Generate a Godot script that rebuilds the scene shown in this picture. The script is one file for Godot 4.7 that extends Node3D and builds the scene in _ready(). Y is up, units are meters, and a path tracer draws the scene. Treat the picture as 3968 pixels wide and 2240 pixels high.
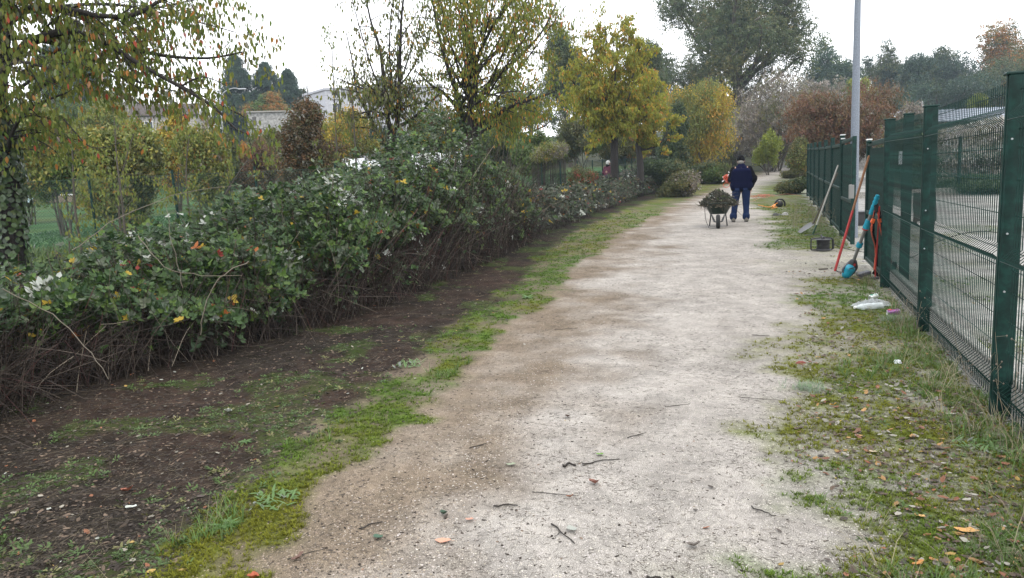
extends Node3D
# A gravel path along a bramble hedge, an allotment behind it, a green mesh fence on the right.
# x is to the right of the camera, y up, and -z ahead; functions take the distance ahead as d.

var rng := RandomNumberGenerator.new()
var noise := FastNoiseLite.new()
var used := {}
var mats := {}
var t_el: PackedFloat32Array
var t_pl: PackedFloat32Array
var t_pr: PackedFloat32Array

const GROUND_RISE := [[0, 0], [6.5, 0], [9.5, .05], [16, .14], [22, .24], [34, .52], [45, .9], [55, 1.35], [80, 2.6], [130, 5], [260, 14], [420, 20]]
const PATH_LEFT := [[0, -1.15], [2, -1.1], [2.9, -1.03], [3.5, -1.0], [4.7, -.8], [6.6, -.31], [8.3, .17], [10.4, .64], [13.6, 1.36], [18, 2.7], [24, 4.8], [30, 6.9], [36, 9.6], [47, 14.5], [54, 18.3], [65, 24], [80, 33], [420, 240]]
const PATH_RIGHT := [[0, .8], [2, 1.05], [2.9, 1.2], [3.5, 1.42], [4.7, 1.95], [6.6, 2.7], [8.3, 3.35], [10.4, 4.0], [13.6, 5.05], [18, 6.5], [24, 8.2], [30, 9.9], [36, 12.0], [47, 17.1], [54, 20.4], [65, 26], [80, 35], [420, 242]]
const HEDGE := [[2, -4.1], [5.4, -3.9], [5.9, -3.9], [6.5, -3.56], [7.1, -3.1], [7.85, -2.55], [9, -1.92], [10.7, -1.38], [13.2, -.61], [18.9, .9], [24.5, 2.6], [34, 5.8], [48, 12], [60, 19]]
const HEDGE_HIGH := [[2, .95], [5.4, 1.0], [6.4, 1.0], [7.1, 1.1], [8, 1.3], [9, 1.5], [10, 1.62], [11, 1.75], [12, 2.0], [13, 2.38], [14.2, 2.4], [15, 2.2], [16.5, 1.75], [18.5, 1.2], [24, .95], [30, .92], [36, 1.0], [42, 1.4], [60, 1.5]]

const HEDGE_CUT := [[3.6, .85], [5.8, .8], [6.6, .5], [7.2, .34], [8.2, .36], [9, .6], [10, .72], [15, .7], [17.5, .35], [22, .12], [60, .1]]


func along(t: Array, d: float) -> float:
	if d <= t[0][0]:
		return t[0][1]
	for i in range(1, t.size()):
		if d <= t[i][0]:
			return lerpf(t[i - 1][1], t[i][1], (d - t[i - 1][0]) / (t[i][0] - t[i - 1][0]))
	return t[-1][1]


func tabulate(t: Array) -> PackedFloat32Array:
	var out := PackedFloat32Array()
	for i in 1700:
		# averaged a little so that no corner of the polyline shows
		var d := i * .25
		out.append((along(t, d - .8) + along(t, d - .4) + along(t, d) + along(t, d + .4) + along(t, d + .8)) / 5.0)
	return out


func look(t: PackedFloat32Array, d: float) -> float:
	var f := clampf(d * 4.0, 0.0, 1698.0)
	var i := int(f)
	return lerpf(t[i], t[i + 1], f - i)


func elev(x: float, d: float) -> float:
	var e := look(t_el, d)
	var left := look(t_pl, d) - 4.0 - x
	if left > 0.0 and d > 18.0:
		e += minf(d - 18.0, 90.0) * .0235 * minf(left / 6.0, 1.0)
	return e


func bumps(x: float, d: float) -> float:
	# small unevenness of the ground near the camera: clods on the cleared strip, tyre-worn path
	if d > 16.0 or d < 0.0 or x < -8.0 or x > 9.0:
		return 0.0
	var l := look(t_pl, d)
	var s := clampf((l - .15 - x) * 1.6, 0.0, 1.0) * .75 + .25
	return (noise.get_noise_2d(x * 110.0, d * 110.0) * .022 + noise.get_noise_2d(x * 330.0 + 90.0, d * 330.0) * .012) * s * clampf((16.0 - d) * .3, 0.0, 1.0)


func gy(x: float, d: float) -> float:
	return elev(x, d) + bumps(x, d)


func P(x: float, y: float, d: float) -> Vector3:
	return Vector3(x, y, -d)


func G(x: float, d: float, up := 0.0) -> Vector3:
	return Vector3(x, gy(x, d) + up, -d)


func lin(r: float, g: float, b: float) -> Color:
	return Color(r, g, b).linear_to_srgb()


func mat(called: String, c: Color, rough := .8, metal := 0.0) -> StandardMaterial3D:
	if not mats.has(called):
		var m := StandardMaterial3D.new()
		m.resource_name = called
		m.albedo_color = c
		m.roughness = rough
		m.metallic = metal
		mats[called] = m
	return mats[called]


func grained(called: String, c: Color, rough: float, freq: float, low: float, per_m: float, bump := 0.0, metal := 0.0) -> StandardMaterial3D:
	# one colour with two scales of grain, in the thing's own axes
	if mats.has(called):
		return mats[called]
	var m := mat(called, c, rough, metal)
	m.albedo_texture = grain_texture(freq, low)
	m.uv1_triplanar = true
	m.uv1_scale = Vector3.ONE * per_m
	if bump > 0.0:
		m.heightmap_enabled = true
		m.heightmap_texture = m.albedo_texture
		m.heightmap_scale = bump
	return m


var grains := {}
func grain_texture(freq: float, low: float, cell := false) -> NoiseTexture2D:
	var key := "%f %f %s" % [freq, low, cell]
	if grains.has(key):
		return grains[key]
	var n := FastNoiseLite.new()
	n.seed = grains.size() + 5
	n.frequency = freq
	n.noise_type = FastNoiseLite.TYPE_CELLULAR if cell else FastNoiseLite.TYPE_SIMPLEX_SMOOTH
	if cell:
		n.cellular_return_type = FastNoiseLite.RETURN_CELL_VALUE
		n.cellular_jitter = 1.0
		n.fractal_type = FastNoiseLite.FRACTAL_NONE
	else:
		n.fractal_octaves = 5
		n.fractal_gain = .62
	var t := NoiseTexture2D.new()
	t.width = 512
	t.height = 512
	t.seamless = true
	t.seamless_blend_skirt = .2
	t.noise = n
	var g := Gradient.new()
	g.set_color(0, Color(low, low, low))
	g.set_color(1, Color(1, 1, 1))
	if not cell:
		g.set_offset(0, .27)
		g.set_offset(1, .73)
	t.color_ramp = g
	grains[key] = t
	return t


func leafy(called: String, rough := .5, through := .45, gloss := .5) -> StandardMaterial3D:
	if mats.has(called):
		return mats[called]
	var m := mat(called, Color.WHITE, rough)
	m.vertex_color_use_as_albedo = true
	m.cull_mode = BaseMaterial3D.CULL_DISABLED
	m.metallic_specular = gloss
	if through > 0.0:
		m.backlight_enabled = true
		m.backlight = lin(through, through, through)
	return m


# ---------------------------------------------------------------- shapes
class Shape:
	var v := PackedVector3Array()
	var n := PackedVector3Array()
	var c := PackedColorArray()
	var idx := PackedInt32Array()
	var colour := Color.WHITE
	var coloured := false

	func tri(a: Vector3, b: Vector3, d: Vector3, out := Vector3.ZERO) -> void:
		var f := (b - a).cross(d - a)
		if out != Vector3.ZERO and f.dot(out) > 0.0:
			var s := b
			b = d
			d = s
			f = -f
		var nn := -f.normalized()
		var k := v.size()
		v.append(a); v.append(b); v.append(d)
		n.append(nn); n.append(nn); n.append(nn)
		c.append(colour); c.append(colour); c.append(colour)
		idx.append(k); idx.append(k + 1); idx.append(k + 2)

	func quad(a: Vector3, b: Vector3, d: Vector3, e: Vector3, out := Vector3.ZERO) -> void:
		tri(a, b, d, out)
		tri(a, d, e, out)

	func tube(pts: Array, rad: Array, sides := 6, capped := false) -> void:
		var m := pts.size()
		if m < 2:
			return
		var k := v.size()
		var t: Vector3 = (pts[1] - pts[0]).normalized()
		var u := t.cross(Vector3.RIGHT if absf(t.x) < .8 else Vector3.UP).normalized()
		for i in m:
			t = (pts[mini(i + 1, m - 1)] - pts[maxi(i - 1, 0)]).normalized()
			u = (u - t * t.dot(u)).normalized()
			var w := t.cross(u)
			var r: float = rad[i] if rad.size() > 2 else lerpf(rad[0], rad[-1], float(i) / (m - 1))
			for s in sides:
				var a := TAU * s / sides
				var o := u * cos(a) + w * sin(a)
				v.append(pts[i] + o * r)
				n.append(o)
				c.append(colour)
		for i in m - 1:
			for s in sides:
				var a := k + i * sides + s
				var b := k + i * sides + (s + 1) % sides
				idx.append(a); idx.append(a + sides); idx.append(b)
				idx.append(b); idx.append(a + sides); idx.append(b + sides)
		if capped:
			for e in [0, m - 1]:
				var dir: Vector3 = (pts[0] - pts[1]) if e == 0 else (pts[m - 1] - pts[m - 2])
				for s in range(1, sides - 1):
					tri(v[k + e * sides], v[k + e * sides + s], v[k + e * sides + s + 1], dir)

	func box(at: Vector3, size: Vector3, b := Basis.IDENTITY, bevel := .004) -> void:
		var h := size * .5
		var e := minf(bevel, minf(h.x, minf(h.y, h.z)) * .6)
		var q := func(s: Vector3, axis: int) -> Vector3:
			var p := Vector3(s.x * (h.x - e), s.y * (h.y - e), s.z * (h.z - e))
			p[axis] = s[axis] * h[axis]
			return at + b * p
		for axis in 3:
			var a1 := (axis + 1) % 3
			var a2 := (axis + 2) % 3
			for s in [-1.0, 1.0]:
				var k := []
				for w in [[-1, -1], [1, -1], [1, 1], [-1, 1]]:
					var p := Vector3.ZERO
					p[axis] = s; p[a1] = w[0]; p[a2] = w[1]
					k.append(q.call(p, axis))
				var o := Vector3.ZERO
				o[axis] = s
				quad(k[0], k[1], k[2], k[3], b * o)
			for s in [[-1, -1], [1, -1], [1, 1], [-1, 1]]:
				var lo := Vector3.ZERO
				lo[a1] = s[0]; lo[a2] = s[1]; lo[axis] = -1
				var hi := lo
				hi[axis] = 1
				var o := lo
				o[axis] = 0
				quad(q.call(lo, a1), q.call(hi, a1), q.call(hi, a2), q.call(lo, a2), b * o)
		for x in [-1.0, 1.0]:
			for y in [-1.0, 1.0]:
				for z in [-1.0, 1.0]:
					var s := Vector3(x, y, z)
					tri(q.call(s, 0), q.call(s, 1), q.call(s, 2), b * s)

	func lathe(profile: Array, sides: int, xf: Transform3D, smooth := true) -> void:
		# profile of Vector2(radius, height) from bottom to top
		for i in profile.size() - 1:
			var p: Vector2 = profile[i]
			var q: Vector2 = profile[i + 1]
			var slope := Vector2(q.y - p.y, p.x - q.x).normalized()
			var k := v.size()
			for s in sides + 1:
				var a := TAU * s / sides
				var o := Vector3(cos(a), 0, sin(a))
				v.append(xf * (o * p.x + Vector3(0, p.y, 0)))
				v.append(xf * (o * q.x + Vector3(0, q.y, 0)))
				var nn := (xf.basis * (o * slope.x + Vector3(0, slope.y, 0))).normalized()
				n.append(nn); n.append(nn)
				c.append(colour); c.append(colour)
			for s in sides:
				var a := k + s * 2
				idx.append(a); idx.append(a + 2); idx.append(a + 1)
				idx.append(a + 1); idx.append(a + 2); idx.append(a + 3)

	func mesh() -> ArrayMesh:
		var m := ArrayMesh.new()
		if v.is_empty():
			return m
		var a := []
		a.resize(Mesh.ARRAY_MAX)
		a[Mesh.ARRAY_VERTEX] = v
		a[Mesh.ARRAY_NORMAL] = n
		if coloured:
			a[Mesh.ARRAY_COLOR] = c
		a[Mesh.ARRAY_INDEX] = idx
		m.add_surface_from_arrays(Mesh.PRIMITIVE_TRIANGLES, a)
		return m


class Many:
	# places and colours of a MultiMesh
	var buf := PackedFloat32Array()
	var count := 0

	func put(b: Basis, o: Vector3, c: Color) -> void:
		buf.append(b.x.x); buf.append(b.y.x); buf.append(b.z.x); buf.append(o.x)
		buf.append(b.x.y); buf.append(b.y.y); buf.append(b.z.y); buf.append(o.y)
		buf.append(b.x.z); buf.append(b.y.z); buf.append(b.z.z); buf.append(o.z)
		buf.append(c.r); buf.append(c.g); buf.append(c.b); buf.append(1.0)
		count += 1


func numbered(called: String) -> String:
	used[called] = used.get(called, -1) + 1
	return called if used[called] == 0 else "%s_%03d" % [called, used[called]]


func tag(o: Node, label := "", category := "", group := "", kind := "") -> Node:
	for k in [["label", label], ["category", category], ["group", group], ["kind", kind]]:
		if k[1]:
			o.set_meta(k[0], k[1])
	return o


func thing(called: String, label: String, category: String, at := Vector3.ZERO, turn := 0.0, group := "") -> Node3D:
	var o := Node3D.new()
	o.name = numbered(called)
	o.position = at
	o.rotation.y = turn
	add_child(o, true)
	tag(o, label, category, group)
	return o


func obj(called: String, shape, m: Material, parent: Node3D = self) -> MeshInstance3D:
	var o := MeshInstance3D.new()
	o.name = numbered(called) if parent == self else called
	o.mesh = shape.mesh() if shape is Shape else shape
	o.material_override = m
	parent.add_child(o, true)
	return o


func many(called: String, mesh: Mesh, list: Many, m: Material, parent: Node3D = self) -> MultiMeshInstance3D:
	var o := MultiMeshInstance3D.new()
	o.name = numbered(called) if parent == self else called
	var mm := MultiMesh.new()
	mm.transform_format = MultiMesh.TRANSFORM_3D
	mm.use_colors = true
	mm.mesh = mesh
	mm.instance_count = list.count
	mm.buffer = list.buf
	o.multimesh = mm
	o.material_override = m
	parent.add_child(o, true)
	o.set_meta("kind", "stuff")
	return o


func rnd(a := 0.0, b := 1.0) -> float:
	return rng.randf_range(a, b)


func rvec() -> Vector3:
	return Vector3(rng.randfn(), rng.randfn(), rng.randfn()).normalized()


func pick(palette: Array) -> Color:
	# palette: [weight, colour] ...
	var total := 0.0
	for p in palette:
		total += p[0]
	var r := rng.randf() * total
	for p in palette:
		r -= p[0]
		if r <= 0.0:
			var k := rnd(.75, 1.25)
			var c: Color = p[1]
			return Color(c.r * k * rnd(.92, 1.08), c.g * k, c.b * k * rnd(.9, 1.1))
	return palette[0][1]


func smooth(pts: Array, per := 4) -> Array:
	var out := []
	for i in pts.size() - 1:
		var a = pts[maxi(i - 1, 0)]
		var b = pts[i]
		var c = pts[i + 1]
		var d = pts[mini(i + 2, pts.size() - 1)]
		for k in per:
			out.append(b.cubic_interpolate(c, a, d, float(k) / per))
	out.append(pts[-1])
	return out


# ---------------------------------------------------------------- leaves and other small shapes, shared by all plants
func leaf_shape(length: float, width: float, fold := .25, droop := .25) -> Shape:
	# one leaf hanging from the origin along -y, its face towards z
	var s := Shape.new()
	var mid := []
	var lef := []
	var rig := []
	for i in 5:
		var t := i / 4.0
		var w := width * .5 * pow(sin(PI * pow(t, .8)), .9) if i < 4 else 0.0
		var bend := droop * length * t * t
		mid.append(Vector3(0, -length * t, bend))
		lef.append(Vector3(-w, -length * t, bend + w * fold))
		rig.append(Vector3(w, -length * t, bend + w * fold))
	for i in 4:
		s.quad(mid[i], mid[i + 1], lef[i + 1], lef[i], Vector3(0, 0, 1))
		s.quad(mid[i], rig[i], rig[i + 1], mid[i + 1], Vector3(0, 0, 1))
	return s


func leaf_into(s: Shape, xf: Transform3D, length: float, width: float, fold := .2, droop := .2) -> void:
	var mid := []
	var lef := []
	var rig := []
	for i in 4:
		var t := i / 3.0
		var w: float = width * .5 * [.25, 1.0, .8, 0.0][i]
		var bend := droop * length * t * t
		mid.append(xf * Vector3(0, -length * t, bend))
		lef.append(xf * Vector3(-w, -length * t + w * .2, bend + w * fold))
		rig.append(xf * Vector3(w, -length * t + w * .2, bend + w * fold))
	var o := xf.basis.z
	for i in 3:
		if i < 2:
			s.quad(mid[i], mid[i + 1], lef[i + 1], lef[i], o)
			s.quad(mid[i], rig[i], rig[i + 1], mid[i + 1], o)
		else:
			s.tri(mid[i], mid[i + 1], lef[i], o)
			s.tri(mid[i], rig[i], mid[i + 1], o)


func bramble_leaf(leaflets: int) -> Shape:
	# compound leaf lying about flat: stalk at the origin, leaflets spread in the x/-y plane, face towards z
	var s := Shape.new()
	s.tube([Vector3.ZERO, Vector3(0, -.03, .006), Vector3(0, -.05, .004)], [.0012, .001], 3)
	for i in leaflets:
		var a := 0.0 if leaflets == 1 else lerpf(-1.35, 1.35, float(i) / (leaflets - 1))
		var l := .062 if absf(a) < .1 else .052
		var b := Basis(Vector3(0, 0, 1), a) * Basis(Vector3(1, 0, 0), rnd(-.35, .2)) * Basis(Vector3(0, 1, 0), rnd(-.3, .3))
		leaf_into(s, Transform3D(b, Vector3(0, -.05, .004) + b * Vector3(0, -.008, 0)), l * rnd(.9, 1.1), l * .72, .28, .15)
	return s


func spray(n: int, reach: float, length: float, width: float, hang := .4) -> Shape:
	# a loose cluster of leaves as they sit on the end of a twig
	var s := Shape.new()
	for i in n:
		var at := rvec() * reach * pow(rng.randf(), .5)
		var down := (Vector3.DOWN * hang + rvec() * .9).normalized()
		var side := down.cross(rvec()).normalized()
		var k := rnd(.7, 1.25)
		leaf_into(s, Transform3D(Basis(side, -down, side.cross(-down)), at), length * k, width * k)
	return s


func needles(n: int, reach: float) -> Shape:
	# a drooping conifer shoot with short flat needles tufts
	var s := Shape.new()
	for i in n:
		var t := rng.randf()
		var at := Vector3(rnd(-.2, .2) * reach, t * reach, rnd(-.2, .2) * reach)
		var dir := (Vector3(rnd(-1, 1), .9, rnd(-1, 1))).normalized()
		var side := dir.cross(rvec()).normalized()
		leaf_into(s, Transform3D(Basis(side, -dir, side.cross(-dir)), at), reach * .42, reach * .1, .1, .1)
	return s


func tuft(n: int, high: float, spread: float, wide: float, bend := .5) -> Shape:
	var s := Shape.new()
	for i in n:
		var a := rnd(0, TAU)
		var o := Vector3(cos(a), 0, sin(a))
		var root := o * spread * rng.randf() * .5
		var side := o.cross(Vector3.UP) * wide * .5
		var h := high * rnd(.5, 1.1)
		var m := root + Vector3.UP * h * .6 + o * h * bend * .35
		var tip := root + Vector3.UP * h * rnd(.75, 1.0) + o * h * bend * rnd(.7, 1.3)
		s.quad(root - side, root + side, m + side * .8, m - side * .8, -o)
		s.tri(m - side * .8, m + side * .8, tip, -o)
	return s


func pebble_shape(flat := .6) -> Shape:
	var s := Shape.new()
	var ring := []
	for i in 6:
		var a := TAU * i / 6 + rnd(-.25, .25)
		ring.append(Vector3(cos(a) * rnd(.75, 1.1), rnd(-.12, .12), sin(a) * rnd(.75, 1.1)))
	var top := Vector3(rnd(-.2, .2), flat, rnd(-.2, .2))
	var up := []
	for i in 6:
		up.append(ring[i] * .62 + Vector3(0, flat * rnd(.65, .95), 0))
	for i in 6:
		var j := (i + 1) % 6
		s.quad(ring[i], ring[j], up[j], up[i], ring[i] + Vector3(0, .3, 0))
		s.tri(up[i], up[j], top, Vector3.UP)
	return s


func weed_shape() -> Shape:
	# a low weed: a few small leaves and some blades
	var s := Shape.new()
	for i in 9:
		var b := Basis(Vector3.UP, rnd(0, TAU)) * Basis(Vector3.RIGHT, rnd(.5, 1.35))
		leaf_into(s, Transform3D(b * Basis(Vector3(0, 0, 1), PI), Vector3(rnd(-.03, .03), rnd(0, .012), rnd(-.03, .03))), rnd(.022, .045), rnd(.012, .02), .2, .4)
	var g := tuft(3, .05, .05, .003, 1.4)
	for j in range(0, g.v.size(), 3):
		s.tri(g.v[j], g.v[j + 1], g.v[j + 2])
	return s


func dry_leaf_shape(curl: float) -> Shape:
	# a fallen leaf lying on the ground, curled along its midrib
	var s := Shape.new()
	var rows := []
	for i in 6:
		var t := i / 5.0
		var w := .5 * .62 * pow(sin(PI * clampf(t * .96 + .02, 0, 1)), .8)
		var y := curl * (.25 * pow(absf(t - .4) * 1.6, 2.0))
		var j := rnd(-.05, .05)
		rows.append([Vector3(-w + j, y + curl * w * rnd(.3, .6), t - .5), Vector3(j, y + .01, t - .5), Vector3(w + j, y + curl * w * rnd(.15, .55), t - .5)])
	for i in 5:
		for k in 2:
			s.quad(rows[i][k], rows[i + 1][k], rows[i + 1][k + 1], rows[i][k + 1], Vector3.UP)
	s.tube([Vector3(0, .01, .5), Vector3(.03, .02, .72)], [.012, .008], 3)
	return s


func twig_shape(kinks := 4, fork := false) -> Shape:
	# a unit-long bent twig along x
	var s := Shape.new()
	var p := []
	for i in kinks + 1:
		p.append(Vector3(float(i) / kinks - .5, rnd(.005, .03), rnd(-.05, .05)))
	s.tube(p, [.02, .012], 5, true)
	if fork:
		s.tube([p[2], p[2] + Vector3(.15, .03, .12), p[2] + Vector3(.24, .05, .25)], [.012, .006], 4, true)
	return s


func upright(turn: float, tilt := 0.0, lean_to := 0.0) -> Basis:
	return Basis(Vector3(cos(lean_to), 0, sin(lean_to)), tilt) * Basis(Vector3.UP, turn)


func facing(normal: Vector3, spin: float) -> Basis:
	# the basis whose z is that normal, for leaves
	var x := normal.cross(Vector3.UP if absf(normal.y) < .95 else Vector3.RIGHT).normalized()
	return Basis(x, normal.cross(x), normal) * Basis(Vector3(0, 0, 1), spin)


# ---------------------------------------------------------------- the ground
const SAND := Color(.31, .243, .178)
const GRIT := Color(.53, .485, .435)
const SOIL := Color(.038, .030, .023)
const MOSS := Color(.14, .155, .026)
const GRASS := Color(.09, .15, .026)
const LAWN := Color(.07, .165, .055)
const YARD := Color(.50, .485, .45)
const FLOOR := Color(.06, .065, .03)


func fence_x(d: float) -> float:
	return 3.0 + .356 * (d - 4.42)


func step(a: float, b: float, x: float) -> float:
	return smoothstep(a, b, x)


func patches(x: float, d: float, f: float, shift := 0.0) -> float:
	return noise.get_noise_3d(x * f, shift * 37.0, d * f)


func mossy(x: float, d: float) -> float:
	# how much moss and grass grows there, 0 to 1: a strip on each side of the gravel
	var l := look(t_pl, d)
	var r := look(t_pr, d)
	var w := patches(x, d, 60.0) * .7 + patches(x, d, 260.0, 1.0) * .4
	var band := .42 + .012 * d + step(12.0, 20.0, d) * .7
	var m := step(-.12, .1, l - x + w * .5) * (1.0 - step(band - .1, band + .35, l - x + w * .8)) * (.55 + .45 * step(-.25, .1, patches(x, d, 150.0, 15.0)))
	if x > l + .5:
		m = (.62 + .38 * maxf(step(12.5, 15.0, d), step(-.22, .2, patches(x, d, 95.0, 13.0) + .3 * patches(x, d, 330.0, 14.0)))) * step(-.55, .45, x - r + w * 1.3) * (1.0 if x < fence_x(d) else .45 * step(-.05, .25, patches(x, d, 45.0, 4.0)) * (1.0 - step(14.0, 20.0, d)))
		if d > 10.2 and d < 13.3 and x < fence_x(d):
			m *= .35
	return m


func hedge_x(d: float) -> float:
	return along(HEDGE, d)


func ground_colour(x: float, d: float) -> Color:
	var l := look(t_pl, d)
	var r := look(t_pr, d)
	var big := patches(x, d, 25.0, 2.0)
	var mid := patches(x, d, 110.0, 3.0)
	var fine := patches(x, d, 420.0, 5.0)
	if x < l and d > 57.0:
		return FLOOR * (1.0 + mid * .8)
	if x < l - 7.0:
		var c := LAWN.lerp(Color(.09, .13, .035), clampf(.5 + big * 2.0 + mid, 0, 1))
		return c * (1.0 + fine * .6)
	if x > r + 6.0 and d > 31.0 or d > 75.0:
		return FLOOR * (1.0 + mid * .8)
	# gravel: sandy on the left third, pale in the middle
	var f := (x - l) / maxf(r - l, .1)
	var g := SAND.lerp(GRIT, step(.0, .48, f + mid * .3 + big * .2))
	g = g.lerp(SAND * 1.25, .15 * step(.0, .5, patches(x, d, 38.0, 7.0) - .05))
	g = g * (1.0 + mid * .22 + fine * .3)
	if x > fence_x(d):
		g = YARD * (1.0 + mid * .4 + fine * .5)
	var m := mossy(x, d)
	var green := MOSS.lerp(GRASS, clampf(.4 + big * 1.6 + mid, 0.0, 1.0)) * (1.0 + fine * .8)
	# the cleared strip between the moss and the hedge, and the soil under the brambles
	var s := step(-.15, .2, l - x - (.42 + .012 * d + step(12.0, 20.0, d) * .7) + mid * .5)
	if x < l:
		var soil := SOIL.lerp(Color(.065, .042, .031), clampf(big * 2.0 + mid * .8, 0.0, 1.0)) * (1.0 + fine * .9)
		soil = soil.lerp(GRASS * .8, .55 * step(.08, .3, patches(x, d, 90.0, 9.0) + (.12 if d > 15.0 else 0.0)))
		g = g.lerp(soil, s)
	return g.lerp(green, clampf(m * (.9 + fine), 0.0, 1.0))


func spaced(from: float, to: float, steps: Array) -> PackedFloat32Array:
	# grid lines whose spacing follows [[upto, spacing], ...]
	var out := PackedFloat32Array()
	var x := from
	var i := 0
	while x < to:
		out.append(x)
		while i < steps.size() - 1 and x >= steps[i][0]:
			i += 1
		x += steps[i][1]
	out.append(to)
	return out


func make_ground() -> void:
	var xs := spaced(-320, 320, [[-60, 20], [-14, 1.5], [-5, .4], [4.6, .045], [12, .16], [30, .6], [60, 3], [400, 20]])
	var ds := spaced(-30, 420, [[-4, 4], [1.6, .8], [9, .045], [14, .09], [24, .2], [60, .6], [120, 3], [500, 15]])
	var s := Shape.new()
	s.coloured = true
	var w := xs.size()
	var ys := PackedFloat32Array()
	for d in ds:
		for x in xs:
			var y := gy(x, d)
			ys.append(y)
			s.v.append(Vector3(x, y, -d))
			var c := ground_colour(x, d)
			s.c.append(Color(maxf(c.r, .004), maxf(c.g, .004), maxf(c.b, .003)))
	for j in ds.size():
		for i in w:
			var i0 := maxi(i - 1, 0)
			var i1 := mini(i + 1, w - 1)
			var j0 := maxi(j - 1, 0)
			var j1 := mini(j + 1, ds.size() - 1)
			s.n.append(Vector3(-(ys[j * w + i1] - ys[j * w + i0]) / (xs[i1] - xs[i0]), 1.0, (ys[j1 * w + i] - ys[j0 * w + i]) / (ds[j1] - ds[j0])).normalized())
	# one sheet, shared out between the path, the yard, the lawn and the rest along their edges
	var parts := {}
	for k in ["ground", "gravel_path", "gravel_yard", "lawn"]:
		var part := Shape.new()
		part.coloured = true
		parts[k] = [part, {}]
	for j in ds.size() - 1:
		for i in w - 1:
			var x := (xs[i] + xs[i + 1]) * .5
			var d := (ds[j] + ds[j + 1]) * .5
			var l := look(t_pl, d)
			var r := look(t_pr, d)
			var k := "ground"
			if d > -4.0 and d < 75.0 and x > l and x < r:
				k = "gravel_path"
			elif d > -4.0 and d < 31.0 and x > fence_x(d) and x < 60.0:
				k = "gravel_yard"
			elif d < 57.0 and d > 0.0 and x < l - 7.0 and x > -60.0:
				k = "lawn"
			var part: Shape = parts[k][0]
			var ids: Dictionary = parts[k][1]
			var q := []
			for v in [j * w + i, j * w + i + w, j * w + i + 1, j * w + i + w + 1]:
				if not ids.has(v):
					ids[v] = part.v.size()
					part.v.append(s.v[v])
					part.n.append(s.n[v])
					part.c.append(s.c[v])
				q.append(ids[v])
			part.idx.append(q[0]); part.idx.append(q[1]); part.idx.append(q[2])
			part.idx.append(q[2]); part.idx.append(q[1]); part.idx.append(q[3])
	var m := mat("ground", Color.WHITE, .95)
	m.vertex_color_use_as_albedo = true
	m.metallic_specular = .25
	m.albedo_texture = grain_texture(.16, .66)
	m.uv1_triplanar = true
	m.uv1_world_triplanar = true
	m.uv1_scale = Vector3.ONE * 1.7
	m.heightmap_enabled = true
	m.heightmap_texture = m.albedo_texture
	m.heightmap_scale = .7
	m.detail_enabled = true
	m.detail_blend_mode = BaseMaterial3D.BLEND_MODE_MUL
	m.detail_uv_layer = BaseMaterial3D.DETAIL_UV_2
	m.detail_albedo = grain_texture(.09, .88, true)
	m.uv2_triplanar = true
	m.uv2_world_triplanar = true
	m.uv2_scale = Vector3.ONE * .83
	for k in parts:
		tag(obj(k, parts[k][0], m), "", "", "", "structure")


func near_spot(d0: float, d1: float) -> Vector2:
	# a place in the camera's surroundings, denser towards d0
	var d := d0 * pow(d1 / d0, rng.randf())
	return Vector2(rnd(-.78, .78) * d, d)


func make_gravel() -> void:
	var m := Many.new()
	for i in 260000:
		var q := near_spot(2.3, 17.0)
		var l := look(t_pl, q.y)
		var r := look(t_pr, q.y)
		var yard := q.x > fence_x(q.y)
		var off := maxf(l - q.x, q.x - r)
		if off > .0 and not yard and rng.randf() > exp(-off * (3.2 if q.x < l else 1.3)):
			continue
		if mossy(q.x, q.y) > rnd(.35, 1.3):
			continue
		var f := (q.x - l) / (r - l)
		var c := SAND.lerp(GRIT, step(.0, .48, f + rnd(-.2, .2))) if not yard else YARD
		var k := rnd(.82, 1.04)
		if rng.randf() < .015:
			k *= 1.2
		elif rng.randf() < .10:
			k *= .55
		var s := (.0018 + .0042 * pow(rng.randf(), 3.5)) * (1.7 if yard else 1.0) * (1.25 if f < .3 else 1.0)
		m.put(upright(rnd(0, TAU), rnd(-.3, .3), rnd(0, TAU)) * Basis.from_scale(Vector3(s, s * rnd(.3, .8), s * rnd(.7, 1.2))), G(q.x, q.y, -.0008), Color(c.r * k, c.g * k * rnd(.97, 1.03), c.b * k * rnd(.92, 1.08)))
	many("gravel", pebble_shape().mesh(), m, leafy("stone", .85, 0.0, .3))


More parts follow.
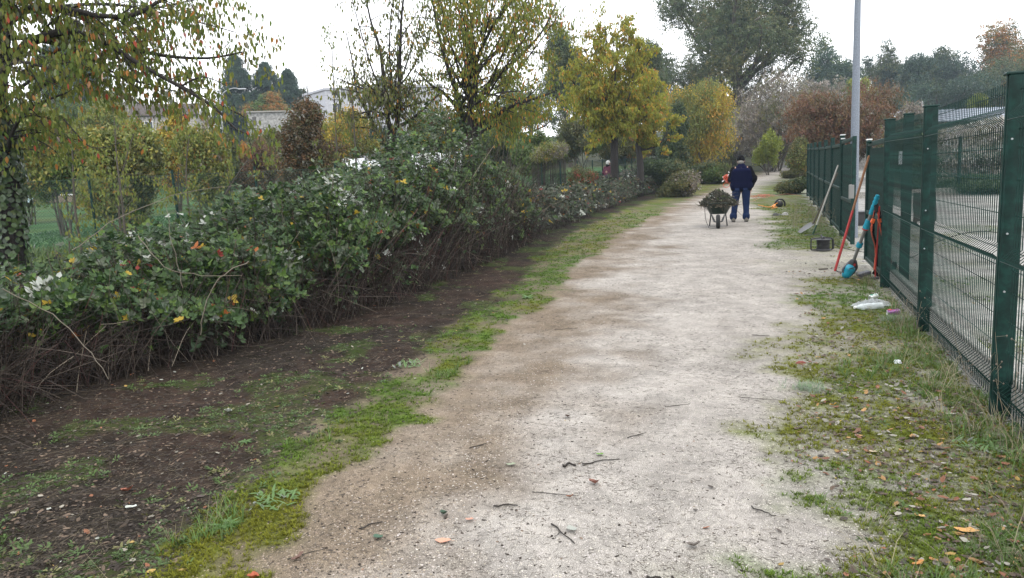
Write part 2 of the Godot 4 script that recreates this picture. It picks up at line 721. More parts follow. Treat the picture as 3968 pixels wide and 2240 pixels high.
func make_grass() -> void:
	var moss := Many.new()
	var grass := Many.new()
	var dry := Many.new()
	for i in 120000:
		var q := near_spot(2.3, 26.0)
		var a := mossy(q.x, q.y)
		if a < rnd(.3, 1.0):
			continue
		var k := rnd(.65, 1.3)
		var g := clampf(.35 + patches(q.x, q.y, 25.0, 2.0) * 2.0 + patches(q.x, q.y, 110.0, 3.0), 0, 1)
		var c := Color(.16, .165, .022).lerp(Color(.095, .16, .026), g)
		var s := rnd(.6, 1.3) * (1.0 + q.y * .035)
		moss.put(upright(rnd(0, TAU), rnd(-.3, .3), rnd(0, TAU)) * s, G(q.x, q.y, -.002), Color(c.r * k, c.g * k, c.b * k))
		var edge := fence_x(q.y) - q.x
		var tall := (1.0 - step(.05, .5, absf(edge - .1))) * .3 + step(.15, .4, patches(q.x, q.y, 70.0, 11.0)) * .22
		if tall > rnd(0, 1.1) or (q.y > 13.0 and rng.randf() < .35):
			var h := rnd(.6, 1.4) * (1.0 + .6 * tall)
			var straw := rng.randf() < (.2 if edge < .6 else .06)
			(dry if straw else grass).put(upright(rnd(0, TAU), rnd(-.25, .25), rnd(0, TAU)) * h, G(q.x, q.y, -.004), (Color(.28, .24, .15) if straw else Color(.09, .16, .03)) * k)
	many("moss", tuft(10, .016, .03, .0035, .9).mesh(), moss, leafy("moss", .8, .3, .2))
	many("grass", tuft(8, .06, .05, .0032, .9).mesh(), grass, leafy("grass_blades", .55, .5))
	many("dry_grass", tuft(5, .15, .09, .0022, 1.1).mesh(), dry, leafy("dry_blades", .7, .4))
	# the lawn behind the chain-link mesh, and rough grass between it and the hedge
	var lawn := Many.new()
	for i in 26000:
		var d := rnd(12.0, 50.0)
		var x := look(t_pl, d) - rnd(3.2, 22.0)
		if x < -.82 * d - 2.0:
			continue
		var rough := d < 19.0
		var k := rnd(.7, 1.3)
		lawn.put(upright(rnd(0, TAU), rnd(-.2, .2), rnd(0, TAU)) * Basis.from_scale(Vector3(2.2, (3.2 if rough else 1.0) * rnd(.6, 1.4), 2.2)), P(x, elev(x, d) - .01, d), (Color(.085, .13, .03) if rough else LAWN) * k)
	many("lawn_grass", tuft(12, .1, .2, .012, .6).mesh(), lawn, leafy("grass_blades", .55, .5))


func make_litter() -> void:
	# bits of twig, cut stalks and old leaves: thick on the cleared strip, thin on the gravel, scattered on the right-hand moss
	var sticks := Many.new()
	var bits := Many.new()
	var leaves := Many.new()
	var greens := Many.new()
	for i in 260000:
		var q := near_spot(2.3, 24.0)
		var l := look(t_pl, q.y)
		var r := look(t_pr, q.y)
		var hx := hedge_x(q.y)
		if q.x < hx - 1.6 or q.x > fence_x(q.y) + .3 and rng.randf() > .12:
			continue
		var strip := step(.25, .75, l - q.x)
		var right := step(-.2, .8, q.x - r)
		var path := (1.0 - strip) * (1.0 - right)
		var roll := rng.randf()
		var turn := rnd(0, TAU)
		if roll < .46:
			# short sticks and stalks
			if rng.randf() > strip * .9 + right * .12 + path * .15:
				continue
			var long := rnd(.02, .12) if strip > .5 else rnd(.012, .06)
			if strip > .5 and rng.randf() < .05:
				long = rnd(.14, .38)
			var pale := rng.randf() < (.16 if long < .13 else .45)
			var c := Color(.23, .19, .13) if pale else Color(.045, .036, .028)
			var fat := rnd(.03, .08) * clampf(.08 / long, .25, 2.2)
			sticks.put(upright(turn, rnd(-.18, .18) * strip, rnd(0, TAU)) * Basis.from_scale(Vector3(long, long * fat * 4.0, long * fat * 4.0)), G(q.x, q.y, .002 + .012 * strip * rng.randf()), c * rnd(.6, 1.4))
		elif roll < .78:
			# crumbs of bark and leaf
			if rng.randf() > strip + right * .3 + path * (.035 + .10 * step(.5, .0, (q.x - l) / (r - l))):
				continue
			var s := rnd(.004, .014) if strip > .5 else rnd(.003, .008)
			var c := Color(.04, .032, .026) if rng.randf() < .8 else Color(.13, .095, .07)
			bits.put(upright(turn, rnd(-.6, .6), rnd(0, TAU)) * Basis.from_scale(Vector3(s, s * .8, s * rnd(.8, 2.2))), G(q.x, q.y, .001), c * rnd(.6, 1.5))
		elif roll < .88:
			# dead leaves
			if rng.randf() > strip * .17 + right * .85 + path * .006:
				continue
			var s := .010 + .034 * pow(rng.randf(), 2.6)
			var w := rng.randf()
			var c := Color(.062, .046, .036)
			if w < .22:
				c = Color(.26, .235, .19)
			elif w < .32:
				c = Color(.26, .10, .045)
			elif w < .37:
				c = Color(.38, .25, .07)
			elif w < .43 and strip > .5:
				c = Color(.42, .43, .38)
			leaves.put(upright(turn, rnd(-.4, .4), rnd(0, TAU)) * Basis.from_scale(Vector3(s, s * rnd(.5, 1.4), s)), G(q.x, q.y, .004), c * rnd(.7, 1.3))
		else:
			# cut green stalks, weeds and grass left on the strip
			if rng.randf() > strip * .5 * step(-.15, .3, patches(q.x, q.y, 90.0, 9.0) + .04) + right * .05:
				continue
			var k := rnd(.6, 1.3)
			greens.put(upright(turn, rnd(-.7, .7), rnd(0, TAU)) * rnd(.35, .8), G(q.x, q.y, -.002), Color(.075, .13, .03) * k if rng.randf() < .85 else Color(.17, .165, .06) * k)
	# autumn leaves on the right-hand moss, thicker towards the fence
	for i in 16000:
		var q := near_spot(2.3, 11.0)
		var r := look(t_pr, q.y)
		var e := fence_x(q.y) - q.x
		if e < -.1 or q.x < r - .1 or patches(q.x, q.y, 60.0, 21.0) + rnd(-.3, .3) < -.05:
			continue
		var w := rng.randf()
		var c := Color(.10, .07, .05)
		if w < .22:
			c = Color(.30, .28, .235)
		elif w < .40:
			c = Color(.20, .085, .045)
		elif w < .46:
			c = Color(.36, .21, .08)
		var s := .016 + .036 * pow(rng.randf(), 1.8)
		leaves.put(upright(rnd(0, TAU), rnd(-.4, .4), rnd(0, TAU)) * Basis.from_scale(Vector3(s * rnd(.7, 1.2), s * rnd(.5, 1.6), s)), G(q.x, q.y, .008), c * rnd(.7, 1.3))
	# fine dark flecks of stalk and bark trodden into the gravel
	for i in 60000:
		var q := near_spot(2.3, 19.0)
		var l := look(t_pl, q.y)
		var r := look(t_pr, q.y)
		if q.x < l - .2 or q.x > r + .3 or patches(q.x, q.y, 80.0, 25.0) + rnd(-.4, .4) < -.05:
			continue
		var long := rnd(.006, .024) * (1.0 + q.y * .05)
		var thin := rnd(.0016, .003) * 22.0 * (1.0 + q.y * .05)
		sticks.put(upright(rnd(0, TAU)) * Basis.from_scale(Vector3(long, thin * .8, thin)), G(q.x, q.y, .0005), Color(.15, .13, .11) * rnd(.4, 1.3))
	many("twig_litter", twig_shape(3).mesh(), sticks, leafy("litter_wood", .85, 0.0, .3))
	many("bark_litter", pebble_shape(.35).mesh(), bits, leafy("litter_wood", .85, 0.0, .3))
	many("leaf_litter", dry_leaf_shape(1.0).mesh(), leaves, leafy("dead_leaves", .65, .25))
	many("weed_litter", weed_shape().mesh(), greens, leafy("grass_blades", .55, .5))


# ---------------------------------------------------------------- plants
var leaf_cherry: ArrayMesh
var sprays := []
var bramble := []

# base colours of leaves, linear
var GREEN := [[5, Color(.085, .135, .025)], [3, Color(.11, .16, .03)], [2, Color(.06, .10, .022)]]
var YELLOWGREEN := [[4, Color(.185, .205, .045)], [3, Color(.13, .165, .04)], [2, Color(.26, .235, .045)], [.5, Color(.3, .16, .03)]]
var DARKGREEN := [[4, Color(.045, .075, .025)], [3, Color(.03, .055, .02)], [1, Color(.07, .10, .03)]]
var OLIVE := [[4, Color(.10, .105, .03)], [3, Color(.075, .09, .03)], [2, Color(.14, .12, .035)]]
var GOLD := [[5, Color(.40, .30, .03)], [3, Color(.27, .25, .03)], [2, Color(.46, .23, .03)]]
var ORANGE := [[4, Color(.34, .15, .03)], [3, Color(.26, .17, .035)], [2, Color(.13, .12, .03)]]
var BROWN := [[4, Color(.11, .075, .035)], [3, Color(.085, .08, .03)], [2, Color(.16, .085, .035)], [1, Color(.22, .2, .16)]]
var REDBROWN := [[4, Color(.15, .07, .04)], [3, Color(.17, .10, .04)], [2, Color(.10, .08, .035)]]
var GREYBROWN := [[4, Color(.23, .195, .155)], [3, Color(.16, .14, .105)], [2, Color(.32, .29, .25)], [1, Color(.2, .19, .06)]]
var BLUEGREEN := [[4, Color(.035, .075, .045)], [3, Color(.05, .09, .05)], [2, Color(.03, .06, .035)]]
var GREYGREEN := [[4, Color(.085, .115, .045)], [3, Color(.06, .09, .035)], [2, Color(.12, .13, .05)]]
var CHERRY := [[7, Color(.16, .19, .04)], [4, Color(.11, .155, .035)], [2, Color(.23, .21, .05)], [.8, Color(.40, .17, .045)], [.3, Color(.40, .08, .045)], [1.2, Color(.13, .12, .06)]]
var CHERRY_WARM := [[7, Color(.19, .215, .042)], [4, Color(.14, .18, .038)], [2, Color(.31, .25, .045)], [1.2, Color(.46, .24, .05)], [.3, Color(.40, .12, .045)]]
var CHERRY_GOLD := [[5, Color(.32, .31, .045)], [6, Color(.25, .27, .05)], [2, Color(.44, .31, .05)], [.5, Color(.5, .25, .05)]]


func make_materials() -> void:
	# materials that several things share
	mat("grey_bark", lin(.085, .072, .056), .9)
	mat("dark_bark", lin(.035, .03, .026), .9)
	grained("cherry_bark", lin(.045, .036, .03), .85, .05, .45, 3.0, 1.2)
	mat("galvanised", lin(.42, .43, .44), .4, .5)
	mat("white_frame", lin(.62, .62, .6), .5)
	mat("black_plastic", lin(.012, .012, .013), .45)
	mat("black_rubber", lin(.012, .012, .012), .7)
	mat("black_cloth", lin(.010, .010, .011), .8)
	mat("white_plastic", lin(.74, .74, .72), .4)
	mat("white_sheet", lin(.72, .75, .78), .5)
	mat("tool_steel", lin(.12, .12, .12), .45, .6)
	grained("concrete", lin(.47, .445, .40), .9, .035, .55, 1.6, .5)
	grained("house_render", lin(.45, .42, .38), .9, .02, .75, .4)
	grained("red_paint", lin(.55, .035, .03), .5, .06, .65, 6.0)
	grained("grey_wood", lin(.23, .20, .16), .8, .06, .5, 5.0)
	grained("skin", lin(.42, .25, .18), .55, .08, .8, 14.0)


func make_leaves() -> void:
	leaf_cherry = leaf_shape(.097, .042, .3, .18).mesh()
	for i in 3:
		sprays.append(spray(9, .16, .09, .05).mesh())
	for i in 3:
		sprays.append(spray(8, .22, .10, .04, 1.3).mesh())
	for i in 4:
		bramble.append(bramble_leaf([3, 5, 3, 1][i]).mesh())


var limb_bare := 0.0   # the share of a limb, from its foot, that carries no twigs
func limb(s: Shape, pts: Array, r0: float, r1: float, tips: Array, twig := .6, every := .25, level := 1, droop := .25, sides := 6) -> void:
	# a limb along those points, with side twigs; leaf places go to tips as [point, direction]
	var p := smooth(pts, 4) if pts.size() > 2 else pts
	s.tube(p, [r0, r1], sides)
	var total := 0.0
	for i in p.size() - 1:
		total += p[i].distance_to(p[i + 1])
	var walked := 0.0
	var next := maxf(every * rnd(.4, 1.2), total * limb_bare)
	for i in p.size() - 1:
		var a: Vector3 = p[i]
		var b: Vector3 = p[i + 1]
		var step := a.distance_to(b)
		var dir := (b - a).normalized()
		while next < walked + step:
			var o := a.lerp(b, (next - walked) / step)
			var f := next / total
			var out := (rvec() - dir * .2)
			out = (out - dir * out.dot(dir)).normalized()
			var d := (dir * rnd(.4, 1.0) + out * rnd(.6, 1.0) + Vector3.UP * rnd(-.1, .35)).normalized()
			var l := twig * rnd(.45, 1.15) * lerpf(1.1, .7, f)
			var q := [o]
			for k in 4:
				d = (d + Vector3.DOWN * droop * .3 + rvec() * .18).normalized()
				q.append(q[-1] + d * l / 4.0)
			var r := maxf(lerpf(r0, r1, f) * .45, .0025)
			r = minf(r, .012 * l / .5)
			if level > 0:
				limb(s, q, r, r * .4, tips, twig * .5, every * .75, level - 1, droop, 4 if level > 1 else 3)
			else:
				s.tube(q, [r, r * .5], 3)
				for k in range(1, 5):
					tips.append([q[k], (q[k] - q[k - 1]).normalized()])
			if level > 0:
				tips.append([q[4], d])
			next += every * rnd(.6, 1.4)
		walked += step
	tips.append([p[-1], (p[-1] - p[-2]).normalized()])


func hang_leaves(tips: Array, n: int, palette: Array, size := 1.0, scatter := .05) -> Many:
	var m := Many.new()
	for i in n:
		var t = tips[rng.randi() % tips.size()]
		var o: Vector3 = t[0] + rvec() * scatter * rng.randf()
		var tilt := absf(rng.randfn()) * .38
		var b := Basis(Vector3.UP, rnd(0, TAU)) * Basis(Vector3.RIGHT, tilt) * Basis(Vector3.UP, rnd(-.8, .8))
		m.put(b * (size * rnd(.7, 1.15)), o, pick(palette))
	return m


func clump_crown(clumps: Array, n: int, palette: Array, size: float, second := [], share := 0.0, fill := .45) -> Many:
	# leaf sprays through the volume of some uneven clumps [centre, radii]; the second palette comes in patches
	var m := Many.new()
	var volume := []
	var total := 0.0
	for k in clumps:
		total += pow(k[1].x * k[1].y * k[1].z, .667)
		volume.append(total)
	for i in n:
		var r := rng.randf() * total
		var w := 0
		while volume[w] < r:
			w += 1
		var u := rvec()
		var rad := pow(rng.randf(), fill) * (1.0 + .25 * noise.get_noise_3dv(u * 160.0 + clumps[w][0] * 40.0)) * rnd(.85, 1.12)
		var o: Vector3 = clumps[w][0] + u * clumps[w][1] * rad
		var pal := palette
		if second.size() and noise.get_noise_3dv(o * 22.0) + rnd(-.25, .25) < share * 2.0 - 1.0:
			pal = second
		var b := Basis(Vector3.UP, rnd(0, TAU)) * Basis(Vector3.RIGHT, rnd(-.5, .5))
		m.put(b * (size * rnd(.7, 1.3)), o, pick(pal))
	return m


func bush(called: String, label: String, x: float, d: float, half: float, low: float, high: float, palette: Array, n: int, size := 1.0, second := [], share := .35, lobes := 11, stems := 7, which := 0, group := "") -> Node3D:
	# a shrub or small tree: stems from the ground, uneven crown between the heights low and high
	var y := elev(x, d)
	var t := thing(called, label, "tree" if high > 4.5 else "shrub", P(x, y - .05, d), 0.0, group)
	var s := Shape.new()
	var clumps := []
	var r := (high - low) * .5
	for i in lobes:
		var u := rvec()
		var f := pow(rng.randf(), .5) * .78
		var c := Vector3(u.x * half * f, low + r + u.y * r * f, u.z * half * f)
		# the crown narrows upward
		c.x *= 1.1 - .3 * (c.y - low) / (high - low)
		var k := rnd(.28, .5)
		clumps.append([c, Vector3(half * k, r * k * 1.05, half * k)])
	for i in stems:
		var c: Vector3 = clumps[i % lobes][0]
		var a := Vector3(rnd(-.15, .15) * half, 0, rnd(-.15, .15) * half)
		var tips := []
		limb(s, [a, a.lerp(c, .5) + rvec() * half * .08, c, c + (c - a) * .25], maxf(.012, high * .0065), .006, tips, half * .45, half * .28, 0, -.1, 5)
	var m := mat("grey_bark", lin(.10, .085, .065), .9)
	obj("stems", s, m, t)
	many("crown", sprays[which + rng.randi() % 3], clump_crown(clumps, n, palette, size, second, share), leafy("far_leaves", .55, .45), t)
	return t


func big_tree(called: String, label: String, x: float, d: float, trunk: float, clumps: Array, palette: Array, n: int, size: float, second := [], share := .3, group := "", which := 0) -> Node3D:
	# clumps are given relative to the foot of the tree
	var t := thing(called, label, "tree", P(x, elev(x, d) - .1, d), 0.0, group)
	var s := Shape.new()
	var top := 0.0
	for k in clumps:
		top = maxf(top, k[0].y)
	s.tube(smooth([Vector3.ZERO, Vector3(trunk * .3, top * .3, 0), Vector3(0, top * .6, trunk), Vector3(0, top * .95, 0)]), [trunk, trunk * .25], 8)
	for k in clumps:
		var o := Vector3(0, minf(k[0].y * .62, top * .7), 0)
		s.tube(smooth([o, o.lerp(k[0], .5) + Vector3(0, -.05 * top * rng.randf(), 0) + rvec() * top * .02, k[0], k[0] + rvec() * k[1].x * .7]), [trunk * .35, trunk * .06], 5)
	obj("trunk", s, mat("grey_bark", lin(.10, .085, .065), .9), t)
	many("crown", sprays[which + rng.randi() % 3], clump_crown(clumps, n, palette, size, second, share, .5), leafy("far_leaves", .55, .45), t)
	return t


func random_clumps(n: int, cx: float, cy: float, half: float, high: float, k := .34) -> Array:
	var out := []
	for i in n:
		var u := rvec()
		var f := pow(rng.randf(), .6) * .85
		var q := rnd(.7, 1.3) * k
		out.append([Vector3(cx + u.x * half * f, cy + u.y * high * f, u.z * half * f), Vector3(half * q, high * q * .85, half * q)])
	return out


func conifer(label: String, x: float, d: float, half: float, high: float, group: String) -> void:
	var t := thing("conifer", label, "tree", P(x, elev(x, d) - .1, d), 0.0, group)
	var s := Shape.new()
	s.tube([Vector3.ZERO, Vector3(0, high * .97, 0)], [half * .09, .04], 7)
	var m := Many.new()
	for i in int(high * 15.0):
		var f := pow(rng.randf(), .8)
		var y := high * (.12 + .86 * f)
		var l := half * pow(1.0 - f, .75) * rnd(.55, 1.1) + .25
		var a := rnd(0, TAU)
		var out := Vector3(cos(a), 0, sin(a))
		var q := [Vector3(0, y, 0), Vector3(0, y, 0) + out * l * .55 + Vector3(0, l * .12, 0), Vector3(0, y, 0) + out * l + Vector3(0, l * .3, 0)]
		s.tube(q, [.05, .015], 3)
		for k in int(8.0 + l * 11.0):
			var g := pow(rng.randf(), .6)
			var o: Vector3 = (q[0] as Vector3).lerp(q[2], g) + Vector3(0, l * .08 * sin(PI * g), 0) + rvec() * .28
			var up := (Vector3.UP * .8 + out * .7 + rvec() * .5).normalized()
			m.put(Basis(up.cross(rvec()).normalized(), up, Vector3.ZERO).orthonormalized() if false else facing(up.cross(rvec()).normalized(), 0).rotated(Vector3.UP, 0) * rnd(.7, 1.3), o, pick(BLUEGREEN))
	obj("trunk", s, mat("grey_bark", lin(.10, .085, .065), .9), t)
	many("crown", needles(14, .55).mesh(), m, leafy("far_leaves", .55, .45), t)


func ivy_on(t: Node3D, line: Array, radius: float, n: int, size: float) -> void:
	# ivy leaves lying over a trunk, facing outward
	var m := Many.new()
	var p := smooth(line, 6)
	for i in n:
		var k := rng.randi() % (p.size() - 1)
		var c: Vector3 = p[k].lerp(p[k + 1], rng.randf())
		var a := rnd(0, TAU)
		var out := Vector3(cos(a), rnd(-.1, .5), sin(a)).normalized()
		var bulge := 1.0 + .35 * noise.get_noise_3dv(c * 130.0 + out * 50.0)
		m.put(facing((out + rvec() * .35).normalized(), rnd(-.6, .6)) * size * rnd(.7, 1.3), c + out * radius * bulge * rnd(.75, 1.15), pick(DARKGREEN))
	many("ivy", leaf_shape(.075, .07, .12, .1).mesh(), m, leafy("ivy_leaves", .38, .15, .5), t)


func near_cherry() -> void:
	var t := thing("cherry_tree", "ivy-clad cherry tree at the left edge with drooping branches of green and red leaves", "tree", P(-5.7, elev(-5.7, 8.5), 8.5))
	var o := t.position
	var q := func(x: float, y: float, d: float) -> Vector3: return P(x, y, d) - o
	var bark := grained("cherry_bark", lin(.045, .036, .03), .85, .05, .45, 3.0, 1.2)
	var s := Shape.new()
	var tips := []
	var line := [q.call(-5.8, -.1, 8.55), q.call(-5.72, 1.0, 8.5), q.call(-5.66, 1.73, 8.5), q.call(-5.62, 2.4, 8.45), q.call(-5.53, 2.95, 8.4), q.call(-5.35, 3.5, 8.35), q.call(-5.2, 3.9, 8.3), q.call(-5.0, 4.8, 8.2)]
	s.tube(smooth(line, 5), [.15, .055], 10)
	limb(s, [q.call(-5.3, 3.52, 8.35), q.call(-4.92, 3.62, 8.2), q.call(-4.41, 3.54, 8.1), q.call(-4.2, 3.49, 8.1), q.call(-3.88, 3.5, 8.2), q.call(-3.55, 3.68, 8.3), q.call(-3.1, 3.8, 8.4)], .045, .012, tips, .62, .09, 1, .7)
	limb(s, [q.call(-5.5, 3.0, 8.4), q.call(-5.01, 3.27, 8.2), q.call(-4.53, 3.34, 8.1), q.call(-4.17, 3.22, 8.1), q.call(-3.81, 2.97, 8.1), q.call(-3.42, 2.73, 8.1), q.call(-3.08, 2.5, 8.1), q.call(-2.89, 2.28, 8.1), q.call(-2.74, 2.2, 8.1)], .045, .006, tips, .46, .12, 1, .65)
	limb(s, [q.call(-5.4, 3.2, 8.4), q.call(-4.9, 3.42, 8.6), q.call(-4.4, 3.32, 8.8), q.call(-3.9, 3.2, 8.9), q.call(-3.4, 3.15, 8.9), q.call(-3.0, 3.2, 8.9)], .04, .008, tips, .66, .10, 1, .7)
	limb(s, [q.call(-3.42, 2.73, 8.1), q.call(-3.17, 2.82, 8.1), q.call(-2.93, 2.72, 8.1)], .012, .004, tips, .2, .12, 0, .6)
	limb(s, [q.call(-5.6, 2.1, 8.5), q.call(-5.35, 2.3, 8.2), q.call(-5.0, 2.55, 8.0), q.call(-4.5, 2.7, 7.9)], .03, .008, tips, .66, .10, 1, .7)
	limb(s, [q.call(-5.55, 2.7, 8.4), q.call(-5.2, 2.9, 7.9), q.call(-4.7, 2.95, 7.5), q.call(-4.2, 2.8, 7.3)], .035, .008, tips, .66, .10, 1, .7)
	limb(s, [q.call(-5.3, 3.6, 8.4), q.call(-5.0, 3.9, 8.0), q.call(-4.4, 4.05, 7.7), q.call(-3.8, 3.95, 7.6)], .04, .01, tips, .66, .10, 1, .7)
	limb(s, [q.call(-4.52, 2.42, 7.8), q.call(-4.42, 2.28, 7.8), q.call(-4.29, 2.13, 7.8), q.call(-4.1, 2.12, 7.8), q.call(-3.94, 2.17, 7.8)], .008, .004, tips, .12, .3, 0, .6)
	limb(s, [q.call(-5.5, 2.9, 8.5), q.call(-5.9, 3.2, 8.0), q.call(-6.4, 3.3, 7.6)], .035, .01, tips, .6, .18, 1, .7)
	limb_bare = .3
	for i in 9:
		var a: Vector3 = q.call(-5.35 + rnd(-.15, .15), rnd(2.7, 3.7), 8.4)
		var e: Vector3 = q.call(rnd(-5.6, -3.3), rnd(2.5, 4.4), rnd(6.9, 10.5))
		limb(s, [a, a.lerp(e, .4) + Vector3(0, .18, 0), a.lerp(e, .75) + Vector3(0, .1, 0), e], .022, .006, tips, .6, .13, 1, .7, 5)
	limb_bare = 0.0
	obj("trunk", s, bark, t)
	ivy_on(t, [line[0], line[1], line[2], line[3]], .2, 1700, .75)
	# the leaves that show largest are parts of their own, the rest is one part
	var lm := hang_leaves(tips, 9500, CHERRY, .74, .17)
	many("leaves", leaf_cherry, lm, leafy("cherry_leaves", .55, 1.0, .35), t)
	var kinds := [[5, lin(.10, .12, .025)], [4, lin(.075, .105, .028)], [2, lin(.18, .15, .03)], [2, lin(.36, .13, .03)], [1, lin(.40, .055, .04)]]
	for i in 110:
		var p = tips[rng.randi() % tips.size()]
		var k := rng.randi() % 14
		var w := 0
		while k >= kinds[w][0]:
			k -= kinds[w][0]
			w += 1
		var m := mat("cherry_leaf_%d" % w, kinds[w][1], .5)
		m.cull_mode = BaseMaterial3D.CULL_DISABLED
		m.backlight_enabled = true
		m.backlight = lin(.5, .5, .5)
		var l := obj("leaf", leaf_cherry, m, t)
		l.transform = Transform3D(Basis(Vector3.UP, rnd(0, TAU)) * Basis(Vector3.RIGHT, absf(rng.randfn()) * .35) * rnd(.7, .95), p[0] + rvec() * .08)


func garden_cherries() -> void:
	var bark := grained("cherry_bark", Color.WHITE, .85, .05, .45, 3.0, 1.2)
	# the slender one with the ivy sleeve
	var t := thing("cherry_tree", "slender half-bare cherry tree with ivy round its forked trunk, behind the bramble hedge", "tree", P(-2.62, elev(-2.62, 17) - .05, 17))
	var o := t.position
	var q := func(x: float, y: float, d: float) -> Vector3: return P(x, y, d) - o
	var s := Shape.new()
	var tips := []
	var line := [q.call(-2.62, 0, 17), q.call(-2.6, 1.4, 17), q.call(-2.58, 2.2, 17), q.call(-2.54, 2.85, 17)]
	s.tube(smooth(line), [.15, .1], 9)
	limb(s, [line[3], q.call(-2.61, 3.1, 17), q.call(-2.64, 3.95, 17), q.call(-2.7, 4.65, 17.1), q.call(-2.88, 5.3, 17.2), q.call(-3.0, 6.2, 17.3)], .07, .012, tips, .75, .22, 1, .45)
	limb(s, [line[3], q.call(-2.4, 2.95, 16.9), q.call(-2.31, 3.6, 16.9), q.call(-2.22, 4.4, 16.8), q.call(-2.1, 5.3, 16.7), q.call(-1.9, 6.2, 16.6)], .075, .012, tips, .75, .22, 1, .45)
	limb(s, [line[2], q.call(-2.85, 2.75, 17.1), q.call(-3.05, 3.18, 17.2), q.call(-3.21, 3.5, 17.2), q.call(-3.33, 3.75, 17.3), q.call(-3.38, 4.4, 17.4), q.call(-3.5, 5.1, 17.5)], .055, .01, tips, .6, .24, 1, .45)
	limb(s, [q.call(-2.5, 2.85, 17), q.call(-2.04, 3.05, 16.8), q.call(-1.66, 3.3, 16.6), q.call(-1.35, 3.55, 16.5)], .045, .008, tips, .6, .24, 1, .5)
	limb(s, [q.call(-2.62, 3.4, 17), q.call(-3.0, 3.6, 16.6), q.call(-3.5, 3.7, 16.3)], .03, .008, tips, .55, .25, 1, .5)
	ivy_on(t, line.slice(0, 3), .2, 420, 1.0)
	for i in 20:
		var u := rvec()
		var e: Vector3 = q.call(-2.6 + u.x * 1.35, 4.3 + u.y * 1.7, 17.0 + u.z * 1.2)
		var a: Vector3 = q.call(-2.55 + rnd(-.1, .1), 2.9 + rnd(0, 1.0), 17)
		limb(s, [a, a.lerp(e, .4) + rvec() * .1, e], .03, .007, tips, .55, .2, 1, .4, 5)
	obj("trunk", s, bark, t)
	many("leaves", leaf_cherry, hang_leaves(tips, 4600, [[5, Color(.15, .17, .05)], [3, Color(.17, .165, .10)], [2, Color(.12, .15, .04)], [1, Color(.32, .23, .05)], [.4, Color(.40, .2, .05)]], .9, .14), leafy("cherry_leaves", .55, 1.0, .35), t)
	# the broad one to its right
	t = thing("cherry_tree", "broad cherry tree with hanging green and orange leaves, dark forked trunk behind the tallest brambles", "tree", P(-.95, elev(-.95, 18) - .05, 18))
	o = t.position
	q = func(x: float, y: float, d: float) -> Vector3: return P(x, y, d) - o
	s = Shape.new()
	tips = []
	s.tube(smooth([q.call(-.92, 0, 18), q.call(-.9, 1.5, 18), q.call(-.88, 2.4, 18)]), [.2, .16], 9)
	limb(s, [q.call(-.9, 2.2, 18), q.call(-1.04, 2.81, 18), q.call(-1.06, 3.5, 18), q.call(-1.3, 4.4, 18.1), q.call(-1.5, 5.4, 18.2), q.call(-1.6, 6.6, 18.2)], .1, .012, tips, .95, .2, 1, .45)
	limb_bare = .25
	limb(s, [q.call(-.88, 2.3, 18), q.call(-.79, 3.1, 17.9), q.call(-.6, 3.99, 17.8), q.call(-.69, 4.8, 17.7), q.call(-.5, 5.8, 17.6), q.call(-.4, 6.9, 17.5)], .1, .012, tips, .95, .18, 1, .45)
	limb(s, [q.call(-1.04, 3.3, 18), q.call(-1.4, 3.7, 17.7), q.call(-1.64, 3.85, 17.6), q.call(-2.0, 4.2, 17.5)], .05, .01, tips, .7, .2, 1, .45)
	limb(s, [q.call(-.8, 2.7, 18), q.call(-.35, 3.05, 17.8), q.call(.2, 3.3, 17.6), q.call(.8, 3.45, 17.5), q.call(1.25, 3.6, 17.5)], .06, .01, tips, .85, .17, 1, .55)
	limb(s, [q.call(-.7, 3.4, 17.9), q.call(-.2, 4.0, 18.2), q.call(.4, 4.5, 18.4), q.call(1.0, 5.1, 18.6), q.call(1.4, 5.8, 18.8)], .07, .01, tips, .9, .17, 1, .45)
	limb(s, [q.call(-.65, 4.2, 17.8), q.call(-.2, 5.0, 17.4), q.call(.4, 5.7, 17.2), q.call(.8, 6.5, 17.0)], .05, .01, tips, .85, .2, 1, .45)
	limb(s, [q.call(-.85, 2.6, 18), q.call(-.4, 2.9, 18.6), q.call(.2, 3.3, 19.0), q.call(.9, 3.9, 19.2)], .05, .01, tips, .8, .2, 1, .5)
	limb(s, [q.call(-1.0, 3.0, 18), q.call(-.7, 3.3, 17.3), q.call(-.2, 3.5, 16.8), q.call(.4, 3.5, 16.5)], .045, .01, tips, .8, .2, 1, .55)
	ivy_on(t, [q.call(-1.02, 2.7, 18), q.call(-1.04, 3.2, 18), q.call(-1.06, 3.6, 18)], .13, 200, .9)
	limb_bare = .45
	for i in 42:
		var u := rvec()
		var e: Vector3 = q.call(-.1 + u.x * 1.75, 4.9 + u.y * 2.0, 17.9 + u.z * 1.7)
		var a: Vector3 = q.call(-.8 + rnd(-.2, .2), 2.8 + rnd(0, 1.4), 18)
		limb(s, [a, a.lerp(e, .4) + rvec() * .15, e], .035, .007, tips, .7, .2, 1, .45, 5)
	limb_bare = 0.0
	obj("trunk", s, bark, t)
	many("leaves", leaf_cherry, hang_leaves(tips, 14500, CHERRY_WARM, .92, .24), leafy("cherry_leaves", .55, 1.0, .35), t)


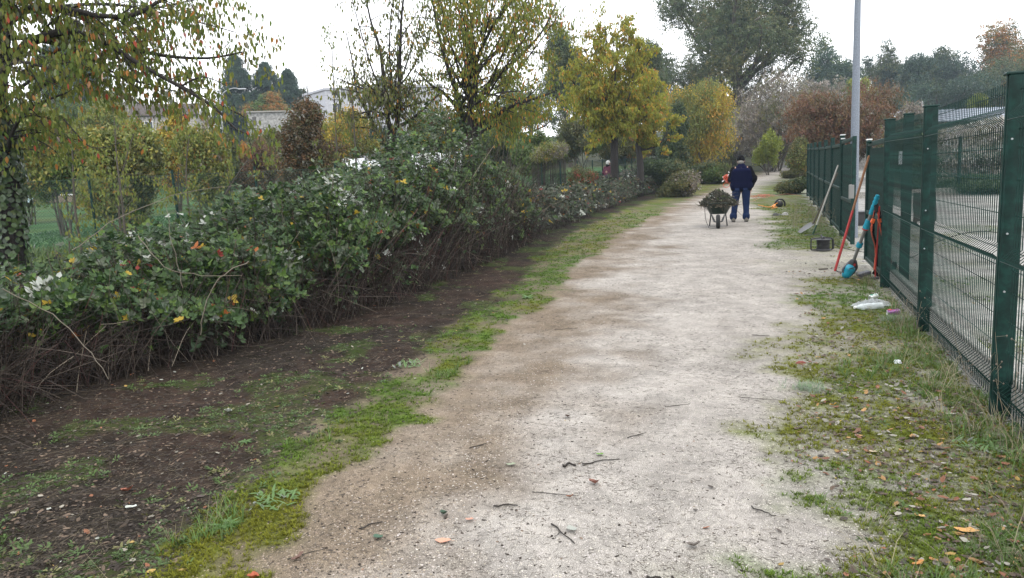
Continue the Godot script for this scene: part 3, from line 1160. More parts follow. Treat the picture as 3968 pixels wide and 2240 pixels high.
func golden_cherry() -> void:
	var t := thing("cherry_tree", "golden-leaved cherry tree with a low fork, right of the person in maroon", "tree", P(4.9, elev(4.9, 34) - .05, 34))
	var o := t.position
	var q := func(x: float, y: float, d: float) -> Vector3: return P(x, y, d) - o
	var s := Shape.new()
	var tips := []
	s.tube(smooth([q.call(4.88, .3, 34), q.call(4.9, 1.6, 34), q.call(4.93, 3.0, 34), q.call(4.93, 3.4, 34)]), [.21, .15], 9)
	for k in [[3.0, 5.9, 33.5], [3.7, 7.4, 34.3], [4.6, 8.3, 33.8], [5.3, 8.4, 34.4], [6.2, 7.4, 33.6], [6.8, 5.9, 34.2], [6.9, 4.7, 33.7], [3.2, 4.6, 34.3], [4.9, 6.6, 32.6], [5.8, 6.2, 32.7], [4.2, 5.6, 32.6], [2.9, 5.2, 34.6], [3.3, 6.7, 33.2], [4.2, 7.9, 34.5], [5.9, 7.9, 34.1], [6.6, 6.7, 33.4], [6.9, 5.3, 34.8], [4.9, 7.4, 33.3], [5.5, 5.4, 32.4], [3.6, 5.4, 33.0], [6.2, 4.6, 32.9], [4.0, 4.4, 33.2], [5.4, 4.5, 33.1]]:
		var e: Vector3 = q.call(k[0], k[1], k[2])
		var a: Vector3 = q.call(4.92, rnd(3.2, 3.7), 34)
		limb(s, [a, a.lerp(e, .35) + Vector3(0, -.1, 0), a.lerp(e, .7) + rvec() * .12, e], .09, .015, tips, 1.0, .24, 1, .1)
	obj("trunk", s, grained("cherry_bark", Color.WHITE, .85, .05, .45, 3.0, 1.2), t)
	many("leaves", spray(4, .09, .10, .05, .9).mesh(), hang_leaves(tips, 12500, CHERRY_GOLD, 1.1, .25), leafy("cherry_leaves", .55, 1.0, .35), t)
	# the darker stem beside it
	t = thing("cherry_tree", "dark-stemmed small cherry just right of the golden one", "tree", P(6.3, elev(6.3, 35.5) - .05, 35.5))
	o = t.position
	s = Shape.new()
	tips = []
	s.tube(smooth([Vector3.ZERO, Vector3(.05, 1.4, 0), Vector3(-.05, 2.5, 0)]), [.2, .13], 8)
	for k in [[-.3, 4.6, 0], [.5, 5.4, .3], [1.2, 4.4, -.4], [1.6, 3.6, .2], [.9, 3.9, -.9]]:
		var e := Vector3(k[0], k[1], k[2])
		limb(s, [Vector3(-.03, 2.2, 0), e * .6 + Vector3(0, .3, 0), e], .07, .012, tips, .8, .25, 1, .1)
	obj("trunk", s, mat("dark_bark", lin(.035, .03, .026), .9), t)
	many("leaves", spray(4, .09, .10, .05, .9).mesh(), hang_leaves(tips, 2200, CHERRY_GOLD, 1.1, .25), leafy("cherry_leaves", .55, 1.0, .35), t)


func saplings() -> void:
	for k in [
			["leafy sapling just right of the ivy-clad trunk, in front of the chain-link mesh", -9.0, 15.6, [[-9.05, 1.4], [-8.95, 2.6], [-8.9, 3.3]], 700, 1.0],
			["sapling with a leaning stem between the left and middle chain-link posts", -8.3, 15.9, [[-8.3, 1.3], [-8.1, 2.2], [-7.75, 3.0]], 620, 1.0],
			["leafy sapling between the middle and right chain-link posts", -6.6, 15.4, [[-6.6, 1.4], [-6.55, 2.2], [-6.4, 2.9]], 620, .9],
			["sapling arching to the right over the right chain-link post", -6.2, 16.0, [[-6.2, 1.2], [-5.8, 1.9], [-5.2, 2.6]], 420, .9],
			["short thick stem wrapped in dead stalks beside the ivy-clad trunk", -8.45, 14.2, [[-8.45, .5], [-8.42, 1.0]], 60, .5],
			["thin young tree with pale hanging leaves, just left of the ivy-sleeved cherry", -3.72, 16.6, [[-3.72, 1.9], [-3.7, 3.1], [-3.64, 4.75]], 520, 1.0],
			["bare thin sapling between the pale young tree and the ivy-sleeved cherry", -3.24, 16.2, [[-3.24, 1.9], [-3.22, 3.2], [-3.3, 3.9]], 40, .6],
			["thin dark-stemmed sapling behind the chain-link mesh, left of its middle post", -7.9, 15.2, [[-7.85, 1.4], [-7.85, 2.4], [-7.8, 3.2]], 160, .7]]:
		var x: float = k[1]
		var d: float = k[2]
		var t := thing("sapling", k[0], "tree", P(x, elev(x, d) - .05, d))
		var s := Shape.new()
		var tips := []
		var pts := [Vector3.ZERO]
		for w in k[3]:
			pts.append(P(w[0], w[1], d) - t.position)
		limb(s, pts, .03, .008, tips, .75 * k[5], .2, 1, .3, 5)
		obj("trunk", s, mat("grey_bark", Color.WHITE), t)
		many("leaves", leaf_cherry, hang_leaves(tips, k[4], [[5, Color(.19, .21, .05)], [3, Color(.13, .17, .04)], [1, Color(.26, .23, .05)]], .85, .1), leafy("cherry_leaves", .55, 1.0, .35), t)


func middle_shrubs() -> void:
	bush("shrub", "yellow-green shrub behind the chain-link mesh, nearest the ivy-clad trunk", -14.23, 24.0, 1.48, 0.68, 4.72, YELLOWGREEN, 3900, 1.12, GREEN, 0.40, 14, 9, 0)
	bush("shrub", "wide yellow-green bush rising behind the left post of the chain-link mesh", -10.73, 21.0, 1.24, 0.52, 3.61, YELLOWGREEN, 3900, 1.06, OLIVE, 0.35, 14, 9, 0)
	bush("shrub", "orange-yellow bush glowing below the brown house roof", -14.91, 34.0, 0.96, 0.71, 4.91, GOLD, 1800, 1.12, ORANGE, 0.40, 11, 7, 0)
	bush("shrub", "yellow-green bush behind the right post of the chain-link mesh", -10.62, 26.0, 1.03, 0.58, 4.00, YELLOWGREEN, 2850, 1.06, GREYBROWN, 0.25, 11, 7, 0)
	bush("shrub", "soft olive rounded bush right of the yellow-green bushes", -11.90, 32.0, 0.91, 0.50, 3.47, OLIVE, 2250, 1.01, GREYGREEN, 0.40, 11, 7, 0)
	bush("shrub", "small orange bush beside the dark red-brown one", -12.88, 37.0, 0.73, 0.51, 3.56, ORANGE, 1200, 1.06, [], 0.35, 11, 7, 0)
	bush("shrub", "dark red-brown bush in front of the grey wall", -10.91, 33.0, 1.03, 0.44, 3.08, REDBROWN, 1950, 0.95, BROWN, 0.40, 11, 7, 0)
	bush("shrub", "pale olive bush standing against the grey garden wall", -13.76, 46.0, 1.95, 0.66, 4.55, OLIVE, 3000, 1.23, YELLOWGREEN, 0.45, 11, 7, 0)
	bush("shrub", "tall brown many-stemmed shrub overgrown with old clematis, in front of the white tunnels", -5.37, 20.5, 1.08, 1.07, 3.70, BROWN, 5400, 0.69, OLIVE, 0.30, 15, 22, 0)
	bush("shrub", "golden-green bush behind the thin saplings", -8.27, 41.0, 2.67, 0.63, 4.40, GOLD, 4200, 1.12, YELLOWGREEN, 0.55, 11, 7, 0)
	bush("shrub", "blue-green bush behind the ivy-sleeved trunk", -6.28, 43.0, 1.89, 0.56, 3.86, BLUEGREEN, 2850, 1.12, GREEN, 0.40, 11, 7, 0)
	bush("shrub", "olive tree mass between the two garden cherries", -3.89, 47.0, 2.66, 0.71, 4.93, OLIVE, 3900, 1.23, GREEN, 0.50, 15, 7, 0)
	bush("shrub", "green tree mass behind the broad cherry", -0.07, 42.0, 2.02, 0.64, 4.44, GREEN, 3750, 1.18, OLIVE, 0.40, 14, 7, 0)
	bush("shrub", "bluish bush with gold patches above the brushwood screen", 1.74, 39.0, 1.67, 0.47, 3.27, GREEN, 2850, 1.12, GOLD, 0.30, 11, 7, 0)
	bush("shrub", "olive bush behind the golden cherry on its left", 4.83, 48.0, 1.91, 0.60, 4.17, OLIVE, 3300, 1.23, GREEN, 0.40, 11, 7, 0)
	bush("shrub", "orange-tinged bush behind the golden cherry trunk", 7.75, 49.0, 2.23, 0.51, 3.54, OLIVE, 3000, 1.23, ORANGE, 0.35, 11, 7, 0)
	bush("tree", "tall grey-green tree rising behind the golden cherry on its left", 5.06, 58.0, 2.03, 3.63, 10.78, GREYGREEN, 3600, 1.46, YELLOWGREEN, 0.35, 13, 8, 0)
	bush("tree", "tall pale grey-green tree behind the golden cherry on its right", 11.59, 62.0, 1.74, 3.70, 10.99, GREYGREEN, 2250, 1.40, GREEN, 0.30, 12, 8, 0)
	bush("shrub", "large yellow-green thicket left of the path beyond the man", 11.93, 48.0, 2.85, 0.19, 6.73, YELLOWGREEN, 7200, 1.23, GOLD, 0.45, 22, 16, 3)
	bush("ivy_bush", "dark ivy-covered stump in the thicket", 9.65, 43.0, 0.98, 0.68, 4.69, DARKGREEN, 1950, 1.12, OLIVE, 0.30, 12, 5, 0)
	bush("shrub", "low dark green bush at the left verge short of the thicket", 7.79, 38.0, 1.74, 0.28, 1.95, DARKGREEN, 3450, 0.95, OLIVE, 0.35, 14, 8, 0)
	bush("shrub", "low grey-green bush at the left verge beside the man", 12.15, 45.0, 1.75, 0.22, 1.50, GREYGREEN, 2550, 1.06, OLIVE, 0.50, 13, 8, 0)
	bush("shrub", "grey leafless-looking thicket overgrown with clematis at the bend of the path", 19.87, 56.0, 4.52, 0.57, 7.40, GREYBROWN, 7800, 1.12, OLIVE, 0.30, 26, 20, 0)
	bush("tree", "small bright yellow-green tree at the bend of the path", 17.77, 51.0, 1.02, 0.44, 3.07, [[3, Color(.24, .27, .03)], [2, Color(.17, .22, .03)]], 1200, 1.12, GREEN, 0.20, 9, 7, 0)
	bush("hedge_bush", "russet-brown bush behind the far end of the green fence", 18.32, 41.0, 3.67, 0.80, 5.52, REDBROWN, 9000, 1.06, BROWN, 0.45, 24, 12, 0)
	bush("hedge_bush", "olive-yellow bush at the end of the green fence, right of the path", 14.46, 37.0, 0.74, 0.41, 2.84, OLIVE, 2250, 0.95, YELLOWGREEN, 0.40, 11, 7, 0)
	bush("shrub", "grey-brown thicket above the russet bush", 24.51, 60.0, 3.23, 1.04, 7.24, GREYBROWN, 3900, 1.23, OLIVE, 0.35, 15, 10, 0)
	bush("shrub", "low bramble and weeds at the foot of the fence end", 12.27, 32.0, 0.83, 0.12, 0.84, OLIVE, 1950, 0.78, DARKGREEN, 0.40, 12, 5, 0)
	bush("hedge", "dark clipped hedge at the back of the lawn behind the chain-link mesh", -29.51, 52.0, 5.32, 0.00, 2.53, DARKGREEN, 4800, 1.23, OLIVE, 0.30, 24, 8, 0)
	bush("hedge", "dark hedge continuing behind the olive bush", -20.97, 54.0, 5.54, 0.00, 2.04, DARKGREEN, 3900, 1.23, OLIVE, 0.40, 24, 8, 0)
	bush("tree", "green tree far left behind the shrubs", -38.81, 62.0, 4.16, 1.36, 9.45, GREEN, 3900, 1.46, DARKGREEN, 0.40, 14, 8, 0)
	bush("tree", "mid-green tree behind the shrubs, in front of the brown roof", -34.35, 64.0, 3.24, 1.06, 7.36, GREEN, 3300, 1.46, YELLOWGREEN, 0.30, 14, 8, 0)
	bush("shrub", "pale bush with old clematis seed heads behind the right chain-link post", -11.49, 29.0, 0.74, 0.57, 3.94, GREYBROWN, 1350, 0.90, YELLOWGREEN, 0.40, 11, 7, 0)
	bush("hedge", "dark green hedge with a white notice, across the yard behind the fence", 15.03, 28.0, 1.12, 0.00, 2.57, DARKGREEN, 5400, 0.84, BLUEGREEN, 0.30, 26, 6, 0)
	bush("hedge", "low dark green hedge along the back of the gravel yard", 18.01, 28.0, 2.60, 0.00, 0.63, DARKGREEN, 6900, 0.78, BLUEGREEN, 0.30, 34, 6, 0)
	bush("climbing_plant", "pale grey mass of clematis seed heads above the low yard hedge", 19.83, 31.0, 2.84, 0.29, 3.06, [[4, Color(.46, .44, .4)], [2, Color(.3, .27, .22)], [1, Color(.12, .13, .06)]], 7800, 0.84, GREYBROWN, 0.35, 30, 16, 0)
	bush("shrub", "thin brown shrub between the bush and the grey-roofed shed", 19.19, 36.0, 1.34, 0.58, 4.03, GREYBROWN, 2250, 0.90, REDBROWN, 0.50, 12, 12, 0)
	bush("shrub", "rough olive growth on the left verge just short of the man", 7.85, 34.0, 1.35, 0.00, 1.32, OLIVE, 2850, 0.90, GREYBROWN, 0.35, 12, 7, 0)
	bush("shrub", "rough green growth on the left verge at the bend", 12.62, 44.0, 1.37, 0.00, 1.19, GREEN, 2550, 1.01, OLIVE, 0.45, 12, 7, 0)
	bush("shrub", "rough growth on the right verge at the bend of the path", 18.31, 46.0, 1.26, 0.00, 0.56, OLIVE, 2250, 1.01, GREEN, 0.40, 11, 7, 0)
	bush("shrub", "dusky undergrowth filling in behind the thicket at the bend of the path", 20.03, 66.0, 2.82, 0.00, 5.24, OLIVE, 3900, 1.34, GREYBROWN, 0.40, 16, 6, 0)
	bush("shrub", "dark undergrowth behind the golden cherry and the thicket", 10.78, 64.0, 4.02, 0.00, 2.50, DARKGREEN, 4800, 1.40, OLIVE, 0.40, 18, 6, 0)
	bush("shrub", "dark undergrowth far behind the broad cherry", 1.52, 66.0, 6.21, 0.00, 2.57, DARKGREEN, 5400, 1.40, GREEN, 0.40, 22, 6, 0)
	bush("shrub", "dusky undergrowth at the far right end of the path", 25.87, 64.0, 3.12, 0.00, 2.92, OLIVE, 3600, 1.34, GREYBROWN, 0.40, 14, 6, 0)
	bush("tree", "loose yellow-green tree between the ivy-clad cherry and the brown roof", -21.97, 42.0, 1.71, 0.94, 6.54, YELLOWGREEN, 3300, 1.23, GREEN, 0.40, 14, 8, 0)
	bush("shrub", "yellow-green bush at the far left behind the chain-link mesh", -19.25, 30.0, 1.44, 0.63, 4.34, YELLOWGREEN, 3000, 1.12, GREEN, 0.50, 13, 8, 0)


func far_trees() -> void:
	big_tree("tree", "huge grey-green tree towering behind the bend of the path", 23.3, 76, 0.70, random_clumps(52, 0, 12.2, 8.4, 11.1, 0.24), GREYGREEN, 15600, 1.65, OLIVE, 0.40)
	big_tree("tree", "bluish green rounded tree right of the huge one", 46.1, 108, 0.35, random_clumps(10, 0, 10.8, 5.5, 8.0, 0.40), BLUEGREEN, 3380, 2.20, GREEN, 0.40)
	big_tree("tree", "airy dark tree just right of the lamp post", 58.6, 118, 0.35, random_clumps(10, 0, 9.9, 4.7, 7.1, 0.36), GREYGREEN, 1950, 2.20, BLUEGREEN, 0.50)
	big_tree("tree", "dark bluish tree in the middle of the wood on the right", 60.8, 112, 0.35, random_clumps(10, 0, 8.1, 4.3, 5.9, 0.40), BLUEGREEN, 3380, 2.20, GREYGREEN, 0.40)
	big_tree("tree", "tall dark bluish tree left of the orange one", 68.8, 116, 0.35, random_clumps(12, 0, 9.2, 5.0, 7.7, 0.36), BLUEGREEN, 3900, 2.20, GREYGREEN, 0.40)
	big_tree("tree", "tall tree turning orange at the right edge of the wood", 73.2, 110, 0.35, random_clumps(14, 0, 9.6, 7.4, 8.5, 0.33), ORANGE, 7280, 2.20, GREYGREEN, 0.45)
	big_tree("tree", "dark tree low in the wood behind the yellow tree", 44.5, 98, 0.35, random_clumps(9, 0, 5.8, 4.4, 4.0, 0.40), BLUEGREEN, 2600, 1.98, GREYGREEN, 0.40)
	big_tree("tree", "dark tree low in the wood behind the shed roof", 54.9, 96, 0.35, random_clumps(13, 0, 5.5, 7.7, 4.2, 0.36), BLUEGREEN, 4420, 1.98, DARKGREEN, 0.40)
	big_tree("tree", "bright yellow-green narrow tree beside the lamp post", 38.8, 82, 0.20, random_clumps(8, 0, 6.1, 1.7, 2.8, 0.40), [[3, Color(.25, .27, .03)], [2, Color(.18, .22, .03)]], 1170, 1.65, GREEN, 0.20)
	big_tree("tree", "small yellow-green tree above the shed roof", 44.0, 70, 0.12, random_clumps(6, 0, 4.8, 1.2, 1.1, 0.40), [[3, Color(.25, .27, .04)], [2, Color(.18, .22, .03)]], 494, 1.43, [], 0.20)
	big_tree("tree", "rust-topped round tree in front of the dark conifers", -26.1, 86, 0.35, random_clumps(9, 0, 7.0, 3.1, 2.3, 0.42), ORANGE, 2210, 1.65, GREEN, 0.50)
	big_tree("tree", "small dark tree right of the conifers, behind the pale house", -27.3, 105, 0.35, random_clumps(6, 0, 8.3, 2.2, 2.8, 0.40), GREYGREEN, 650, 1.98, BLUEGREEN, 0.40)
	big_tree("tree", "grey-green tree standing behind the pale house roof", -15.8, 98, 0.35, random_clumps(7, 0, 7.6, 3.3, 3.3, 0.36), GREYGREEN, 910, 1.98, BLUEGREEN, 0.40)
	big_tree("tree", "tree line far behind the golden cherry", 3.2, 95, 0.35, random_clumps(12, 0, 6.9, 5.5, 5.3, 0.36), GREYGREEN, 2470, 1.98, GREEN, 0.40)
	big_tree("tree", "dark tree line left of the huge grey-green tree", 19.5, 92, 0.35, random_clumps(11, 0, 6.5, 4.1, 5.7, 0.36), GREYGREEN, 2210, 1.98, OLIVE, 0.40)
	big_tree("tree", "dark green tree filling the wood between the huge tree and the lamp post", 46.9, 104, 0.35, random_clumps(11, 0, 7.6, 4.3, 6.8, 0.40), BLUEGREEN, 3380, 2.20, GREYGREEN, 0.40)
	big_tree("tree", "grey-green tree filling the wood right of the lamp post, behind the airy one", 62.2, 121, 0.35, random_clumps(12, 0, 7.9, 6.6, 7.0, 0.40), GREYGREEN, 3900, 2.20, BLUEGREEN, 0.40)
	big_tree("tree", "dark tree filling the wood left of the orange one, farthest back", 73.2, 124, 0.35, random_clumps(12, 0, 7.9, 7.2, 7.6, 0.40), BLUEGREEN, 3900, 2.31, GREYGREEN, 0.40)
	big_tree("tree", "green tree low in the wood under the orange one", 66.9, 100, 0.35, random_clumps(12, 0, 5.9, 6.4, 5.3, 0.40), GREYGREEN, 3900, 2.09, ORANGE, 0.25)
	conifer("tall dark blue-green conifer, leftmost of the three", -34.8, 100, 5.2, 14.4, "dark conifers behind the gardens")
	conifer("dark conifer in the middle of the three", -31.6, 102, 5.3, 13.5, "dark conifers behind the gardens")
	conifer("dark conifer right of the rust-topped tree", -29.2, 104, 4.5, 12.5, "dark conifers behind the gardens")
	conifer("dark conifer seen through the leaves of the overhanging cherry", -48.3, 85, 8.0, 15.8, "dark conifers behind the gardens")


# ---------------------------------------------------------------- the bramble hedge
func hedge_point(d: float, inward: float, up: float) -> Vector3:
	# d: distance ahead of the hedge's foot; inward: metres behind its front; up: metres above ground
	var a := hedge_x(d)
	var b := hedge_x(d + .3)
	var t := Vector2(b - a, .3).normalized()
	var x := a - t.y * inward
	var dd := d + t.x * inward
	return P(x, elev(x, dd) + up, dd)


func hedge_top(d: float, inward: float) -> float:
	# height of the mass above the ground, inward metres behind its foot
	var h := along(HEDGE_HIGH, d)
	h *= 1.0 + .26 * noise.get_noise_2d(d * 75.0, inward * 60.0) + .2 * noise.get_noise_2d(d * 210.0, inward * 190.0 + 50.0)
	var rise := clampf((inward + .25) / 1.1, 0.0, 1.0)
	var back := 1.0 - .35 * clampf((inward - 1.1) / 1.6, 0.0, 1.0)
	return h * (.42 + .58 * sqrt(rise)) * back


func thicket(label: String, d0: float, d1: float, leaves: int, stems: int, cut: float, deep: float, singles: int, palette: Array, size := 1.0) -> void:
	var foot := hedge_point((d0 + d1) * .5, 0, 0)
	var t := thing("bramble_thicket", label, "bramble", foot)
	var o := foot
	# arching and broken canes, bare where the front has been cut back
	var s := Shape.new()
	s.coloured = true
	for i in stems:
		var d := d0 + (d1 - d0) * pow(rng.randf(), 1.15)
		var inw := rnd(-.15, .9) if rng.randf() < .75 else rnd(.9, deep)
		var root := hedge_point(d, inw, -.03)
		var h := hedge_top(d, inw)
		var kind := rng.randf()
		var p := [root]
		var dir: Vector3
		var long := h * rnd(.6, 1.25)
		if kind < .55:
			dir = Vector3(rnd(-.5, .5), 1.0, rnd(-.5, .5)).normalized()
		else:
			root.y += rnd(.05, h * .7)
			p = [root]
			dir = Vector3(rnd(-1, 1), rnd(-.5, .5), rnd(-1, 1)).normalized()
			long = rnd(.25, .9)
		var bend := rvec() * .14 + Vector3.DOWN * rnd(-.05, .28)
		for k in 5:
			dir = (dir + bend * .45 + rvec() * .11).normalized()
			p.append(p[-1] + dir * long / 5.0)
		for k in p.size():
			p[k] -= o
			if k and p[k].y + o.y < 0.0:
				p[k].y = -o.y + .01
		var w := rng.randf()
		s.colour = Color(.042, .032, .026) if w < .70 else (Color(.10, .08, .065) if w < .93 else (Color(.10, .05, .045) if w < .975 else Color(.26, .22, .17)))
		s.colour = s.colour * rnd(.6, 1.3)
		var r := rnd(.0016, .0045) * (1.3 if kind < .55 else 1.0)
		s.tube(p, [r, r * .6], 3)
	obj("canes", s, leafy("cane", .75, 0.0, .35), t).set_meta("kind", "stuff")
	# leaves over the top and the upper front
	var lots := [Many.new(), Many.new(), Many.new(), Many.new()]
	var shown := []
	for i in leaves:
		var d := d0 + (d1 - d0) * pow(rng.randf(), 1.25)
		var inw := 0.0
		var up := 0.0
		var out := Vector3.UP
		var top := 0.0
		if rng.randf() < .5:
			inw = deep * pow(rng.randf(), 1.3)
			top = hedge_top(d, inw)
			up = top - absf(rng.randfn()) * .2 + (rnd(0, .22) if rng.randf() < .12 else 0.0)
			out = Vector3(rnd(-.25, .45), 1.0, rnd(-.1, .5))
		else:
			# the front face, leaning outward over the cut stems
			top = hedge_top(d, .15)
			var low := along(HEDGE_CUT, d) * (1.0 + .9 * noise.get_noise_2d(d * 130.0, 7.0))
			up = lerpf(low, maxf(top, low + .1), pow(rng.randf(), .8))
			inw = -.12 + .45 * pow(clampf((up - low) / maxf(top - low, .1), 0, 1), 2.0) - .55 * noise.get_noise_2d(d * 150.0, up * 150.0) + absf(rng.randfn()) * .15
			out = Vector3(.75, .75, .5)
			if rng.randf() < .16:
				up *= rnd(.15, 1.0)
				inw += .1
		var p := hedge_point(d, inw, maxf(up, .03)) - o
		var n := (out.normalized() + rvec() * .6).normalized()
		var c := pick(palette)
		var w := rng.randf()
		if noise.get_noise_3d(p.x * 100.0, p.y * 100.0, p.z * 100.0) > .40 and w < .5:
			# a cane turned over: the felted white undersides show
			c = Color(.46, .48, .43)
		elif w < .014:
			c = Color(.38, .27, .03)
		elif w < .017:
			c = Color(.34, .11, .03)
		elif w < .022:
			c = Color(.2, .03, .02)
		var tr := Transform3D(facing(n, rnd(-1.1, 1.1)) * size * rnd(.65, 1.3), p)
		var which := rng.randi() % 4
		if shown.size() < singles and d < d0 + 3.5 and rng.randf() < .12:
			shown.append([tr, c, which])
		else:
			lots[which].put(tr.basis, p, c)
	for k in 4:
		many("foliage", bramble[k], lots[k], leafy("bramble_leaves", .47, .3, .4), t)
	for k in shown:
		var c: Color = k[1]
		var key := 0
		for j in 6:
			var a: Color = LEAF_TONES[j]
			var b: Color = LEAF_TONES[key]
			if absf(a.r - c.r) + absf(a.g - c.g) + absf(a.b - c.b) < absf(b.r - c.r) + absf(b.g - c.g) + absf(b.b - c.b):
				key = j
		var m := mat("bramble_leaf_%d" % key, LEAF_TONES[key].linear_to_srgb(), .48)
		m.metallic_specular = .35
		m.cull_mode = BaseMaterial3D.CULL_DISABLED
		obj("leaf", bramble[k[2]], m, t).transform = k[0]
	# old fruit clusters on upright tips
	for i in int((d1 - d0) * 1.2):
		var d := rnd(d0, d1)
		var inw := rnd(.3, deep)
		var p := hedge_point(d, inw, hedge_top(d, inw)) - o
		var b := Shape.new()
		var tip := p + Vector3(rnd(-.15, .15), rnd(.12, .3), rnd(-.1, .1))
		b.tube([p - Vector3(0, .2, 0), p, tip], [.003, .002], 4)
		for k in 14:
			var q := tip + rvec() * .05 - Vector3(0, rnd(0, .12), 0)
			b.lathe([Vector2(.001, -.011), Vector2(.009, -.005), Vector2(.010, .003), Vector2(.001, .011)], 6, Transform3D(Basis.IDENTITY, q))
		obj("fruit_cluster", b, mat("dry_fruit", lin(.012, .010, .010), .7), t)


const LEAF_TONES := [Color(.042, .072, .026), Color(.027, .052, .022), Color(.07, .115, .026), Color(.46, .48, .43), Color(.38, .27, .03), Color(.085, .105, .068)]
var BRAMBLE := [[5, Color(.045, .085, .024)], [4, Color(.027, .056, .018)], [3, Color(.08, .135, .026)], [2, Color(.095, .115, .075)]]
var BRAMBLE_GREY := [[5, Color(.055, .065, .038)], [4, Color(.038, .05, .028)], [2, Color(.085, .06, .04)], [1, Color(.06, .10, .03)]]


func make_hedge() -> void:
	thicket("low near bramble mound at the left edge with bare tangled canes below", 3.6, 7.2, 9000, 5200, .40, 3.0, 110, BRAMBLE, .9)
	thicket("tall bramble thicket in the middle of the hedge, its cut canes bare underneath", 7.0, 17.5, 28000, 8500, .62, 3.4, 150, BRAMBLE, .92)
	thicket("low greyish far strip of brambles along the left verge", 17.3, 44.0, 16000, 2200, .1, 2.8, 0, BRAMBLE_GREY, 1.2)
	# long pale canes that hang out of the hedge
	for k in [
			["long pale cane arching down over the front of the near brambles", [[-3.3, 1.25, 6.6], [-3.05, .98, 6.5], [-2.7, .86, 6.6], [-2.45, .84, 6.7]], .006],
			["pale cane curving down from the long arching one", [[-2.45, .95, 6.9], [-2.62, .86, 6.7], [-2.75, .65, 6.6], [-2.8, .35, 6.5]], .007],
			["straight grey cane slanting down at the far left", [[-4.0, 1.0, 5.6], [-3.6, .78, 5.6], [-3.25, .5, 5.5], [-3.05, .25, 5.4]], .006],
			["cane slanting from the low mound up to the ivy-clad trunk", [[-3.9, 1.15, 6.6], [-3.6, 1.42, 6.9], [-3.2, 1.62, 7.4], [-2.8, 1.68, 7.9]], .006],
			["upright pale dead stalk in front of the white-backed leaves", [[-3.0, .75, 6.7], [-3.05, 1.15, 6.7], [-3.12, 1.5, 6.8]], .005]]:
		var s := Shape.new()
		var p := []
		for w in k[1]:
			p.append(P(w[0], w[1], w[2]))
		p = smooth(p, 5)
		for i in range(1, p.size() - 1):
			p[i] += rvec() * .012
		s.tube(p, [k[2] * .75, k[2] * .4], 6)
		tag(obj("bramble_cane", s, grained("pale_cane", lin(.27, .23, .17), .8, .06, .55, 8.0)), k[0], "cane")


# ---------------------------------------------------------------- the green fence, its gate and the lamp post
const FDIR := Vector3(.335, 0, -.942)
const FOUT := Vector3(-.942, 0, -.335)


func F(s: float, up := 0.0, out := 0.0) -> Vector3:
	# s metres along the fence from its nearest post; out is towards the path
	var p := Vector3(3.0, 0, -4.42) + FDIR * s + FOUT * out
	return Vector3(p.x, elev(p.x, -p.z) + up, p.z)


func paint() -> StandardMaterial3D:
	var m := grained("green_paint", lin(.0075, .044, .035), .52, .02, .62, 1.1)
	m.metallic_specular = .35
	return m


func fence_basis() -> Basis:
	return Basis(FDIR, Vector3.UP, FDIR.cross(Vector3.UP))


var bar_mesh: ArrayMesh
func wire_bar(high: float) -> ArrayMesh:
	# a welded wire with the folds of the panel; local x along the fence, z away from the path
	var s := Shape.new()
	var p := [Vector3(0, .03, 0)]
	for y in [.17, .97, high - .2]:
		p.append(Vector3(0, y - .055, 0))
		p.append(Vector3(0, y, -.062))
		p.append(Vector3(0, y + .055, 0))
	p.append(Vector3(0, high, 0))
	s.tube(p, [.0034, .0034], 5)
	return s.mesh()


func mesh_panel(t: Node3D, s0: float, s1: float, high: float, single: bool) -> void:
	# cross wires in one mesh, the upright wires each their own part when they can be told apart
	var w := Shape.new()
	var o := t.position
	var b := fence_basis()
	for y in [.03, .115, .17, .225, .42, .6, .78, .915, .97, 1.025, 1.24, 1.45, 1.64, high - .255, high - .2, high - .145, high - .03]:
		var z := 0.0
		for f in [.17, .97, high - .2]:
			if absf(y - f) < .01:
				z = -.062
		var a := F(s0, y) - o + b.z * (z + .005)
		var e := F(s1, y) - o + b.z * (z + .005)
		w.tube([a, e], [.0029, .0029], 4)
	obj("cross_wires", w, paint(), t)
	var n := int(round((s1 - s0) / .05))
	if bar_mesh == null:
		bar_mesh = wire_bar(2.0)
	if single:
		for i in range(1, n):
			var k := obj("wire", bar_mesh, paint(), t)
			k.transform = Transform3D(b, F(lerpf(s0, s1, float(i) / n), .03) - o)
	else:
		var all := Shape.new()
		for i in range(1, n):
			var c := F(lerpf(s0, s1, float(i) / n), .03) - o
			var p := []
			for q in [[.03, 0], [.115, 0], [.17, -.05], [.225, 0], [.915, 0], [.97, -.05], [1.025, 0], [1.745, 0], [1.8, -.05], [1.855, 0], [2.0, 0]]:
				p.append(c + Vector3(0, q[0], 0) + b.z * q[1])
			all.tube(p, [.0029, .0029], 3)
		obj("wires", all, paint(), t).set_meta("kind", "stuff")


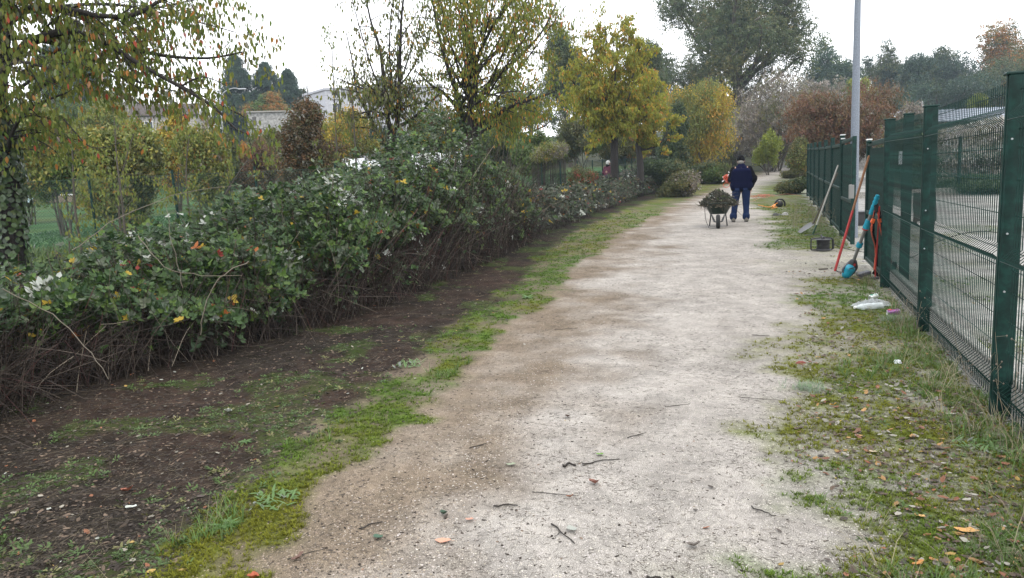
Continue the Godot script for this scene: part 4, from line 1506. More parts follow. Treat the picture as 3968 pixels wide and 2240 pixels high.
func fence_post(t: Node3D, s: float, high: float, wide := .07, deep := .105, white_cap := false, out := 0.0) -> void:
	var c := F(s, 0, out) - t.position
	var p := Shape.new()
	var b := Basis(FDIR, rnd(-.008, .008)) * fence_basis()
	p.box(c + Vector3(0, high * .5 - .1, 0), Vector3(wide, high + .2, deep), b, .006)
	# the rolled flanges of the profile
	for z in [-1.0, 1.0]:
		p.box(c + b.z * z * deep * .5 + Vector3(0, high * .5, 0), Vector3(wide * .34, high - .01, .012), b, .003)
	var post := obj("post", p, paint(), t)
	var k := Shape.new()
	k.box(c + Vector3(0, high + .006, 0), Vector3(wide + .006, .018, deep + .026), b, .006)
	obj("cap", k, mat("white_cap", lin(.7, .7, .68), .5) if white_cap else paint(), post)
	if s > 4.0 or s < 0.0:
		return
	for y in [high * .38, high * .55, high * .82]:
		var bolt := Shape.new()
		var at := c + Vector3(0, y, 0) - b.z * .022
		bolt.tube([at - b.x * (wide * .5 - .002), at - b.x * (wide * .5 + .006)], [.007, .006], 8, true)
		obj("bolt", bolt, mat("zinc", lin(.55, .56, .57), .35, .6), post)


func gate_leaf(label: String, s0: float, s1: float, high: float, slats: int, cap_first: bool) -> Node3D:
	var t := thing("gate_leaf", label, "gate", F((s0 + s1) * .5))
	var o := t.position
	var b := fence_basis()
	var y0 := .09
	var w := s1 - s0
	for e in [s0 + .035, s1 - .035]:
		var p := Shape.new()
		p.box(F(e) - o + Vector3(0, y0 + (high - y0) * .5, 0), Vector3(.07, high - y0, .07), b, .006)
		obj("stile", p, paint(), t)
	var cap := Shape.new()
	cap.box(F(s0 + .035 if cap_first else s1 - .035) - o + Vector3(0, high + .009, 0), Vector3(.082, .02, .082), b, .006)
	obj("cap", cap, mat("white_cap", lin(.7, .7, .68), .5), t)
	for y in [y0 + .035, .82, high - .05]:
		var p := Shape.new()
		p.box(F((s0 + s1) * .5) - o + Vector3(0, y, 0), Vector3(w - .145, .06, .05), b, .005)
		obj("rail", p, paint(), t)
	var bar := Shape.new()
	bar.box(Vector3(0, (high - .13 + y0) * .5 + .02, 0), Vector3(.022, high - y0 - .15, .022), Basis.IDENTITY, .002)
	var bm := bar.mesh()
	for i in slats:
		var k := obj("slat", bm, paint(), t)
		k.transform = Transform3D(b, F(lerpf(s0 + .07, s1 - .07, (i + .5) / slats)) - o + b.z * .012)
	return t


func make_fence() -> void:
	# the stretch nearest the camera
	var t := thing("mesh_fence", "green welded mesh fence at the right edge with tall posts and a concrete kerb board", "fence", F(1.2))
	for s in [-2.52, 0.0, 2.52, 5.04]:
		fence_post(t, s, 2.06)
	fence_post(t, 5.26, 2.12, .07, .105, false, -.24)
	mesh_panel(t, -2.47, -.05, 2.0, true)
	mesh_panel(t, .05, 2.47, 2.0, true)
	mesh_panel(t, 2.57, 4.99, 2.0, true)
	for k in 3:
		var s := Shape.new()
		var s0 := -2.45 + 2.52 * k
		s.box(F(s0 + 1.21, .06, -.075) - t.position, Vector3(2.41, .38, .07), fence_basis(), .008)
		obj("kerb_board", s, grained("concrete", lin(.34, .32, .285), .9, .035, .55, 1.6, .5), t)
	# the gate: one leaf before and one behind the opening
	var g := gate_leaf("green slatted gate leaf that the garden tools lean on, before the opening", 5.11, 7.1, 1.86, 36, false)
	var knob := Shape.new()
	knob.lathe([Vector2(.001, -.03), Vector2(.03, -.02), Vector2(.036, 0), Vector2(.03, .02), Vector2(.001, .03)], 10, Transform3D(Basis.IDENTITY, F(6.6, 1.83, .05) - g.position))
	obj("stop_knob", knob, paint(), g)
	g = gate_leaf("green slatted gate leaf with a grey lock box, beyond the opening beside the lamp post", 9.15, 11.5, 1.98, 42, false)
	var lock := Shape.new()
	lock.box(F(9.19, 1.02, .03) - g.position, Vector3(.09, .25, .09), fence_basis(), .01)
	obj("lock_box", lock, mat("lock_grey", lin(.19, .19, .18), .5), g)
	# the far stretch, of sheet-like slats seen edge on
	t = thing("slat_fence", "far stretch of green fence receding to the russet bush, with pale-edged rails between its posts", "fence", F(19))
	var prev := 11.53
	for i in 7:
		var s := 11.53 + 2.6 * i
		fence_post(t, s, 2.06, .08, .08, i == 0)
		if i:
			for y in [.12, .97, 1.86]:
				var r := Shape.new()
				r.box(F((s + prev) * .5, y) - t.position, Vector3(s - prev - .085, .06, .05), Basis(((F(s) - F(prev)).normalized()), Vector3.UP, FDIR.cross(Vector3.UP)), .005)
				obj("rail", r, paint(), t)
			var m := Shape.new()
			var n := 44
			for k in n:
				var e := lerpf(prev + .05, s - .05, (k + .5) / n)
				m.box(F(e, .98, -.012) - t.position, Vector3(.024, 1.86, .02), fence_basis(), .002)
			obj("slats", m, paint(), t).set_meta("kind", "stuff")
		prev = s
	# lamp post inside the opening
	var base := P(6.98, elev(6.98, 15), 15)
	t = thing("lamp_post", "grey galvanised lamp post rising out of the picture beside the gate", "lamp post", base)
	var s := Shape.new()
	s.lathe([Vector2(.095, -.2), Vector2(.095, .02), Vector2(.088, .9), Vector2(.086, .92), Vector2(.05, 6.0), Vector2(.042, 8.0), Vector2(.001, 8.02)], 20, Transform3D.IDENTITY)
	var pm := grained("galvanised_pole", lin(.25, .285, .34), .55, .03, .7, 3.0)
	obj("pole", s, pm, t)
	s = Shape.new()
	s.tube(smooth([Vector3(0, 7.9, 0), Vector3(-.3, 8.25, .05), Vector3(-.9, 8.35, .1)]), [.04, .03], 8)
	obj("arm", s, pm, t)
	s = Shape.new()
	s.box(Vector3(-1.15, 8.36, .12), Vector3(.55, .1, .22), Basis.IDENTITY, .03)
	obj("lamp_head", s, mat("galvanised", lin(.42, .43, .44)), t)
	s = Shape.new()
	s.box(Vector3(-.05, .55, .075), Vector3(.07, .3, .02), Basis.IDENTITY, .005)
	obj("access_door", s, mat("galvanised", lin(.42, .43, .44)), t)


func chain_link() -> void:
	var t := thing("chain_link_fence", "low chain-link fence with dark green posts behind the near brambles", "fence", P(-7.5, elev(-7.5, 17), 17))
	var o := t.position
	var pts := []
	for k in 7:
		pts.append(Vector2(-11.15 + 1.8 * k, 16.6 + .18 * k))
	var w := Shape.new()
	for i in pts.size():
		var q: Vector2 = pts[i]
		var s := Shape.new()
		var y := elev(q.x, q.y)
		s.tube([P(q.x + .05, y - .2, q.y) - o, P(q.x, y + 2.02, q.y) - o], [.032, .03], 8, true)
		obj("post", s, paint(), t)
		if i == 0:
			continue
		var p: Vector2 = pts[i - 1]
		var n := 26
		var rows := 27
		for k in range(-rows, n):
			for side in [0, 1]:
				var a0 := maxf(k, 0)
				var a1 := minf(k + rows, n)
				if a1 <= a0:
					continue
				var f0 := float(a0 - k) / rows
				var f1 := float(a1 - k) / rows
				var u0 := a0 / n if side == 0 else 1.0 - a0 / n
				var u1 := a1 / n if side == 0 else 1.0 - a1 / n
				var b0 := p.lerp(q, u0)
				var b1 := p.lerp(q, u1)
				w.tube([P(b0.x, elev(b0.x, b0.y) + .05 + 1.85 * f0, b0.y + .02 * side) - o, P(b1.x, elev(b1.x, b1.y) + .05 + 1.85 * f1, b1.y + .02 * side) - o], [.0026, .0026], 3)
		for h in [.06, 1.0, 1.9]:
			w.tube([P(p.x, elev(p.x, p.y) + h, p.y - .03) - o, P(q.x, elev(q.x, q.y) + h, q.y - .03) - o], [.003, .003], 4)
	obj("wire_mesh", w, mat("green_wire", lin(.03, .075, .06), .5), t).set_meta("kind", "stuff")


func garden_fence() -> void:
	var t := thing("garden_fence", "green mesh garden fence with thin posts behind the person in maroon", "fence", P(5.4, elev(5.4, 38), 38))
	var o := t.position
	var w := Shape.new()
	var last := -1.0
	for x in [3.6, 4.37, 4.87, 5.3, 5.68, 6.03, 6.37, 6.9]:
		var y := elev(x, 38)
		var s := Shape.new()
		s.tube([P(x, y - .2, 38) - o, P(x, 2.45, 38) - o], [.03, .03], 6, true)
		obj("post", s, paint(), t)
		if last > 0:
			for k in 20:
				var h := lerpf(y + .05, 2.42, k / 19.0)
				w.tube([P(last, h, 38.03) - o, P(x, h, 38.03) - o], [.004, .004], 3)
			for k in 9:
				var u := lerpf(last, x, (k + .5) / 9.0)
				w.tube([P(u, y, 38.04) - o, P(u, 2.42, 38.04) - o], [.004, .004], 3)
		last = x
	obj("wire_mesh", w, mat("green_wire", lin(.03, .075, .06)), t).set_meta("kind", "stuff")
	# brushwood screen with a climber on it
	t = thing("brushwood_screen", "dark brushwood screen under a leafy climber, left of the small green garden fence", "screen", P(1.7, elev(1.7, 30), 30))
	var s := Shape.new()
	s.coloured = true
	for i in 230:
		var x := lerpf(-.68, .68, i / 229.0) + rnd(-.01, .01)
		s.colour = Color(.05, .042, .038) * rnd(.5, 1.7)
		s.tube([Vector3(x, -.05, rnd(-.03, .03)), Vector3(x + rnd(-.03, .03), rnd(1.78, 1.92), rnd(-.03, .03))], [.006, .004], 3)
	obj("brushwood", s, leafy("cane", .75, 0.0, .35), t).set_meta("kind", "stuff")
	for x in [-.3, .45]:
		s = Shape.new()
		s.tube([Vector3(x, -.1, .06), Vector3(x, 1.75, .06)], [.03, .03], 6, true)
		obj("post", s, paint(), t)
	var c := clump_crown([[Vector3(-.1, 2.15, 0), Vector3(.55, .4, .4)], [Vector3(.4, 2.25, .1), Vector3(.45, .35, .4)], [Vector3(-.45, 1.98, .1), Vector3(.35, .2, .3)]], 650, YELLOWGREEN, .6, GREYBROWN, .4)
	many("climber", sprays[0], c, leafy("far_leaves", .55, .45), t)
	bush("berry_bush", "small bush with red berries between the brushwood screen and the person in maroon", 3.1, 30.5, .75, .1, 1.75, OLIVE, 1000, .6, [[3, Color(.32, .05, .03)], [3, Color(.14, .09, .03)]], .35, 10, 8)


# ---------------------------------------------------------------- houses, tunnels, yard
func window(t: Node3D, c: Vector3, w: float, h: float, b: Basis) -> void:
	var s := Shape.new()
	for k in [[0, h * .5, w + .14, .08], [0, -h * .5, w + .2, .09], [-w * .5, 0, .08, h - .06], [w * .5, 0, .08, h - .06], [0, 0, .06, h - .06]]:
		s.box(c + b * Vector3(k[0], k[1], .03), Vector3(k[2], k[3], .1), b, .01)
	var f := obj("window", s, mat("white_frame", lin(.62, .62, .6), .5), t)
	s = Shape.new()
	s.box(c + b * Vector3(0, 0, -.02), Vector3(w, h, .04), b, .005)
	obj("pane", s, mat("window_glass", lin(.03, .04, .05), .08), f)


func make_houses() -> void:
	# pale flat-roofed house: nearest corner at the left third, its long side running to the right
	var at := P(-17.5, elev(-17.5, 75) - 1.0, 75)
	var t := thing("house", "large pale grey flat-roofed house with dark windows behind the garden cherries", "house", at)
	var top := 11.45 - at.y
	var render := grained("pale_render", lin(.50, .50, .53), .9, .02, .92, .35)
	var s := Shape.new()
	var front := Basis(Vector3(1, 0, -.10).normalized(), Vector3.UP, Vector3(.10, 0, 1).normalized())
	var side := Basis(Vector3(.62, 0, .78).normalized(), Vector3.UP, Vector3(-.78, 0, .62).normalized())
	# walls as a prism: left side face goes back from the corner
	var a := Vector3.ZERO
	var b := front.x * 11.5
	var e := -side.x * 5.2
	var f := e + front.x * 11.5
	var up := Vector3(0, top, 0)
	s.quad(a, b, b + up, a + up, front.z)
	s.quad(a, e, e + up, a + up, side.z)
	s.quad(e, f, f + up, e + up, -front.z)
	s.quad(b, f, f + up, b + up, -side.z)
	s.quad(a + up, b + up, f + up, e + up, Vector3.UP)
	obj("wall", s, render, t)
	s = Shape.new()
	s.box(up + front.x * 5.75 + front.z * .06 + Vector3(0, -.1, 0), Vector3(11.7, .24, .14), front, .02)
	s.box(up + e * .5 + side.z * .08 + Vector3(0, -.1, 0), Vector3(5.2, .24, .14), side, .02)
	obj("parapet", s, mat("parapet", lin(.42, .42, .45), .8), t)
	for w in [[1.1, 10.8, .75, .75], [2.5, 10.45, .55, 1.2], [1.05, 9.5, .9, .9], [2.45, 9.1, .85, .75], [4.9, 10.1, .7, .75], [5.0, 8.75, .6, .65], [6.6, 10.4, .8, 1.0], [6.6, 8.8, .8, .9], [8.4, 10.4, .8, 1.0], [8.4, 8.7, .8, .9], [1.1, 7.6, .9, 1.2], [3.6, 7.6, .9, 1.2]]:
		window(t, front.x * w[0] + Vector3(0, w[1] - at.y, 0) + front.z * .03, w[2], w[3], front)
	s = Shape.new()
	for k in [[3.8, 9.0], [6.5, 8.4]]:
		s.box(front.x * k[0] + front.z * .3 + Vector3(0, k[1] - at.y - .6, 0), Vector3(2.2, .5, .6), front, .03)
	obj("balcony", s, render, t)
	s = Shape.new()
	for i in 9:
		var p := up + front.x * (.3 + i * 1.15) + Vector3(0, 0, -.6)
		s.tube([p, p + Vector3(0, .5, 0)], [.025, .025], 4)
	s.tube([up + front.x * .3 + Vector3(0, .5, -.6), up + front.x * 9.5 + Vector3(0, .5, -.6)], [.025, .025], 4)
	s.tube([up + e * .8 + Vector3(0, 0, 0), up + e * .8 + Vector3(0, .8, 0)], [.03, .03], 4)
	s.tube([up + e * .8 + Vector3(-.5, .7, 0), up + e * .8 + Vector3(1.6, .75, 0)], [.02, .02], 4)
	obj("roof_rail", s, mat("rail_grey", lin(.3, .31, .33), .5), t)
	# low wall building in front
	at = P(-23.7, elev(-23.7, 70) - 1.0, 70)
	t = thing("outbuilding", "weathered grey concrete wall of a low building with one small dark opening", "building", at)
	top = 8.95 - at.y
	s = Shape.new()
	s.quad(Vector3.ZERO, Vector3(4.2, 0, -.2), Vector3(4.2, top - .1, -.2), Vector3(0, top, 0), Vector3(0, 0, 1))
	s.quad(Vector3.ZERO, Vector3(-.5, 0, -5), Vector3(-.5, top, -5), Vector3(0, top, 0), Vector3(-1, 0, 0))
	s.quad(Vector3(0, top, 0), Vector3(4.2, top - .1, -.2), Vector3(3.8, top, -5.2), Vector3(-.5, top, -5), Vector3.UP)
	s.quad(Vector3(4.2, 0, -.2), Vector3(3.8, 0, -5.2), Vector3(3.8, top, -5.2), Vector3(4.2, top - .1, -.2), Vector3.RIGHT)
	obj("wall", s, grained("weathered_concrete", lin(.42, .41, .39), .95, .02, .74, .3), t)
	s = Shape.new()
	s.box(Vector3(2.1, top - .02, -.07), Vector3(4.4, .14, .26), Basis(Vector3(1, -.018, -.047).normalized(), Vector3.UP, Vector3(.047, 0, 1)).orthonormalized(), .02)
	obj("coping", s, grained("concrete", Color.WHITE, .9, .035, .55, 1.6), t)
	s = Shape.new()
	s.box(Vector3(.63, 8.12 - at.y, .0), Vector3(.32, .78, .12), Basis.IDENTITY, .01)
	obj("window", s, mat("dark_opening", lin(.10, .095, .09), .8), t)
	s = Shape.new()
	s.box(Vector3(2.1, 6.75 - at.y, -.07), Vector3(4.15, .06, .24), Basis(Vector3(1, 0, -.047).normalized(), Vector3.UP, Vector3(.047, 0, 1)).orthonormalized(), .01)
	obj("ledge", s, mat("dark_opening", lin(.10, .095, .09)), t)
	# pitched roofs to the left
	for k in [["house with a brown tiled roof and white verge boards, half hidden by the cherry branches", -35.9, 80.0, 6.6, 11.5, 10.1, .2], ["house with a dark slanting roof at the far left behind the cherry leaves", -44.5, 82.0, 5.0, 12.6, 10.6, -.5]]:
		at = P(k[1], elev(k[1], k[2]) - 1.0, k[2])
		t = thing("house", k[0], "house", at, k[6])
		var ridge: float = k[4] - at.y
		var eave: float = k[5] - at.y
		var h: float = k[3] * .5
		s = Shape.new()
		s.box(Vector3(0, eave * .5, -3), Vector3(h * 2.0, eave, 6), Basis.IDENTITY, .02)
		for g in [-h, h]:
			s.tri(Vector3(g, eave, 0), Vector3(g, eave, -6), Vector3(g, ridge - .06, -3.0), Vector3(g, 0, 0))
		obj("wall", s, grained("house_render", lin(.45, .42, .38), .9, .02, .75, .4), t)
		s = Shape.new()
		for z in [1.0, -1.0]:
			var c := Vector3(0, (ridge + eave) * .5, -3 + z * 1.6)
			var ang := atan2(ridge - eave, 3.0)
			s.box(c, Vector3(h * 2.0 + .5, .14, 3.55), Basis(Vector3.RIGHT, ang * z), .03)
		var roof := obj("roof", s, grained("roof_tiles", lin(.13, .095, .08) if k[6] > 0 else lin(.07, .065, .07), .85, .04, .5, .8), t)
		s = Shape.new()
		s.box(Vector3(h * .5, ridge + .4, -3), Vector3(.5, 1.1, .5), Basis.IDENTITY, .03)
		obj("chimney", s, grained("house_render", Color.WHITE, .9, .02, .75, .4), roof)
		s = Shape.new()
		for z in [1.0, -1.0]:
			var ang := atan2(ridge - eave, 3.0)
			s.box(Vector3(h + .27, (ridge + eave) * .5 + .02, -3 + z * 1.6), Vector3(.06, .26, 3.55), Basis(Vector3.RIGHT, ang * z), .01)
		obj("verge_board", s, mat("white_frame", Color.WHITE), roof)
		for w in [-1.0, 1.0]:
			window(t, Vector3(w * h * .45, eave - 1.1, .03), .8, 1.0, Basis.IDENTITY)
	# a street lamp in front of the conifers
	at = P(-30.5, elev(-30.5, 82), 82)
	t = thing("street_lamp", "small grey street lamp with a curved arm in front of the dark conifers", "street lamp", at)
	s = Shape.new()
	s.tube([Vector3.ZERO, Vector3(0, 8.4, 0)], [.12, .08], 8)
	obj("pole", s, mat("galvanised", Color.WHITE), t)
	s = Shape.new()
	s.tube(smooth([Vector3(.1, 7.2, 0), Vector3(.5, 8.2, 0), Vector3(1.5, 8.6, 0), Vector3(2.2, 8.5, 0)]), [.05, .05], 6)
	obj("arm", s, mat("galvanised", Color.WHITE), t)
	s = Shape.new()
	s.box(Vector3(2.5, 8.48, 0), Vector3(.8, .14, .3), Basis.IDENTITY, .05)
	obj("lamp_head", s, mat("galvanised", Color.WHITE), t)


func polytunnel(label: String, x: float, d: float, half: float, high: float, long: float, turn: float) -> void:
	var t := thing("polytunnel", label, "polytunnel", P(x, elev(x, d), d), turn)
	var film := mat("white_film", lin(.74, .76, .78), .35)
	film.cull_mode = BaseMaterial3D.CULL_DISABLED
	film.backlight_enabled = true
	film.backlight = lin(.5, .5, .5)
	var s := Shape.new()
	var hoops := Shape.new()
	var rows := []
	var n := int(long / .5)
	for i in n + 1:
		var row := []
		var sag := -.03 * absf(sin(i * PI * .5))
		for k in 13:
			var a := PI * k / 12.0
			row.append(Vector3(-cos(a) * (half + sag), sin(a) * (high + sag) * (1.0 if sin(a) > .3 else .9 + .33 * sin(a)), -long * .5 + long * i / n))
		rows.append(row)
		if i % 3 == 0:
			var r := []
			for q in row:
				r.append(q * 1.004)
			hoops.tube(r, [.018, .018], 5)
	for i in n:
		for k in 12:
			s.quad(rows[i][k], rows[i + 1][k], rows[i + 1][k + 1], rows[i][k + 1], Vector3((rows[i][k] as Vector3).x, high * .5, 0))
	for e in [0, n]:
		for k in 12:
			s.tri(rows[e][k], rows[e][k + 1], Vector3(0, 0, (rows[e][0] as Vector3).z), Vector3(0, 0, -1 if e == 0 else 1))
	obj("film", s, film, t)
	obj("hoops", hoops, mat("galvanised", Color.WHITE), t)


func make_tunnels() -> void:
	polytunnel("longest white polytunnel, behind the brown shrub", -8.4, 35.5, 1.15, 2.0, 3.4, PI * .5 + .1)
	polytunnel("short white polytunnel with its round end just left of the ivy-sleeved cherry", -6.2, 35.0, .8, 1.85, 2.4, PI * .5 - .35)
	polytunnel("white polytunnel of which only bits of roof show over the tallest brambles", -3.1, 38.0, 1.2, 2.05, 3.2, PI * .5)
	# boxes on the lawn
	for k in [["pale blue and white board standing on the lawn beside the ivy-clad trunk", -28.75, 45.0, .68, .5, .08, Color(.55, .72, .78)]]:
		var t := thing("notice_board", k[0], "board", P(k[1], elev(k[1], k[2]), k[2]))
		var s := Shape.new()
		s.box(Vector3(0, .34, 0), Vector3(k[3], k[4], k[5]), Basis(Vector3.UP, .2), .01)
		obj("panel", s, grained("pale_blue", lin(.50, .66, .72), .5, .02, .6, 1.5), t)
		s = Shape.new()
		for x in [-.25, .25]:
			s.tube([Vector3(x, -.1, .02), Vector3(x, .5, .02)], [.02, .02], 5)
		obj("legs", s, mat("grey_bark", Color.WHITE), t)
	for k in [["pale wooden box with a white lid on the lawn, next to the pale blue board", -27.8, 45.0, 1.0], ["second pale wooden box with a white lid, right of the first", -26.5, 45.0, .8], ["small white-lidded box far back on the lawn", -25.85, 52.0, .35]]:
		var t := thing("beehive_box", k[0], "box", P(k[1], elev(k[1], k[2]), k[2]), rnd(-.3, .3), "boxes on the lawn")
		var w: float = k[3]
		var s := Shape.new()
		s.box(Vector3(0, .2, 0), Vector3(w, .4, .5), Basis.IDENTITY, .01)
		obj("body", s, grained("pale_wood", lin(.33, .26, .19), .8, .05, .6, 2.0), t)
		s = Shape.new()
		s.box(Vector3(.06, .44, 0), Vector3(w * .85, .08, .56), Basis.IDENTITY, .01)
		obj("lid", s, mat("white_lid", lin(.78, .78, .78), .4), t)


func make_yard() -> void:
	# low concrete wall along the back of the yard
	var t := thing("low_wall", "low pale concrete wall along the back of the gravel yard", "wall", P(15, elev(15, 27.2), 27.2))
	var x := 11.2
	while x < 24.0:
		var s := Shape.new()
		s.box(P(x + 1.0, elev(15, 27.2) + .09, 27.2) - t.position, Vector3(1.985, .30, .2), Basis.IDENTITY, .012)
		obj("block", s, grained("concrete", Color.WHITE, .9, .035, .55, 1.6), t)
		x += 2.0
	# sign on the hedge
	t = thing("notice", "small white notice on the dark hedge across the yard", "sign", P(13.35, 1.75, 25.2))
	var s := Shape.new()
	s.box(Vector3.ZERO, Vector3(.27, .43, .012), Basis.IDENTITY, .003)
	obj("sheet", s, mat("white_sheet", lin(.72, .75, .78), .5), t)
	s = Shape.new()
	for i in 7:
		s.box(Vector3(rnd(-.02, .02), .15 - i * .045, .0075), Vector3(rnd(.1, .2), .012, .001), Basis.IDENTITY, .0003)
	obj("printed_lines", s, mat("ink", lin(.12, .12, .14), .6), t)
	s = Shape.new()
	s.tube([Vector3(0, -1.45, -.02), Vector3(0, .25, -.02)], [.025, .025], 6, true)
	obj("post", s, paint(), t)
	# post of a fence in the clematis
	t = thing("green_post", "single green post standing before the clematis mass across the yard", "post", P(16.75, elev(16.7, 27.6), 27.6))
	s = Shape.new()
	s.box(Vector3(0, 1.0, 0), Vector3(.09, 2.15, .07), Basis.IDENTITY, .008)
	obj("shaft", s, paint(), t)
	# brown board
	t = thing("brown_board", "dark brown board standing in the gravel yard behind the fence", "board", P(9.55, elev(9.5, 17), 17), -.35)
	s = Shape.new()
	s.box(Vector3(0, .40, 0), Vector3(.46, .66, .05), Basis(Vector3.RIGHT, -.12), .006)
	obj("panel", s, grained("brown_board", lin(.045, .033, .028), .7, .04, .6, 2.5), t)
	s = Shape.new()
	for k in [-.18, .18]:
		s.box(Vector3(k, .05, -.06), Vector3(.05, .12, .3), Basis.IDENTITY, .005)
	obj("feet", s, mat("dark_bark", Color.WHITE), t)
	t = thing("crate", "black plastic crate on the ground inside the gate opening", "crate", P(8.35, elev(8.3, 17.6), 17.6), .3)
	for k in [[0, .04, 0, .6, .06, .4], [0, .17, .19, .6, .24, .02], [0, .17, -.19, .6, .24, .02], [.29, .17, 0, .02, .24, .36], [-.29, .17, 0, .02, .24, .36], [0, .31, 0, .64, .03, .44]]:
		s = Shape.new()
		s.box(Vector3(k[0], k[1], k[2]), Vector3(k[3], k[4], k[5]), Basis.IDENTITY, .006)
		obj("panel", s, mat("black_plastic", lin(.012, .012, .013), .45), t)
	# grey metal roof beyond
	t = thing("shed", "long low shed with a grey metal roof behind the russet bush and the fence", "shed", P(30.5, elev(30.5, 50), 50))
	var e := elev(30.5, 50)
	s = Shape.new()
	s.box(Vector3(2.0, (4.2 - e) * .5, -3), Vector3(14, 4.2 - e, 6), Basis.IDENTITY, .02)
	obj("wall", s, grained("house_render", Color.WHITE, .9, .02, .75, .4), t)
	s = Shape.new()
	s.box(Vector3(2.0, 4.72 - e, -2.6), Vector3(14.6, .1, 7.4), Basis(Vector3.RIGHT, .16), .02)
	var roof := obj("roof", s, mat("roof_metal", lin(.27, .30, .36), .45, .2), t)
	s = Shape.new()
	for i in 19:
		s.box(Vector3(-5.1 + i * .8, 4.79 - e, -2.6), Vector3(.06, .05, 7.38), Basis(Vector3.RIGHT, .16), .01)
	obj("seams", s, mat("roof_metal", Color.WHITE), roof)
	s = Shape.new()
	s.lathe([Vector2(.09, 0), Vector2(.09, .5), Vector2(.15, .52), Vector2(.15, .6), Vector2(.07, .7), Vector2(.05, .95), Vector2(.001, 1.0)], 10, Transform3D(Basis.IDENTITY, Vector3(-.6, 4.9 - e, -4)))
	obj("flue", s, mat("lock_grey", Color.WHITE), roof)


# ---------------------------------------------------------------- bodies: joined tapered capsules, meshed as surface nets
func flesh(bones: Array, cell: float, blend: float) -> ArrayMesh:
	# a bone is [from, to, radius from, radius to] and, if it is flattened, [.., depth over width]
	var lo := Vector3.ONE * 1e6
	var hi := -lo
	for b in bones:
		var r: float = maxf(b[2], b[3]) + cell * 2.0 + blend * .5
		lo = lo.min((b[0] as Vector3).min(b[1]) - Vector3.ONE * r)
		hi = hi.max((b[0] as Vector3).max(b[1]) + Vector3.ONE * r)
	var nx := int((hi.x - lo.x) / cell) + 2
	var ny := int((hi.y - lo.y) / cell) + 2
	var nz := int((hi.z - lo.z) / cell) + 2
	var f := PackedFloat32Array()
	f.resize(nx * ny * nz)
	f.fill(10.0)
	for b in bones:
		var a: Vector3 = b[0]
		var e: Vector3 = b[1]
		var ra: float = b[2]
		var rb: float = b[3]
		var flat: float = b[4] if b.size() > 4 else 1.0
		var reach := maxf(ra, rb) + cell * 2.5 + blend
		var i0 := ((a.min(e) - Vector3.ONE * reach - lo) / cell).max(Vector3.ZERO)
		var i1 := (a.max(e) + Vector3.ONE * reach - lo) / cell
		var ba := e - a
		var bb := maxf(ba.length_squared(), 1e-9)
		for z in range(int(i0.z), mini(int(i1.z) + 1, nz)):
			for y in range(int(i0.y), mini(int(i1.y) + 1, ny)):
				var at := (z * ny + y) * nx
				for x in range(int(i0.x), mini(int(i1.x) + 1, nx)):
					var p := lo + Vector3(x, y, z) * cell - a
					var t := clampf(p.dot(ba) / bb, 0.0, 1.0)
					var q := p - ba * t
					if flat != 1.0:
						q.z /= flat
					var d := q.length() - lerpf(ra, rb, t)
					var o := f[at + x]
					var h := maxf(blend - absf(o - d), 0.0) / blend
					f[at + x] = minf(o, d) - h * h * blend * .25
	var s := Shape.new()
	var ids := PackedInt32Array()
	ids.resize(nx * ny * nz)
	ids.fill(-1)
	var step3 := [1, nx, nx * ny]
	for z in nz - 1:
		for y in ny - 1:
			for x in nx - 1:
				var k := (z * ny + y) * nx + x
				var inside := 0
				var vals := []
				for c in 8:
					var w := f[k + (c & 1) + ((c >> 1) & 1) * nx + (c >> 2) * nx * ny]
					vals.append(w)
					if w < 0.0:
						inside += 1
				if inside == 0 or inside == 8:
					continue
				var sum := Vector3.ZERO
				var m := 0
				for c in 8:
					for ax in 3:
						if c & (1 << ax):
							continue
						var c2: int = c | (1 << ax)
						if (vals[c] < 0.0) != (vals[c2] < 0.0):
							var p := Vector3(c & 1, (c >> 1) & 1, c >> 2)
							p[ax] += vals[c] / (vals[c] - vals[c2])
							sum += p
							m += 1
				var g := Vector3.ZERO
				for c in 8:
					g += Vector3(1 if c & 1 else -1, 1 if c & 2 else -1, 1 if c & 4 else -1) * vals[c]
				ids[k] = s.v.size()
				s.v.append(lo + (Vector3(x, y, z) + sum / m) * cell)
				s.n.append(g.normalized())
				s.c.append(Color.WHITE)
	for z in range(1, nz - 1):
		for y in range(1, ny - 1):
			for x in range(1, nx - 1):
				var k := (z * ny + y) * nx + x
				for ax in 3:
					if (f[k] < 0.0) == (f[k + step3[ax]] < 0.0):
						continue
					var u: int = step3[(ax + 1) % 3]
					var v: int = step3[(ax + 2) % 3]
					var q := [ids[k], ids[k - u], ids[k - u - v], ids[k - v]]
					if q.min() < 0:
						continue
					var n: Vector3 = s.n[q[0]] + s.n[q[2]]
					for t in [[0, 1, 2], [0, 2, 3]]:
						var a: Vector3 = s.v[q[t[0]]]
						var flip := (s.v[q[t[1]]] - a).cross(s.v[q[t[2]]] - a).dot(n) > 0.0
						s.idx.append(q[t[0]])
						s.idx.append(q[t[2] if flip else t[1]])
						s.idx.append(q[t[1] if flip else t[2]])
	return s.mesh()


